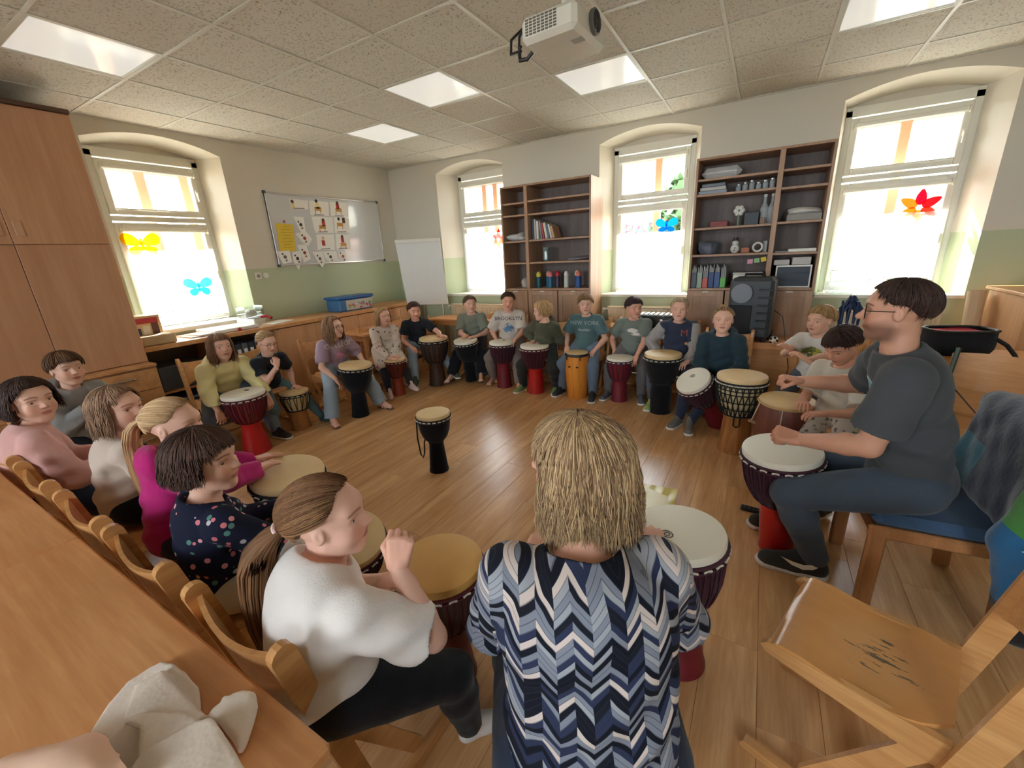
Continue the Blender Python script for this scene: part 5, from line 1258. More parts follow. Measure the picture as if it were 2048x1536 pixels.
# ---- hands in their own frame (x across towards the thumb, y along the fingers, z out of the back of the hand); hand length = 1
HANDS = {}
def hand_shape(mode, vox=.028):
    if (mode, vox) in HANDS: return HANDS[(mode, vox)]
    g = Grid((-.55, -.35, -.75), (.62, 1.12, .40), vox)
    curl = {'flat': (.10, .12, .10), 'relaxed': (.35, .55, .35), 'fist': (1.25, 1.55, .9), 'half': (.7, .9, .6)}[mode]
    base = [(.20, .52), (.075, .545), (-.06, .53), (-.18, .475)]; lens = [(.21, .14, .11), (.235, .155, .115), (.215, .145, .11), (.165, .115, .10)]
    for x, y in base: g.cone((x*.62, .02, 0), (x, y, .0), .095, .080, k=.07)
    g.cone((0, -.30, 0), (0, .05, 0), .125, .13, k=.08)
    g.ell((.13, .22, -.05), (.10, .17, .08), k=.06); g.ell((-.15, .22, -.04), (.07, .17, .07), k=.05)
    for i, ((x, y), ls) in enumerate(zip(base, lens)):
        p = np.array([x, y, 0.0]); a = 0.0; sp = (.10 if mode != 'fist' else .02)*(1.2-.8*i)
        for j, L in enumerate(ls):
            a += curl[j]*(1+.06*i); d = np.array([math.sin(sp)*math.cos(a), math.cos(sp)*math.cos(a), -math.sin(a)]); q = p+d*L
            r = (.062, .056, .050, .043)[j]; g.cone(p, q, r, (.056, .050, .043)[j], k=.012); p = q
    if mode == 'fist': th = [(.17, .12, -.04), (.30, .30, -.16), (.20, .46, -.30), (.06, .48, -.36)]
    elif mode == 'flat': th = [(.15, .08, -.02), (.33, .24, -.05), (.42, .40, -.05), (.46, .53, -.05)]
    else: th = [(.15, .08, -.03), (.31, .24, -.12), (.35, .40, -.20), (.33, .52, -.24)]
    for j in range(3): g.cone(th[j], th[j+1], (.085, .064, .056)[j], (.064, .056, .046)[j], k=.03)
    HANDS[(mode, vox)] = g.mesh(); return HANDS[(mode, vox)]
# ---- shoes in their own frame (y forward, heel at y=0, sole at z=0, length = 1)
SHOES = {}
def shoe_shape(kind):
    if kind in SHOES: return SHOES[kind]
    g = Grid((-.30, -.20, -.06), (.30, 1.10, .62), .030)
    fat = {'sneaker': 1.0, 'sock': .84, 'foot': .78, 'sandal': .78}[kind]
    for a, b, ra, rb in (((0, .06, .14), (0, .40, .14), .155, .165), ((0, .40, .13), (.02, .78, .10), .165, .165)): g.cone(a, b, ra*fat, rb*fat, k=.05)
    g.cone((0, .10, .20), (0, .14, .50), .15*fat, .135*fat, k=.08); g.cone((0, .18, .40), (0, .62, .16), .13*fat, .11*fat, k=.08)
    if kind in ('foot', 'sandal'):
        for i in range(5): g.cone((-.12+.06*i, .74, .08), (-.13+.065*i, .92-.035*abs(i-(3.2)), .055), .045, .038, k=.015)
    g.plane((0, 0, .015 if kind != 'sneaker' else .02), (0, 0, -1), .02)
    up = g.mesh(); s = None
    if kind in ('sneaker', 'sandal'):
        g = Grid((-.34, -.25, -.05), (.34, 1.15, .25), .030); g.cone((0, .06, .05), (0, .40, .05), .17, .165, k=.03); g.cone((0, .40, .05), (.02, .80, .05), .165, .185, k=.03)
        g.plane((0, 0, .0), (0, 0, -1), .01); g.plane((0, 0, .095 if kind == 'sneaker' else .06), (0, 0, 1), .02); s = g.mesh()
    SHOES[kind] = (up, s); return SHOES[kind]

def ik(a, t, l1, l2, pole):
    a = np.array(a, float); t = np.array(t, float); d = t-a; L = np.linalg.norm(d); u = d/max(L, 1e-9)
    L2 = min(L, (l1+l2)*.985)
    if L2 < L: t = a+u*L2
    L = max(L2, abs(l1-l2)*1.05+.005); c = (l1*l1+L*L-l2*l2)/(2*l1*L); c = max(-1, min(1, c))
    p = np.array(pole, float); p = p-u*(p@u); p = nrm(p)
    return a+u*l1*c+p*l1*math.sqrt(max(0, 1-c*c)), t

# ---- hair
def strand_mesh(name, P, r, tone, c1, c2):
    """P (N, M, 3) world, r (M,), tone (N,)"""
    N, M, _ = P.shape; T_ = np.gradient(P, axis=1); T_ /= np.maximum(np.linalg.norm(T_, axis=2, keepdims=True), 1e-9)
    ref = np.array([.31, .27, .91]); A = np.cross(T_, ref); A /= np.maximum(np.linalg.norm(A, axis=2, keepdims=True), 1e-9); Bv = np.cross(T_, A)
    rings = []
    for k in range(3): a = 2*PI*k/3; rings.append(P+(math.cos(a)*A+math.sin(a)*Bv)*np.asarray(r)[None, :, None])
    V = np.stack(rings, 2).reshape(-1, 3)
    b = (np.arange(N)*M*3)[:, None, None]+(np.arange(M-1)*3)[None, :, None]; k = np.arange(3)[None, None, :]; k2 = (k+1) % 3
    Q = np.stack([b+k, b+k2, b+3+k2, b+3+k], 3).reshape(-1, 4)
    cols = np.repeat(np.array(c1)[None]*(1-tone[:, None])+np.array(c2)[None]*tone[:, None], M*3, 0)
    return np_mesh(name, V, Q, cols)
EC, ER = np.array([0, -.06, .14]), np.array([.375, .462, .378])
def dirp(phi, th): return np.stack([np.sin(th)*np.sin(phi), np.sin(th)*np.cos(phi), np.cos(th)], -1)
def hairline(phi, st):
    a = np.abs(phi); f, s, b = math.radians(st.get('front', 62)), math.radians(st.get('side', 98)), math.radians(st.get('back', 122))
    t1 = np.clip((a-.55)/.75, 0, 1); t1 = t1*t1*(3-2*t1); t2 = np.clip((a-1.5)/.8, 0, 1); t2 = t2*t2*(3-2*t2)
    return f+(s-f)*t1+(b-s)*t2
def make_hair(st, hh, c, Rw, parent, near):
    """Rw rows = right, forward, up of the head (world)"""
    rg = np.random.RandomState(st.get('seed', 1)); c1, c2 = lin(st['c1']), lin(st['c2']); mat = vcol_mat('hair', .62, 0, .25, .22)
    to_w = lambda L: c+(L*hh)@Rw
    g = Grid((-.62, -.85, -1.35 if st.get('len', 0) > .3 else -.75), (.62, .62, .66), .030 if near else .038)
    t = st.get('vol', .03)
    sl, X, Y, Z = g.block(g.lo, g.lo+g.h*np.array(g.F.shape))
    # open the face and the nape
    q = (X-EC[0])/ER[0], (Y-EC[1])/ER[1], (Z-EC[2])/ER[2]
    rr = np.sqrt(q[0]**2+q[1]**2+q[2]**2)+1e-6; th = np.arccos(np.clip(q[2]/rr, -1, 1)); phi = np.arctan2(q[0]+0*q[1]+0*q[2], q[1]+0*q[0]+0*q[2])
    lim = hairline(phi, st); tap = np.clip((lim-th)/.55, 0, 1)**.6; g.F = smax(((rr-1)*.41-(t-.012)*tap).astype(np.float32), ((th-lim)*.40).astype(np.float32), .02)
    L = st.get('len', 0); L0, L = L, L*.82
    if st['style'] in ('long', 'bob'):
        for s in (-1, 1):
            g.cone((s*.315, -.10, .05), (s*(.33+.04*st.get('flare', 0)), -.12, -.05-L), .125, .10, k=.08); g.cone((s*.30, -.26, .0), (s*.30, -.30, -.05-L), .14, .11, k=.08)
            if st.get('fwd'): g.cone((s*.31, .08, .05), (s*.30, .10, -.05-L*.9), .07, .06, k=.06)
        for x in (-.18, 0, .18): g.cone((x, -.36, .05), (x, -.38, -.05-L), .15, .11, k=.10)
    if st['style'] == 'pony':
        tz = st.get('tie', .10); g.ell((0, -.53, tz), (.07, .07, .07), k=.04)
    L = L0; V, Q = g.mesh()
    rn = (rg.rand(len(V)) if len(V) else np.zeros(0)); base = np.array(c1)[None]*.8+(np.array(c2)-np.array(c1))[None]*.35*rn[:, None]
    hair = link('hair', np_mesh('hair', to_w(V), Q, base), mat, parent, True)
    n = st.get('n', 260 if not near else 900); M = 9
    phi = rg.uniform(-PI, PI, n); lim = hairline(phi, st); tone = rg.beta(1.0, 1.15, n); off = (t+rg.uniform(-.005, .02, n))
    s_ = np.linspace(0, 1, M)
    if st['style'] == 'pony':
        d0 = dirp(phi, lim*rg.uniform(.35, 1.0, n)); td = nrm(np.array([0, -.53, st.get('tie', .10)-.14])/np.array([1, 1.16, 1]))
        om = np.arccos(np.clip(d0@td, -1, 1))[:, None]; D = (np.sin((1-s_)[None]*om)[..., None]*d0[:, None]+np.sin(s_[None]*om)[..., None]*td)/np.maximum(np.sin(om), .05)[..., None]
        P = EC+ER*D*(1+off[:, None, None]/.42)
    else:
        cr = st.get('part', 0.0)
        a0 = rg.uniform(.02, .62, n)*lim; a1 = np.minimum(lim*rg.uniform(.93, 1.05, n), a0+rg.uniform(.7, 1.5, n)*1.2)
        TH = a0[:, None]+(a1-a0)[:, None]*s_[None]; PH = phi[:, None]+.20*np.sin(rg.uniform(0, 6, n))[:, None]*s_[None]+cr*.25*(1-s_)[None]
        P = EC+ER*dirp(PH, TH)*(1+off[:, None, None]/.42)
        if st['style'] in ('long', 'bob'):
            hang = (np.abs(phi) > (.85 if st.get('fwd') else 1.15)); a = rg.uniform(.02, .85, n)*lim
            lmh = np.minimum(lim, 1.62); a = np.minimum(a, lmh*.9); TH2 = a[:, None]+(lmh-a)[:, None]*np.minimum(1, s_*2.2)[None]
            P2 = EC+ER*dirp(phi[:, None]+0*TH2, TH2)*(1+off[:, None, None]/.42)
            down = np.maximum(0, s_-.45)/.55*(L+.12)
            P2[:, :, 2] -= down[None]*rg.uniform(.60, 1.10, n)[:, None]
            P2[:, :, 0] *= (1+(.18+.10*rg.rand(n))[:, None]*np.maximum(0, s_-.3)[None]); P2[:, :, 1] += (-.05*np.maximum(0, s_-.3))[None]*np.cos(phi)[:, None]*-1
            wv = st.get('wave', .02); P2[:, :, 0] += wv*np.sin(7*s_[None]+rg.uniform(0, 6, n)[:, None])*s_[None]*1.6; P2[:, :, 1] += wv*np.sin(6*s_[None]+rg.uniform(0, 6, n)[:, None])*s_[None]*1.6
            P[hang] = P2[hang]
    r = hh*(st.get('sr', .0088) if near else .015)*np.array([.5, .9, 1, 1, 1, .95, .85, .6, .2]); 
    link('hair_strands', strand_mesh('hair_strands', to_w(P.reshape(-1, 3)).reshape(P.shape), r, tone, c1, c2), mat, hair, True)
    if st['style'] == 'pony':
        p0 = np.array([0, -.56, st.get('tie', .10)]); path = [np.array(p) for p in st.get('tail', [(0, -.70, .0), (0, -.72, -.5), (0, -.66, -1.0)])]
        nt_ = st.get('nt', 160 if near else 70); ctl = np.array([p0]+path); u = np.linspace(0, 1, M)*(len(ctl)-1); i0 = np.minimum(u.astype(int), len(ctl)-2); f = (u-i0)[:, None]
        ctr = ctl[i0]*(1-f)+ctl[i0+1]*f
        ctr[1:-1] = (ctr[:-2]+ctr[1:-1]*2+ctr[2:])/4
        wd = st.get('tw', .12)*np.array([.35, .8, 1, 1.05, 1.0, .95, .85, .7, .45])
        ra = rg.uniform(0, 2*PI, nt_); rr = np.sqrt(rg.uniform(0.05, 1, nt_))
        P = ctr[None]+np.stack([np.cos(ra)*rr, np.sin(ra)*rr*.7, 0*ra], 1)[:, None]*wd[None, :, None]
        link('ponytail', strand_mesh('ponytail', to_w(P.reshape(-1, 3)).reshape(P.shape), r*2.0, rg.beta(1.3, 1.6, nt_), c1, c2), mat, hair, True)
        tw = to_w(p0[None])[0]; ax = nrm((path[0]-p0)@Rw)
        MB().ring(tw+ax*.03*hh, .075*hh, .028*hh, 16, 8, tuple(ax)).obj('hair_tie', plain('tie', st.get('tie_c', (226, 190, 180)), .6), hair)
    return hair

EYE_MAT = None
def person(P):
    near = P.get('near', False); S = P['S']; hh = P.get('hh', .158*S); w = P.get('w', 1.0)
    if 'hpos' in P: H = np.array(P['hpos'], float)
    else: H = PZ(P['head'][0], P['head'][1], P['hz'])
    f2 = nrm(P['face']); F = np.array([f2[0], f2[1], 0.]); Lf = np.array([-f2[1], f2[0], 0.]); U = np.array([0, 0, 1.])
    lean = P.get('lean', .08); seat = P.get('seat', .445); hipz = seat+.060*S*w
    hx, hy = (H-F*lean)[:2]+(Lf*P.get('shift', 0))[:2]; hip = np.array([hx, hy, hipz])
    base = Vector((hx, hy, 0))
    look = nrm(np.array(P['look'], float)-H); tilt = P.get('tilt', 0.0)
    fr = nrm(look); rt = nrm(np.cross(fr, U)); up = np.cross(rt, fr)
    rt, up = math.cos(tilt)*rt+math.sin(tilt)*up, -math.sin(tilt)*rt+math.cos(tilt)*up
    Rw = np.stack([rt, fr, up])
    HC = H
    neck_top = HC+(np.array([0, -.12, -.45])*hh)@Rw; N = HC-F*(P.get('nb', .16)*hh)-U*(.66*hh if not P.get('adult') else .74*hh)
    tw_ = P.get('twist', 0.0); Ls = math.cos(tw_)*Lf+math.sin(tw_)*F*-1.0; Fs = np.array([Ls[1], -Ls[0], 0.0])
    shw = P.get('shw', .103)*S*w**.5
    SH = {s: N+Ls*s*shw-U*.030*S+Fs*.0 for s in (1, -1)}           # +1 = left
    l1, l2 = .165*S, .150*S; hl = P.get('hand', .098)*S
    rib = hip*.32+N*.68-U*0-Fs*.012*S; bel = hip*.66+N*.34-F*P.get('slouch', .012)
    # arms
    arm = {}
    for s, key in ((1, 'lh'), (-1, 'rh')):
        A = P.get(key, {}); tgt = A.get('pos')
        if isinstance(tgt, str): tgt = HC+F*.60*hh-U*1.02*hh+Lf*s*.16*hh
        if tgt is None: tgt = hip+F*.26*S*.8+Lf*s*.06*S+U*.07*S
        pole = A.get('pole'); pole = np.array(pole, float) if pole is not None else (-F*.55+Lf*s*.7-U*.6)
        el, wr = ik(SH[s], tgt, l1, l2, pole); arm[s] = (SH[s], el, wr, A)
    legs = {}
    for s, key in ((1, 'lf'), (-1, 'rf')):
        hj = hip+Lf*s*.062*S*w**.5
        fp = P.get(key); fd = F+Lf*s*.22 if P.get('fdir') is None else np.array([*P['fdir'], 0.])
        fd = nrm(fd)
        if fp is None: fp = (hip+F*.30*S*.85+Lf*s*P.get('spread', .10)*S)[:2]
        ank = np.array([fp[0], fp[1], P.get('footz', 0.0)+.055*S*.9])
        pole = F*.8+U*1.0+Lf*s*P.get('knee_out', .25)
        kn, an = ik(hj, ank, .245*S, .225*S, pole); legs[s] = (hj, kn, an, fd)
    skin = lin(P.get('skin', (226, 180, 156))); lip = lin(P.get('lip', (196, 112, 104))); hs = P['hair']; brow = lin(hs.get('brow', hs['c1']))
    # --- skin body
    pts = np.array([x for t in list(arm.values()) for x in t[:3]]+[x for t in legs.values() for x in t[:3]]+[hip, N, HC])
    vox = .0085 if not near else .0065
    g = Grid(pts.min(0)-.13*S*.8, pts.max(0)+.11*S*.8, vox)
    yawR = np.stack([Ls, Fs, U])
    g.ell(rib, (.082*S*w, .055*S*w, .10*S), yawR); g.ell(bel, (.078*S*w, .058*S*w, .10*S), yawR, k=.03); g.ell(hip, (.085*S*w, .066*S*w, .065*S), np.stack([Lf, F, U]), k=.03)
    g.cone(SH[1]-Ls*.02*S, SH[-1]+Ls*.02*S, .030*S, .030*S, k=.03); g.cone(N-U*.02, neck_top, .036*S*w**.5 if P.get('adult') else .034*S, .031*S*w**.3, k=.03)
    aw = P.get('aw', 1.0)*w**.5
    for s, (a, e, wr, A) in arm.items():
        g.cone(a, e, .030*S*aw, .023*S*aw, k=.02); g.cone(e, e*.7+wr*.3, .0235*S*aw, .0235*S*aw, k=.012); g.cone(e*.7+wr*.3, wr, .0235*S*aw, .0150*S*aw, k=.012)
    lw = P.get('lw', 1.0)*w**.5
    for s, (a, k_, an, fd) in legs.items():
        g.cone(a, k_, .048*S*lw, .034*S*lw, k=.02); g.cone(k_, k_*.65+an*.35, .034*S*lw, .034*S*lw, k=.02); g.cone(k_*.65+an*.35, an, .034*S*lw, .021*S*lw, k=.02)
    V, Q = g.mesh(); VV, QQ, CC = [V], [Q], [np.tile(np.array(skin), (len(V), 1))]
    nb = len(V)
    hv, hq = head_shape(.0165 if near else .023, P.get('adult', False), P.get('male', False))
    hc = head_colors(hv, skin, lip, brow, P.get('browd', 1.0), lin(P['beard']) if 'beard' in P else None)
    VV.append(HC+(hv*hh)@Rw); QQ.append(hq+nb); CC.append(hc); nb += len(hv)
    hand_info = {}
    for s, (a, e, wr, A) in arm.items():
        mode = A.get('mode', 'relaxed'); hv, hq = hand_shape(mode)
        fd = nrm(wr-e)
        dirh = nrm(A['dir']) if 'dir' in A else (nrm(np.array([fd[0], fd[1], fd[2]*.15])) if mode == 'flat' else fd)
        bk = np.array(A.get('back', (0, 0, 1)), float); bk = nrm(bk-dirh*(bk@dirh)); xr = np.cross(dirh, bk)       # x = dir x back -> right for palm-down
        sx = -1.0 if s == -1 else 1.0      # thumb towards the middle
        M3 = np.stack([xr*(1 if s == 1 else -1), dirh, bk]); Vh = wr+dirh*.02*hl+(hv*hl)@M3
        q = hq if s == 1 else hq[:, ::-1]
        VV.append(Vh); QQ.append(q+nb); CC.append(np.tile(np.array(skin)*np.array([1.0, .93, .9]), (len(hv), 1))); nb += len(hv)
    foot = P.get('shoe', 'sneaker')
    fl = .150*S
    if foot in ('foot', 'sandal'):
        (uv, uq), sole = shoe_shape(foot)
        for s, (a, k_, an, fd) in legs.items():
            M3 = np.stack([np.cross(fd, U), fd, U]); o = np.array([an[0], an[1], an[2]-.055*S*.9])-fd*.12*fl; VV.append(o+(uv*fl)@M3+np.array([0, 0, .012 if foot == 'sandal' else 0])); QQ.append(uq+nb); CC.append(np.tile(np.array(skin), (len(uv), 1))); nb += len(uv)
    V = np.concatenate(VV)-np.array(base); me = np_mesh('person', V, np.concatenate(QQ), np.concatenate(CC))
    body = link('person', me, vcol_mat('skin', .5, .0, .06, .35)); body.location = base; tag(body, P['label'], 'person', P.get('group'))
    W_ = lambda nm, V, Q, mt, par=None: link(nm, np_mesh(nm, V, Q), mt, par or body, True)
    # --- eyes
    for s in (-1, 1):
        c = HC+(np.array([s*.150, .272, .003])*hh)@Rw; m = MB().sphere((0, 0, 0), 1, 14, 10); v = np.array(m.v); gz = nrm(P.get('gaze', (0, 1, 0)) @ Rw if 'gaze' in P else fr)
        dd = v@gz; col = np.tile(np.array([.80, .77, .73]), (len(v), 1)); col[dd > .80] = lin(P.get('iris', (86, 66, 50))); col[dd > .94] = (.01, .01, .01)
        me = bpy.data.meshes.new('eye'); me.from_pydata([tuple(p) for p in c+v*.063*hh], [], m.f); set_smooth(me)
        a_ = me.color_attributes.new('Col', 'FLOAT_COLOR', 'POINT'); cc = np.ones((len(v), 4), np.float32); cc[:, :3] = col; a_.data.foreach_set('color', cc.ravel())
        link('eye', me, vcol_mat('eye', .15), body, True)
    if P.get('glasses'):
        m = MB()
        for s in (-1, 1):
            c = HC+(np.array([s*.155, .40, .0])*hh)@Rw; m.ring(c, .115*hh, .008*hh, 22, 5, tuple(fr), .8); m.tube([HC+(np.array([s*.265, .40, .02])*hh)@Rw, HC+(np.array([s*.36, .02, .03])*hh)@Rw], .008*hh, 5)
        m.tube([HC+(np.array([-.045, .41, .02])*hh)@Rw, HC+(np.array([.045, .41, .02])*hh)@Rw], .008*hh, 5); m.obj('glasses', plain('glasses_frame', P['glasses'], .3), body)
    # --- shirt
    sh = P['shirt']; t = sh.get('t', .012)+.004*S; style = sh.get('style', 'tee')
    vs = .0075 if not near else .0055
    lo = pts.min(0)-.15*S; hi = pts.max(0)+.13*S; lo[2] = max(lo[2], hip[2]-.16*S)
    if sh.get('hem', 0) > 0: lo[2] = hip[2]-.32*S
    hi[2] = N[2]+.10*S
    for s in (1, -1): hi[2] = max(hi[2], arm[s][1][2]+.08*S if style != 'long' else max(arm[s][1][2], arm[s][2][2])+.08*S)
    g = Grid(lo, hi, vs); ft = sh.get('fit', 1.0)
    g.ell(rib, (.084*S*w*ft+t, .057*S*w*ft+t, .105*S+t), yawR); g.ell(bel, (.080*S*w*ft+t, .060*S*w*ft+t, .11*S+t), yawR, k=.03)
    g.ell(hip+U*.012*S, (.088*S*w*ft+t, .070*S*w*ft+t, .070*S+t), np.stack([Lf, F, U]), k=.035)
    g.cone(SH[1]-Ls*.012*S, SH[-1]+Ls*.012*S, .032*S+t*.6, .032*S+t*.6, k=.03); g.cone(N-U*.04*S, N+U*.010*S, .050*S+t*.3, .040*S+t*.3, k=.03)
    if sh.get('bust'): 
        for s in (1, -1): g.ell(rib+Fs*.06*S+Ls*s*.045*S-U*.01*S, (.048*S, .045*S, .05*S), k=.03)
    for s, (a, e, wr, A) in arm.items():
        r1, r2 = .031*S*aw+t, .0245*S*aw+t
        if style in ('long', 'hoodie'):
            g.cone(a, e, r1, r2, k=.02); ex = .03*S if style == 'hoodie' else .0; end = wr*(1-.06)+e*.06
            g.cone(e, wr, r2, .019*S*aw+t*.9, k=.015, cut=[(end, nrm(wr-e))])
            if sh.get('cuff'): g.cone(end-nrm(wr-e)*.03, end, .021*S*aw+t*.7, .020*S*aw+t*.5, k=.008, cut=[(end, nrm(wr-e))])
        elif style == 'tee':
            fr_ = sh.get('sleeve', .62); end = a+(e-a)*fr_; g.cone(a, e, r1+.002, r2+.014*S, k=.025, cut=[(end, nrm(e-a))])
    if style == 'hoodie' or sh.get('hood'):
        hb = N-Fs*.058*S+U*.012*S; g.ell(hb, (.085*S, .040*S, .055*S), np.stack([Ls, Fs, U]), k=.025)
        for s in (1, -1): g.cone(hb+Ls*s*.05*S, N+Fs*.035*S+Ls*s*.03*S-U*.018*S, .030*S, .018*S, k=.02)
    nk = sh.get('neck', .052)*S
    g.ell(N+U*.040*S+Fs*.012*S, (nk*1.05, nk, nk*.95), yawR, k=.008, op='s')
    g.wob(sh.get('wob', .0016), 34.0/S, P.get('seed', 3))
    sl, X, Y, Z = g.block(g.lo, g.lo+g.h*np.array(g.F.shape)); sd_ = P.get('seed', 3); ca, sa = Ls[0], Ls[1]; xx = (X-bel[0])*ca+(Y-bel[1])*sa
    fz = (Z-bel[2])/(.085*S); fold = np.sin((Z-bel[2])*95/S+6*np.sin(xx*9/S+sd_)+sd_)*np.exp(-fz*fz)+.6*np.sin((Z-rib[2])*60/S+xx*38/S+2*np.sin(xx*17/S+sd_))*np.exp(-((Z-rib[2])/(.12*S))**2)*.6
    g.F += (sh.get('fold', .0042)*S*fold).astype(np.float32)
    hemz = hip[2]-(.045*S if sh.get('hem', 0) == 0 else sh['hem']*S)
    if sh.get('hem', 0) > 0:
        for s, (a, k_, an, fd) in legs.items(): q = a*(1-.75)+k_*.75; g.cone(a, q, .060*S*lw+t, .052*S*lw+t*1.4, k=.03)
        g.ell((legs[1][0]+legs[-1][0]+legs[1][1]+legs[-1][1])/4+U*.01, (.10*S, .12*S, .055*S), np.stack([Lf, F, U]), k=.05)
    else: g.plane((0, 0, hemz), (0, 0, -1), .010)
    V, Q = g.mesh(); shirt = W_(sh.get('name', 'shirt'), V, Q, sh['mat'])
    if sh.get('mat2') is not None:      # contrasting sleeves
        shirt.data.materials.append(sh['mat2']); cen = V[Q].mean(1); idx = np.zeros(len(Q), np.int32)
        for s, (a, e, wr, A) in arm.items():
            u = nrm(e-a); d = (cen-a)@u; dist = np.linalg.norm(cen-a-np.outer(d, u), axis=1); u2 = nrm(wr-e); d2 = (cen-e)@u2; dist2 = np.linalg.norm(cen-e-np.outer(d2, u2), axis=1)
            out = ((cen-N)@Ls)*s > shw*.92
            idx[((dist < .05*S+t) & out & (d > -.02)) | ((dist2 < .045*S+t) & (d2 > -.03*S) & ((cen-rib)@Ls*s > .02))] = 1
        shirt.data.polygons.foreach_set('material_index', idx)
    # --- trousers
    tr = P['trousers']; tt = tr.get('t', .010)+.003*S; ln = tr.get('len', 1.0)
    lo = np.array([x for q in legs.values() for x in q[:3]]).min(0)-.12*S; hi = np.array([x for q in legs.values() for x in q[:3]]).max(0)+.11*S
    g = Grid(lo, hi, vs)
    g.ell(hip-U*.004, (.087*S*w+tt*.8, .068*S*w+tt*.8, .066*S+tt*.5), np.stack([Lf, F, U]))
    for s, (a, k_, an, fd) in legs.items():
        fl_ = tr.get('flare', 0.0)
        g.cone(a, k_, .050*S*lw+tt, .036*S*lw+tt, k=.03)
        end = k_+(an-k_)*ln
        g.cone(k_, k_*.65+an*.35, .036*S*lw+tt, (.034+fl_*.5)*S*lw+tt, k=.02); g.cone(k_*.65+an*.35, an, (.034+fl_*.5)*S*lw+tt, (.0225+fl_)*S*lw+tt, k=.02, cut=[(end, nrm(an-k_))])
    g.wob(.0012, 40.0/S, P.get('seed', 3)+5)
    V, Q = g.mesh(); W_('trousers', V, Q, tr['mat'])
    # --- shoes or socks
    for s, (a, k_, an, fd) in legs.items():
        M3 = np.stack([np.cross(fd, U), fd, U]); o = np.array([an[0], an[1], an[2]-.055*S*.9])-fd*.12*fl
        if foot in ('sneaker', 'sock'):
            (uv, uq), sole = shoe_shape(foot); e = W_('shoe' if foot == 'sneaker' else 'sock', o+(uv*fl*(1.08 if foot == 'sneaker' else 1))@M3, uq, P.get('shoe_mat', M_BLACK))
            if sole: W_('sole', o+(sole[0]*fl*1.08)@M3, sole[1], P.get('sole_mat', M_WHITEP), e)
        elif foot == 'sandal':
            (uv, uq), sole = shoe_shape(foot); e = W_('sandal_sole', o+(sole[0]*fl)@M3, sole[1], P.get('sole_mat', plain('sandal_brown', (112, 80, 60), .7)))
            m = MB()
            for yy in (.34, .56): m.tube([o+(np.array([x, yy, z])*fl)@M3 for x, z in ((-.155, .07), (-.13, .20), (0, .27 if yy < .5 else .235), (.13, .20), (.155, .07))], .045*fl, 6)
            m.obj('strap', P.get('shoe_mat', M_BLACK), e)
    st = dict(hs); st.setdefault('seed', P.get('seed', 1)); make_hair(st, hh, HC, Rw, body, near)
    P['_'] = dict(body=body, shirt=shirt, rib=rib, Fs=Fs, Ls=Ls, N=N, hip=hip, HC=HC, S=S, bel=bel, arm=arm, legs=legs, Rw=Rw, hh=hh)
    return P['_']
def chest_print(I, items, mat_of):
    """items: ('text', string, size, dx, dz) or ('blob', w, h, dx, dz); pressed onto the shirt front"""
    me = I['shirt'].data; M = I['shirt'].matrix_parent_inverse
    bv = BVHTree.FromPolygons([v.co[:] for v in me.vertices], [p.vertices[:] for p in me.polygons])
    S, F, L = I['S'], I['Fs'], I['Ls']
    for it in items:
        kind, col = it[0], it[-1]
        if kind == 'text':
            cu = bpy.data.curves.new('t', 'FONT'); cu.body = it[1]; cu.size = it[2]*S; cu.align_x = 'CENTER'; cu.resolution_u = 2
            ob = bpy.data.objects.new('t', cu); COL.objects.link(ob); dg = bpy.context.evaluated_depsgraph_get(); m = bpy.data.meshes.new_from_object(ob.evaluated_get(dg)); bpy.data.objects.remove(ob)
            bm = bmesh.new(); bm.from_mesh(m); bmesh.ops.triangulate(bm, faces=bm.faces[:]); bmesh.ops.subdivide_edges(bm, edges=[e for e in bm.edges if e.calc_length() > .012*S], cuts=2, use_grid_fill=False)
            vs = [v.co.copy() for v in bm.verts]; bm.verts.index_update(); fs = [tuple(v.index for v in f.verts) for f in bm.faces]; bm.free()
            xy = [(v.x, v.y) for v in vs]; dx, dz = it[3], it[4]
        else:
            n = 18; xy = [(0, 0)]+[(it[1]*S*r*math.cos(2*PI*k/n)*(1+.22*math.sin(3*k+it[3]*90)), it[2]*S*r*math.sin(2*PI*k/n)*(1+.2*math.cos(5*k))) for r in (.5, 1) for k in range(n)]
            fs = [(0, 1+k, 1+(k+1) % n) for k in range(n)]+[(1+k, 1+n+k, 1+n+(k+1) % n, 1+(k+1) % n) for k in range(n)]; dx, dz = it[3], it[4]
        V = []
        for x, y in xy:
            p = I['rib']+L*(x+dx*S)+np.array([0, 0, y+dz*S]); o = p+F*.4
            hit = bv.ray_cast(Vector(o), Vector(-F)); q = np.array(hit[0]) if hit[0] is not None else p+F*.07*S
            V.append(q+F*(.0018 if kind == 'text' else .0012))
        MB().add(V, fs).obj('print_lettering' if kind == 'text' else 'print_motif', plain('print_%d_%d_%d' % col, col, .8), I['shirt'] if False else I['body'])
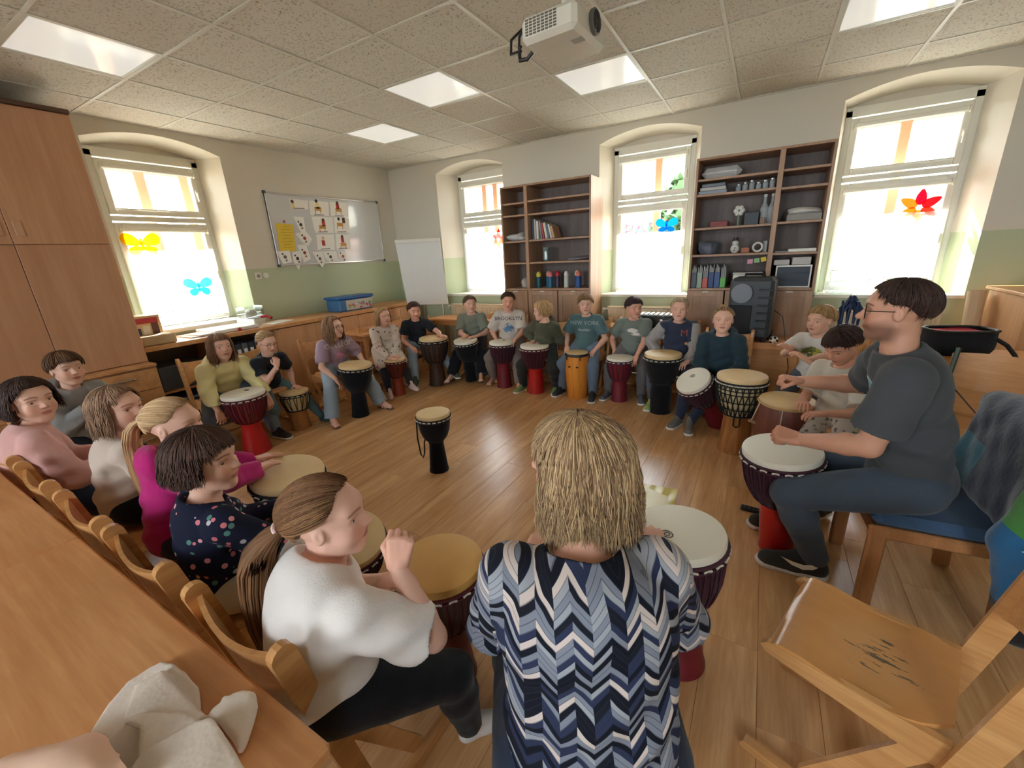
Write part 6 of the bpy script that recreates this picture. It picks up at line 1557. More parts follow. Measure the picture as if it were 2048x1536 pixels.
# ================================================================ THE PEOPLE IN THE CIRCLE
def spots_mat(name, base, cols, scale=24.0, size=.30, kind='Object'):
    m, nt, b = _new(name); co = objco(nt)
    v = nt.nodes.new('ShaderNodeTexVoronoi'); v.inputs['Scale'].default_value = scale; nt.links.new(co, v.inputs['Vector'])
    sp = nt.nodes.new('ShaderNodeSeparateColor'); nt.links.new(v.outputs['Color'], sp.inputs[0])
    c = ramp_n(nt, sp.outputs[0], [(i/len(cols), lin(k)) for i, k in enumerate(cols)], 'CONSTANT')
    msk = math_n(nt, 'MULTIPLY', math_n(nt, 'LESS_THAN', v.outputs['Distance'], size), math_n(nt, 'GREATER_THAN', sp.outputs[1], .28))
    nt.links.new(mix_rgb(nt, msk, lin(base), c), b.inputs['Base Color']); b.inputs['Roughness'].default_value = .9; b.inputs['Specular IOR Level'].default_value = .15
    bump_n(nt, b, noise_n(nt, 22, 3, co), .2, .01); return m
def chevron_mat(F, base):
    """zigzag knit in the wearer's own frame: across the back, up the back"""
    m, nt, b = _new('chevron_knit'); g = nt.nodes.new('ShaderNodeTexCoord')
    yaw = math.atan2(F[1], F[0])
    mp = nt.nodes.new('ShaderNodeMapping'); mp.inputs['Rotation'].default_value = (0, 0, -(yaw-PI/2)); nt.links.new(g.outputs['Object'], mp.inputs[0])
    ad = nt.nodes.new('ShaderNodeVectorMath'); ad.operation = 'SUBTRACT'; ad.inputs[1].default_value = (0, 0, 0)
    nz = nt.nodes.new('ShaderNodeTexNoise'); nz.inputs['Scale'].default_value = 9; nt.links.new(g.outputs['Object'], nz.inputs['Vector'])
    sp = nt.nodes.new('ShaderNodeSeparateXYZ'); nt.links.new(mp.outputs[0], sp.inputs[0])
    x = math_n(nt, 'ADD', sp.outputs[0], math_n(nt, 'MULTIPLY', nz.outputs['Fac'], .018)); z = math_n(nt, 'ADD', sp.outputs[2], math_n(nt, 'MULTIPLY', nz.outputs['Fac'], .014))
    per = .066
    tri = math_n(nt, 'PINGPONG', x, per/2); seg = math_n(nt, 'FLOOR', math_n(nt, 'DIVIDE', x, per/2))
    v = math_n(nt, 'ADD', z, math_n(nt, 'MULTIPLY', tri, .90))
    rows = math_n(nt, 'DIVIDE', v, .0125); row = math_n(nt, 'FLOOR', rows); fr = math_n(nt, 'FRACT', rows)
    cb = nt.nodes.new('ShaderNodeCombineXYZ'); nt.links.new(row, cb.inputs[0]); nt.links.new(seg, cb.inputs[1])
    wn_ = nt.nodes.new('ShaderNodeTexWhiteNoise'); wn_.noise_dimensions = '3D'; nt.links.new(cb.outputs[0], wn_.inputs['Vector'])
    big = nt.nodes.new('ShaderNodeTexWhiteNoise'); big.noise_dimensions = '1D'; nt.links.new(row, big.inputs['W'])
    f = math_n(nt, 'ADD', math_n(nt, 'MULTIPLY', wn_.outputs['Value'], .42), math_n(nt, 'MULTIPLY', big.outputs['Value'], .58))
    c = ramp_n(nt, f, [(0, lin((18, 20, 30))), (.30, lin((44, 50, 76))), (.42, lin((126, 130, 142))), (.60, lin((154, 156, 162))), (.70, lin((206, 190, 182))), (.80, lin((24, 26, 36)))], 'CONSTANT')
    dk = mix_rgb(nt, math_n(nt, 'MULTIPLY', math_n(nt, 'LESS_THAN', fr, .14), .6), c, lin((40, 44, 60)))
    nt.links.new(dk, b.inputs['Base Color']); b.inputs['Roughness'].default_value = .85; b.inputs['Specular IOR Level'].default_value = .2
    bump_n(nt, b, noise_n(nt, 18, 3, g.outputs['Object']), .25, .012); return m
fab = fabric
JEAN = fab('jeans_light', (150, 168, 184)); JEAN2 = fab('jeans_mid', (104, 120, 140)); JEAN3 = fab('jeans_grey', (84, 92, 102)); BLK = fab('black_trousers', (26, 27, 30)); NAVY = fab('navy_trousers', (44, 50, 66)); GREY = fab('grey_trousers', (104, 100, 100)); TEAL = fab('teal_leggings', (96, 128, 136))
SKIN1, SKIN2, SKIN3 = (228, 180, 156), (220, 166, 140), (206, 150, 122)
cap = lambda c1, c2, **k: dict(style='short', c1=c1, c2=c2, **k)
BRN1, BRN2, DBR1, DBR2 = (104, 76, 52), (146, 112, 80), (44, 32, 26), (78, 58, 46)
BLD1, BLD2, DBL1, DBL2 = (176, 138, 92), (226, 196, 150), (128, 98, 66), (186, 152, 108)
def drumtop(x, y, z, dx=0., dy=0.): return np.array([x+dx, y+dy, z+.018])
def flat(p, **k): return dict(pos=np.array(p, float), mode='flat', **k)
def relax(p, **k): return dict(pos=np.array(p, float), mode='relaxed', **k)
PEOPLE = []
def add(**k): PEOPLE.append(k); return k
KS = dict(S=1.28, hh=.212)
# ---- the row along the tables, from the near end
add(label='girl with a long brown ponytail in a white T-shirt and black leggings', head=(657, 1035), hz=.95, face=(.40, .92), lean=.09, shift=-.05, S=1.42, hh=.218, w=1.16, look=(6.2, -3.35, 1.02), near=True, twist=.15, seed=2,
    hair=dict(style='pony', c1=(100, 68, 44), c2=(156, 116, 78), front=46, side=86, back=128, tie=-.05, tail=[(-.02, -.84, -.22), (-.04, -1.02, -.75), (-.04, -1.10, -1.35), (0, -1.08, -1.95)], tw=.27, n=1900, nt=800, vol=.02, tie_c=(230, 196, 186)),
    skin=(230, 182, 160), shirt=dict(mat=fab('white_tshirt', (226, 218, 212)), t=.014, sleeve=.78, fit=1.03, wob=.0024), trousers=dict(mat=BLK, t=.004), shoe='sock', shoe_mat=fab('white_sock', (206, 200, 196)),
    rh=dict(pos=(4.50, -4.70, .80), mode='fist', dir=(.1, .25, .95), back=(.6, -.6, .1), pole=(.35, -.5, -.9)), lh=relax((4.28, -4.60, .58)), rf=(4.56, -4.56), lf=(4.28, -4.46))
add(label='girl with dark brown hair in a navy top with pink cherries', head=(412, 922), hz=.97, face=(.12, 1), lean=.05, look=(6.6, -2.6, .90), near=True, seed=4, **KS,
    hair=dict(style='bob', c1=(38, 27, 22), c2=(82, 62, 50), front=74, side=104, back=126, len=.20, vol=.06, n=1900), shirt=dict(mat=spots_mat('cherry_cotton', (28, 30, 48), [(206, 120, 128), (222, 150, 154), (88, 130, 120), (196, 110, 120), (190, 184, 190)], 34, .30), style='long', t=.012, neck=.060),
    trousers=dict(mat=fab('cream_trousers', (206, 194, 172)), t=.010), rh=relax((3.92, -4.50, .60)), lh=relax((3.62, -4.48, .60)), lf=(3.60, -4.36), rf=(3.90, -4.36))
add(label='blond girl with a high ponytail in a magenta hoodie', head=(352, 850), hz=.98, face=(.22, 1), lean=.10, look=(6.4, -2.5, .88), near=True, seed=6, **KS,
    hair=dict(style='pony', c1=(186, 146, 100), c2=(234, 204, 160), front=46, side=86, back=120, tie=.16, tail=[(-.04, -.86, .0), (-.06, -1.0, -.6), (-.06, -1.0, -1.25), (-.04, -.92, -1.8)], tw=.17, n=1100, nt=260, tie_c=(224, 190, 150)), shirt=dict(mat=fab('magenta_hoodie', (176, 34, 108)), style='hoodie', t=.018, cuff=True),
    trousers=dict(mat=NAVY), rh=flat((3.20, -4.36, .615), dir=(-.15, 1, -.05)), lh=flat((3.06, -4.32, .615), dir=(.3, 1, 0)), lf=(3.00, -4.22), rf=(3.40, -4.25))
add(label='girl with shoulder length light brown hair in a beige top', head=(238, 818), hz=.98, face=(.15, 1), lean=.08, look=(6.2, -2.6, 1.05), near=True, seed=8, **KS,
    hair=dict(style='long', c1=(104, 78, 58), c2=(184, 152, 122), front=52, side=98, back=124, len=.55, vol=.03, n=1200), shirt=dict(mat=fab('beige_top', (196, 178, 164)), style='long', t=.014, wob=.0026), trousers=dict(mat=BLK), lf=(2.55, -4.35), rf=(2.82, -4.35))
add(label='girl with a dark bob in a pale pink long-sleeved top', head=(62, 802), hz=1.01, face=(.18, 1), lean=.06, look=(5.6, -3.9, 1.06), near=True, seed=9, S=1.32, hh=.215, w=1.2,
    hair=dict(style='bob', c1=(30, 24, 22), c2=(64, 52, 46), front=58, side=102, back=126, len=.30, vol=.05, n=1000), shirt=dict(mat=fab('pink_top', (206, 158, 150)), style='long', t=.016), trousers=dict(mat=NAVY), lf=(2.05, -4.45), rf=(2.40, -4.45))
add(label='smiling boy with a brown bowl cut in a grey hoodie by the cupboard', head=(133, 738), hz=1.0, face=(.95, .25), lean=.06, look=(5.6, -3.7, 1.0), seed=10, **KS,
    hair=cap((72, 52, 36), (120, 90, 64), front=74, side=102, back=126, vol=.065), shirt=dict(mat=fab('grey_hoodie', (138, 136, 134)), style='hoodie', t=.018), trousers=dict(mat=BLK), rh=relax((1.46, -4.50, .74), dir=(.1, .4, .9)), lh=relax((1.46, -4.38, .73), dir=(.1, -.3, .9)))
# ---- along the left wall
add(label='girl with long brown hair in a pale yellow hoodie', head=(441, 694), hz=.92, face=(1, -.05), lean=.14, look=(4.6, -3.75, 1.05), seed=11, S=1.36, hh=.222, w=1.22,
    hair=dict(style='long', c1=(100, 72, 52), c2=(160, 124, 92), front=66, side=98, back=124, len=.75, fwd=True, n=420), shirt=dict(mat=fab('yellow_hoodie', (226, 214, 158)), style='hoodie', t=.022), trousers=dict(mat=JEAN2),
    lh=relax((1.45, -3.34, .42), dir=(.2, 0, -1)), rh=relax((1.44, -3.76, .42), dir=(.2, 0, -1)), lf=(1.36, -3.30), rf=(1.34, -3.86))
add(label='girl with tied blond hair and glasses in a black T-shirt, hand at her chin', head=(534, 686), hz=.89, face=(1, .05), lean=.13, seat=.40, look=(2.6, -3.15, .55), seed=12, S=1.20, hh=.205, glasses=(150, 110, 90),
    hair=dict(style='pony', c1=(160, 124, 84), c2=(216, 184, 136), front=50, side=88, back=122, tie=.0, tail=[(0, -.62, -.1), (.05, -.55, -.35)], tw=.08), shirt=dict(mat=fab('black_tshirt', (34, 36, 42))), trousers=dict(mat=TEAL, t=.006), shoe='sock', shoe_mat=fab('teal_sock', (70, 110, 118)),
    rh=dict(pos='chin', mode='half', dir=(-.15, .25, 1), back=(.9, -.3, 0), pole=(.1, -.3, -1)), lh=flat((1.28, -2.98, .412), dir=(1, -.1, 0)), rf=(1.22, -3.24), lf=(1.42, -2.84))
add(label='girl with long hair and glasses in a lavender lettered T-shirt', head=(667, 655), hz=.94, face=(1, -.15), lean=.10, look=(5.2, -1.7, 1.05), seed=13, S=1.32, hh=.214, glasses=(60, 50, 48),
    hair=dict(style='long', c1=(104, 76, 54), c2=(172, 136, 100), front=50, side=96, back=124, len=.95, fwd=True, n=420), shirt=dict(mat=fab('lavender_tshirt', (160, 136, 152)), t=.018, sleeve=.8), trousers=dict(mat=JEAN, t=.014, flare=.02), shoe='sandal', shoe_mat=plain('rose_strap', (206, 160, 150), .5), sole_mat=plain('sandal_sole', (120, 90, 76), .7),
    rh=relax((1.60, -2.72, .44), dir=(.5, .2, -.7)), lh=relax((1.60, -2.36, .56), dir=(.6, 0, -.6)), rf=(1.62, -2.86), lf=(1.72, -2.30))
add(label='blond girl in a white dress with coloured spots', head=(766, 633), hz=.94, face=(.92, -.4), lean=.10, look=(5.0, -2.4, .95), seed=14, S=1.22, hh=.205,
    hair=dict(style='long', c1=(158, 120, 78), c2=(214, 178, 128), front=52, side=96, back=124, len=.45, n=360), shirt=dict(mat=spots_mat('spotted_cotton', (214, 202, 190), [(70, 62, 66), (206, 130, 140), (120, 104, 96), (90, 84, 110), (200, 120, 120)], 26, .26), style='long', t=.016, hem=.2, name='dress'), trousers=dict(mat=fab('dark_leggings', (44, 46, 54)), t=.003),
    shoe='sock', shoe_mat=fab('pink_sock', (214, 196, 200)), rh=flat((1.53, -1.93, .465), dir=(1, 0, 0)), lh=flat((1.51, -1.83, .47), dir=(1, -.2, 0)), rf=(1.60, -2.04), lf=(1.80, -1.84))
# ---- along the window wall
add(label='dark-haired boy in a black star-print T-shirt and light jeans', head=(829, 622), hz=.94, face=(.7, -.7), lean=.08, look=(4.2, -2.9, .62), seed=15, S=1.26, hh=.205, skin=SKIN2,
    hair=cap(DBR1, DBR2, front=60, side=92, back=122, vol=.06), shirt=dict(mat=spots_mat('star_cotton', (38, 40, 46), [(96, 92, 88), (80, 76, 60), (110, 106, 100)], 40, .16)), trousers=dict(mat=JEAN, t=.012), shoe_mat=plain('green_shoe', (70, 84, 74), .7),
    lh=flat((1.83, -1.30, .64), dir=(.8, -.5, 0)), rh=relax((1.52, -1.52, .52)), rf=(1.66, -1.66), lf=(2.0, -1.18))
add(label='boy with short brown hair in a sage grey T-shirt and black trousers', head=(940, 609), hz=.97, face=(.35, -.95), lean=.06, look=(5.2, -3.2, 1.0), seed=16, S=1.32, hh=.212,
    hair=cap((84, 66, 50), (134, 110, 88), front=58, side=92, back=122, vol=.035), shirt=dict(mat=fab('sage_tshirt', (122, 126, 112)), sleeve=.8, t=.016), trousers=dict(mat=fab('wide_black', (28, 28, 32)), t=.020, flare=.014), shoe='sandal', sole_mat=plain('cork_sole', (96, 78, 66), .8),
    rh=flat((2.06, -1.06, .60), dir=(.2, -1, 0)), lh=flat((2.20, -1.02, .60), dir=(-.2, -1, 0)), rf=(1.92, -1.30), lf=(2.35, -1.22), knee_out=.6)
add(label='boy with a dark crop in a white T-shirt with a blue print', head=(1016, 603), hz=1.015, face=(.35, -.95), lean=.02, look=(4.6, -3.6, .85), tilt=.10, seed=17, S=1.34, hh=.21, skin=SKIN2,
    hair=cap(DBR1, (92, 74, 62), front=60, side=90, back=120, vol=.05), shirt=dict(mat=fab('offwhite_tshirt', (196, 186, 176)), t=.018, sleeve=.85), trousers=dict(mat=fab('taupe_trousers', (128, 116, 108)), t=.014), shoe='foot', rh=relax((2.46, -.98, .55)), lh=relax((2.76, -1.04, .58)), rf=(2.40, -1.02), lf=(2.84, -1.14))
add(label='child with a blond bob in an olive hoodie, head turned away', head=(1084, 622), hz=.945, face=(.05, -1), lean=.04, look=(1.2, -1.9, .75), seed=18, S=1.22, hh=.208,
    hair=dict(style='bob', c1=(168, 130, 86), c2=(226, 194, 144), front=64, side=102, back=122, len=.18, vol=.05, n=420), shirt=dict(mat=fab('olive_hoodie', (82, 82, 66)), style='hoodie', t=.016), trousers=dict(mat=fab('camo_dark', (46, 48, 46)), t=.014), shoe_mat=plain('lime_shoe', (120, 140, 90), .7),
    rh=flat((3.04, -1.05, .595), dir=(.1, -1, 0)), lh=flat((3.16, -1.04, .595), dir=(-.3, -1, 0)), rf=(2.92, -1.16), lf=(3.30, -1.06))
add(label='boy with light brown hair in a teal lettered T-shirt and jeans', head=(1171, 609), hz=1.0, face=(.05, -1), lean=.02, look=(5.0, -4.2, 1.0), seed=19, S=1.32, hh=.208,
    hair=cap((112, 84, 56), (170, 136, 96), front=68, side=98, back=124, vol=.06), shirt=dict(mat=fab('teal_tshirt', (84, 110, 112)), t=.016, sleeve=.75), trousers=dict(mat=JEAN2), shoe_mat=plain('dark_trainer', (40, 42, 48), .6), rh=relax((3.42, -1.00, .53)), lh=relax((3.76, -1.02, .52)), rf=(3.40, -1.10), lf=(3.78, -1.14))
add(label='dark-haired boy in a grey-green T-shirt with a white swoosh', head=(1268, 616), hz=.96, face=(.1, -1), lean=.02, look=(5.7, -2.6, .85), seed=20, S=1.28, hh=.208, skin=SKIN2,
    hair=cap((34, 30, 34), (62, 56, 60), front=70, side=94, back=122, vol=.06), shirt=dict(mat=fab('greygreen_tshirt', (112, 120, 112)), t=.016, sleeve=.75), trousers=dict(mat=GREY, t=.012), shoe_mat=plain('grey_shoe', (90, 90, 96), .6), rh=relax((3.95, -.92, .50)), lh=relax((4.22, -1.06, .48)), rf=(3.92, -1.02), lf=(4.27, -1.00))
add(label='very fair boy in a navy college jacket with grey sleeves', head=(1359, 619), hz=.975, face=(.12, -1), lean=.04, look=(5.2, -5.3, 1.2), seed=21, S=1.32, hh=.212,
    hair=cap((170, 146, 116), (214, 192, 162), front=54, side=88, back=120, vol=.02, brow=(190, 160, 130)), shirt=dict(mat=fab('navy_jacket', (50, 56, 74)), mat2=fab('grey_sleeve', (158, 152, 150)), style='long', t=.020, cuff=True), trousers=dict(mat=JEAN3), shoe_mat=plain('lime_trainer', (150, 170, 100), .6),
    rh=relax((4.42, -1.05, .55)), lh=relax((4.74, -1.20, .52), dir=(-.4, -.8, -.2)), rf=(4.42, -1.14), lf=(4.70, -1.10))
add(label='blond boy with a topknot in a dark teal hoodie', head=(1446, 641), hz=.95, face=(-.1, -1), lean=.08, look=(5.25, -5.3, 1.35), seed=22, S=1.26, hh=.208,
    hair=dict(style='pony', c1=(150, 116, 78), c2=(206, 172, 124), front=46, side=80, back=112, tie=.44, tail=[(.05, -.45, .62), (.12, -.40, .58)], tw=.07, tie_c=(60, 50, 44)), shirt=dict(mat=fab('dark_teal_hoodie', (40, 58, 66)), style='hoodie', t=.018), trousers=dict(mat=NAVY, t=.010), shoe_mat=plain('mottled_trainer', (110, 106, 98), .7, var=.5, nscale=60),
    rh=relax((4.93, -1.52, .46)), lh=relax((5.08, -1.50, .47)), rf=(4.74, -1.52), lf=(4.84, -1.60))
# ---- right side
add(label='blond boy in a white T-shirt raising his hands behind the dark-haired boy', head=(1641, 641), hz=.97, face=(-.5, -.85), lean=.06, look=(3.6, -3.4, .85), seed=23, S=1.28, hh=.208,
    hair=cap((150, 116, 74), (206, 172, 120), front=64, side=94, back=122, vol=.045), shirt=dict(mat=fab('white_tshirt_b', (214, 210, 204)), t=.016), trousers=dict(mat=JEAN3), rh=relax((5.50, -1.64, .78), dir=(-.5, -.4, .6)), lh=relax((5.60, -1.76, .74), dir=(-.7, .2, .5)), rf=(5.44, -1.56), lf=(5.70, -1.62))
add(label='dark-haired boy in a cream T-shirt looking down by the man', head=(1684, 692), hz=.95, face=(-.75, -.65), lean=.08, look=(5.15, -2.75, .45), seed=24, S=1.26, hh=.21, skin=SKIN2,
    hair=cap((40, 32, 30), (70, 58, 54), front=72, side=96, back=124, vol=.06), shirt=dict(mat=fab('cream_tshirt', (206, 200, 186)), t=.016, sleeve=.8), trousers=dict(mat=spots_mat('patterned_cotton', (190, 182, 170), [(120, 112, 106), (150, 140, 130), (100, 96, 96)], 30, .32), t=.012, len=.6), rh=relax((5.56, -2.36, .62)), lh=relax((5.66, -2.48, .60)), rf=(5.56, -2.52), lf=(5.72, -2.62))
# ---- the adults
MAN = add(label='man with a short beard and glasses in a dark grey T-shirt and jeans', hpos=PZ(1793, 622, 1.285), face=(-1, .02), lean=.16, look=(3.2, -2.75, 1.27), seed=25, S=1.76, hh=.238, adult=True, male=True, near=True, w=1.02, aw=1.10, skin=(206, 152, 124), lip=(170, 96, 86), beard=(58, 44, 38), glasses=(30, 28, 30), seat=.475,
    hair=cap((34, 28, 26), (66, 54, 46), front=54, side=92, back=126, vol=.012, n=900), shirt=dict(mat=fab('charcoal_tshirt', (72, 74, 76)), t=.014, sleeve=.72, wob=.003), trousers=dict(mat=fab('slate_jeans', (70, 80, 92)), t=.012), shoe_mat=fab('knit_shoe', (52, 52, 50)), sole_mat=plain('pale_sole', (206, 196, 190), .6),
    lh=dict(pos=(5.49, -3.17, .70), mode='fist', dir=(-1, .05, .15), back=(-.1, -.45, .9), pole=(.35, -.5, -1)), rh=dict(pos=(5.50, -2.72, .85), mode='fist', dir=(-.95, -.2, .2), back=(0, .35, .9), pole=(.3, .8, -.7)), lf=(5.63, -3.17), rf=(5.58, -2.86), fdir=(-1, -.05), lw=.95, knee_out=.15)
WOM = add(label='woman with a blond bob in a blue and black chevron knit, seen from behind', hpos=(4.92, -4.49, 1.10), face=(-.50, .866), lean=.235, nb=.52, look=(3.1, -4.42, 1.02), seed=26, S=1.66, hh=.226, adult=True, near=True, w=1.22, shw=.088, seat=.36, skin=(222, 170, 146),
    hair=dict(style='bob', c1=(100, 73, 48), c2=(216, 184, 138), front=56, side=106, back=128, len=.66, vol=.06, n=6500, sr=.0068, flare=1.0, wave=.045), shirt=dict(mat=chevron_mat((-.5, .866), None), style='long', t=.014, neck=.054, fit=1.03), trousers=dict(mat=fab('dark_denim', (44, 52, 68)), t=.014), lf=(4.55, -4.22), rf=(4.92, -4.08),
    lh=relax((4.72, -4.36, .66), pole=(-.35, -.45, -1)), rh=relax((5.06, -4.16, .66), pole=(.5, -.2, -1)))
for p in PEOPLE: person(p)
by = {p['label'].split(' in ')[0]: p for p in PEOPLE}
def who(word): return next(p['_'] for p in PEOPLE if word in p['label'])
# prints on the shirts
chest_print(who('lavender'), [('text', 'COLLEGE', .055, 0, .02, (214, 206, 196)), ('blob', .035, .03, 0, -.05, (196, 130, 160))], None)
chest_print(who('blue print'), [('text', 'BROOKLYN', .050, 0, .02, (44, 46, 60)), ('blob', .05, .045, 0, -.055, (96, 130, 160))], None)
chest_print(who('teal lettered'), [('text', 'NEW YORK', .048, 0, .02, (160, 176, 172)), ('text', 'Brooklyn', .028, 0, -.03, (206, 206, 200))], None)
chest_print(who('sage grey'), [('text', 'A', .022, 0, -.01, (60, 60, 56))], None)
chest_print(who('swoosh'), [('blob', .045, .018, .0, .0, (206, 200, 194)), ('blob', .05, .012, .04, -.03, (206, 200, 194))], None)
chest_print(who('college jacket'), [('text', 'M', .070, .045, -.01, (170, 72, 60))], None)
chest_print(who('raising his hands'), [('blob', .06, .035, 0, -.01, (120, 128, 70)), ('blob', .03, .02, .02, .0, (196, 184, 70))], None)
chest_print(who('chin'), [('blob', .022, .02, .02, -.04, (190, 186, 190))], None)
chest_print(who('beard'), [('blob', .05, .06, .0, -.03, (120, 160, 180)), ('blob', .03, .03, .01, .01, (190, 206, 212))], None)
# logo on the shoes of the man
I = MAN['_']
for s in (1, -1):
    an, fd = I['legs'][s][2], I['legs'][s][3]; rt = np.cross(fd, [0, 0, 1]); o = np.array([an[0], an[1], 0])-fd*.12*.264
    side = -rt if s == 1 else rt
    pts = [(.10, .30), (.16, .24), (.30, .20), (.46, .24), (.64, .36), (.46, .31), (.30, .29), (.18, .33)]
    V = [o+fd*y*.285+np.array([0, 0, z*.285])+side*(.285*(.205-.08*max(0, z-.2))) for y, z in pts]
    MB().add(V, [tuple(range(len(V)))]).obj('shoe_emblem', M_WHITEP, I['body'])
# chairs under the children who are not in the table row
for p in PEOPLE[5:20]:
    I = p['_']; f = nrm(p['face']); hx, hy = I['hip'][:2]-f*.07
    nm = p['label']; place_chair(hx, hy, math.atan2(f[1], f[0])-PI/2, ('wooden chair under the '+nm.split(' with ')[0].split(' in ')[0]+' in '+nm.split(' in ')[-1])[:90])
f = np.array([-.5, .866]); I = WOM['_']
e = empty('wooden_stool', (I['hip'][0]+f[0]*.08, I['hip'][1]+f[1]*.08, 0), math.atan2(f[1], f[0])-PI/2, 'low wooden seat under the woman in the chevron knit', 'stool')
link('seat', MB().box((0, 0, .325), (.34, .34, .03), .008).mesh('seat'), M_BEECH, e)
for sx_ in (-1, 1):
    for sy_ in (-1, 1): link('leg', MB().box((sx_*.14, sy_*.14, .155), (.04, .04, .31), .005).mesh('leg'), M_BEECH, e)
# ================================================================ LOOSE CLOTHES AND WEAR
def sdf_obj(name, g, mat, parent=None):
    V, Q = g.mesh(); return link(name, np_mesh(name, V, Q), mat, parent, True)
# cream garment on the near table, laid in folds with one sleeve out
gz = TZ+.001
def T_(u, v): return PZ(u, v, gz+.02)
g = Grid((3.72, -5.72, gz-.02), (4.78, -5.03, gz+.085), .0045)
def sheet(px, z0, th, k=.002, tilt=(0, 0), r=.004):
    """one flat layer of cloth: an outline on the table, given a height and a rounded edge"""
    P = np.array([PZ(u, v, gz+z0)[:2] for u, v in px]); n = len(P); c = P.mean(0)
    sl, X, Y, Z = g.block((*(P.min(0)-.03), gz-.02), (*(P.max(0)+.03), gz+.085)); X2, Y2 = X[:, :, 0], Y[:, :, 0]
    d = np.full(np.broadcast(X2, Y2).shape, 1e9); ins = np.zeros(d.shape, bool)
    for i in range(n):
        a, b = P[i], P[(i+1) % n]; e = b-a; wx, wy = X2-a[0], Y2-a[1]; t = np.clip((wx*e[0]+wy*e[1])/(e@e), 0, 1)
        d = np.minimum(d, np.hypot(wx-e[0]*t, wy-e[1]*t)); cr = ((a[1] <= Y2) & (b[1] > Y2)) | ((b[1] <= Y2) & (a[1] > Y2))
        ins ^= cr & (X2 < a[0]+(Y2-a[1])/(e[1] if abs(e[1]) > 1e-9 else 1e-9)*e[0])
    d = (np.where(ins, -d, d)+r)[:, :, None]; zz = np.abs(Z-(gz+z0+tilt[0]*(X-c[0])+tilt[1]*(Y-c[1])+.004*np.sin(X*31+Y*17)))-th/2+r
    f = np.minimum(np.maximum(d, zz), 0)+np.hypot(np.maximum(d, 0), np.maximum(zz, 0))-r; g.comb(sl, f.astype(np.float32), k, 'u')
sheet([(160, 1502), (185, 1460), (215, 1410), (255, 1365), (300, 1335), (325, 1326), (350, 1335), (375, 1355), (398, 1378), (402, 1420), (415, 1437), (420, 1560), (200, 1600), (140, 1560)], .010, .018)
sheet([(252, 1449), (300, 1455), (330, 1480), (300, 1580), (210, 1580), (180, 1530), (215, 1490)], .022, .012, tilt=(.03, 0))
sheet([(328, 1342), (344, 1364), (377, 1399), (413, 1436), (396, 1445), (355, 1440), (301, 1440), (249, 1447), (260, 1408), (271, 1372)], .028, .014, tilt=(.02, -.03))
sheet([(396, 1438), (364, 1424), (300, 1428), (273, 1435), (252, 1449), (282, 1460), (276, 1530), (330, 1530), (400, 1470)], .040, .012, tilt=(.0, -.05))
sheet([(399, 1443), (427, 1440), (448, 1465), (465, 1492), (481, 1522), (510, 1570), (420, 1620), (230, 1600), (273, 1522), (306, 1490), (355, 1465)], .052, .016, tilt=(.0, -.02))
sheet([(417, 1438), (427, 1424), (443, 1413), (448, 1397), (462, 1399), (470, 1392), (489, 1387), (511, 1391), (514, 1413), (506, 1443), (492, 1487), (480, 1509), (465, 1481), (437, 1446)], .018, .026, r=.010)
for k in range(5): ridge_a = PZ(452+11*k, 1402-1.5*k, gz+.03); ridge_b = PZ(450+11*k, 1420, gz+.026); g.cone(ridge_a, ridge_b, .006, .003, k=.004)
g.wob(.0009, 60, 9); g.plane((0, 0, gz), (0, 0, -1), .002)
m, nt, b = _new('cream_knit'); co = objco(nt); n1 = noise_n(nt, 8, 3, co)
nt.links.new(mix_rgb(nt, n1, lin((224, 206, 192)), lin((238, 228, 216))), b.inputs['Base Color']); b.inputs['Roughness'].default_value = .95
vo = nt.nodes.new('ShaderNodeTexVoronoi'); vo.inputs['Scale'].default_value = 110; nt.links.new(co, vo.inputs['Vector']); bump_n(nt, b, vo.outputs['Distance'], .22, .003)
M_KNIT = m
gar = sdf_obj('garment', g, M_KNIT); tag(gar, 'cream knitted garment with a frilled cuff lying on the near table', 'garment')
gr_ = Grid((3.9, -5.68, gz-.02), (4.6, -5.25, gz+.14), .008)
for u0, v0, u1, v1 in ((20, 1530, 150, 1512), (150, 1512, 260, 1545)): gr_.cone(PZ(u0, v0+50, gz+.035), PZ(u1, v1+45, gz+.035), .05, .05, k=.04)
gr_.wob(.002, 50, 4); gr_.plane((0, 0, gz), (0, 0, -1), .004)
tag(sdf_obj('scarf', gr_, plain('peach_scarf', (236, 196, 170), .8, var=.05, bump=.1, bscale=60)), 'peach coloured soft scarf at the lower left table corner', 'scarf')
# jacket over the back of the padded chair
def jacket_mat():
    m, nt, b = _new('jacket_fleece'); co = objco(nt); sp = nt.nodes.new('ShaderNodeSeparateXYZ'); nt.links.new(co, sp.inputs[0])
    near = math_n(nt, 'LESS_THAN', sp.outputs[1], -3.385)
    s = math_n(nt, 'SUBTRACT', sp.outputs[2], math_n(nt, 'MULTIPLY', math_n(nt, 'SUBTRACT', sp.outputs[0], 6.2), -.55))
    c = ramp_n(nt, s, [(0, lin((18, 20, 28))), (.26, lin((24, 86, 128))), (.535, lin((62, 122, 52))), (.70, lin((40, 50, 70)))], 'CONSTANT')
    far = ramp_n(nt, sp.outputs[2], [(0, lin((40, 50, 70))), (.66, lin((44, 52, 72)))], 'LINEAR')
    teal = math_n(nt, 'MULTIPLY', math_n(nt, 'LESS_THAN', sp.outputs[2], .74), math_n(nt, 'GREATER_THAN', sp.outputs[1], -3.06))
    c2 = mix_rgb(nt, teal, far, lin((30, 96, 116)))
    nt.links.new(mix_rgb(nt, near, c2, c), b.inputs['Base Color']); b.inputs['Roughness'].default_value = .9; b.inputs['Sheen Weight'].default_value = .3
    bump_n(nt, b, noise_n(nt, 60, 4, co), .3, .008); return m
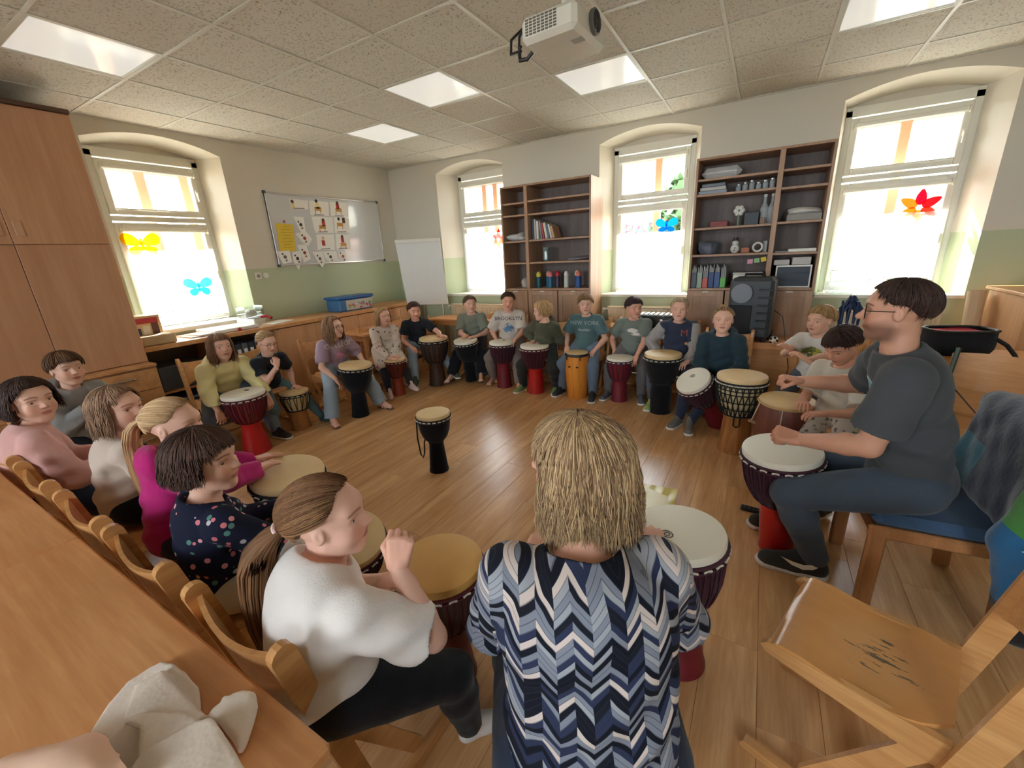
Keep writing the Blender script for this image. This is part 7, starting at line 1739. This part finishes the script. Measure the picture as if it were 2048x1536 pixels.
g = Grid((5.98, -3.60, .08), (6.50, -2.62, 1.0), .008)
g.cone((6.22, -3.38, .865), (6.21, -2.80, .855), .060, .055, k=.03)
for y in np.linspace(-3.36, -2.86, 9): g.cone((6.20, y, .84), (6.135, y+.02, .56), .055, .045, k=.06); g.cone((6.26, y, .84), (6.36, y, .34), .050, .045, k=.06)
g.cone((6.18, -3.38, .82), (6.13, -3.43, .54), .06, .07, k=.05); g.cone((6.13, -3.43, .54), (6.16, -3.45, .20), .075, .05, k=.05); g.cone((6.27, -3.42, .70), (6.28, -3.46, .22), .06, .055, k=.06); g.cone((6.20, -3.43, .60), (6.22, -3.46, .22), .06, .05, k=.06)
g.cone((6.15, -2.88, .66), (6.05, -2.82, .58), .05, .02, k=.04)
g.wob(.004, 26, 3)
jk = sdf_obj('jacket', g, jacket_mat()); tag(jk, 'navy, blue and green fleece jacket hanging over the padded chair', 'jacket')
p0 = np.array([6.12, -3.515, .56]); em = MB(); q = [(-.03, .0), (-.012, .012), (0, .004), (.012, .018), (.034, .014), (.014, .0), (.004, -.026), (-.004, -.008)]
em.add([p0+np.array([x, 0, z]) for x, z in q], [tuple(range(len(q)))]); em.obj('emblem', plain('emblem_pale', (200, 214, 190), .7), jk)
# worn varnish on the foreground seat
def worn_mat():
    m, nt, b = _new('beech_worn_seat'); co = objco(nt, (16, 3.6, 16)); c1, c2 = lin((216, 160, 98)), lin((192, 132, 74))
    g1 = noise_n(nt, 1.4, 6, co, .6); base = mix_rgb(nt, g1, c2, c1)
    co2 = objco(nt, (46, 9, 46)); g2 = noise_n(nt, 1.2, 5, co2, .65)
    co3 = objco(nt); sp = nt.nodes.new('ShaderNodeSeparateXYZ'); nt.links.new(co3, sp.inputs[0])
    d = math_n(nt, 'ADD', math_n(nt, 'POWER', math_n(nt, 'MULTIPLY', sp.outputs[0], 8.5), 2), math_n(nt, 'POWER', math_n(nt, 'MULTIPLY', math_n(nt, 'ADD', sp.outputs[1], .02), 9.0), 2))
    msk = math_n(nt, 'GREATER_THAN', math_n(nt, 'SUBTRACT', g2, math_n(nt, 'MULTIPLY', d, .16)), .535)
    pale = math_n(nt, 'MAXIMUM', math_n(nt, 'MULTIPLY', math_n(nt, 'SUBTRACT', 1.6, d), .8), 0.0)
    pale = math_n(nt, 'MINIMUM', pale, 1.0)
    nt.links.new(mix_rgb(nt, msk, mix_rgb(nt, math_n(nt, 'MULTIPLY', pale, .22), base, lin((214, 178, 132))), lin((112, 96, 74))), b.inputs['Base Color'])
    b.inputs['Roughness'].default_value = .3; return m
for o in CHAIR.children:
    if o.name.split('.')[0] == 'seat': o.data = o.data.copy(); o.data.materials.clear(); o.data.materials.append(worn_mat())
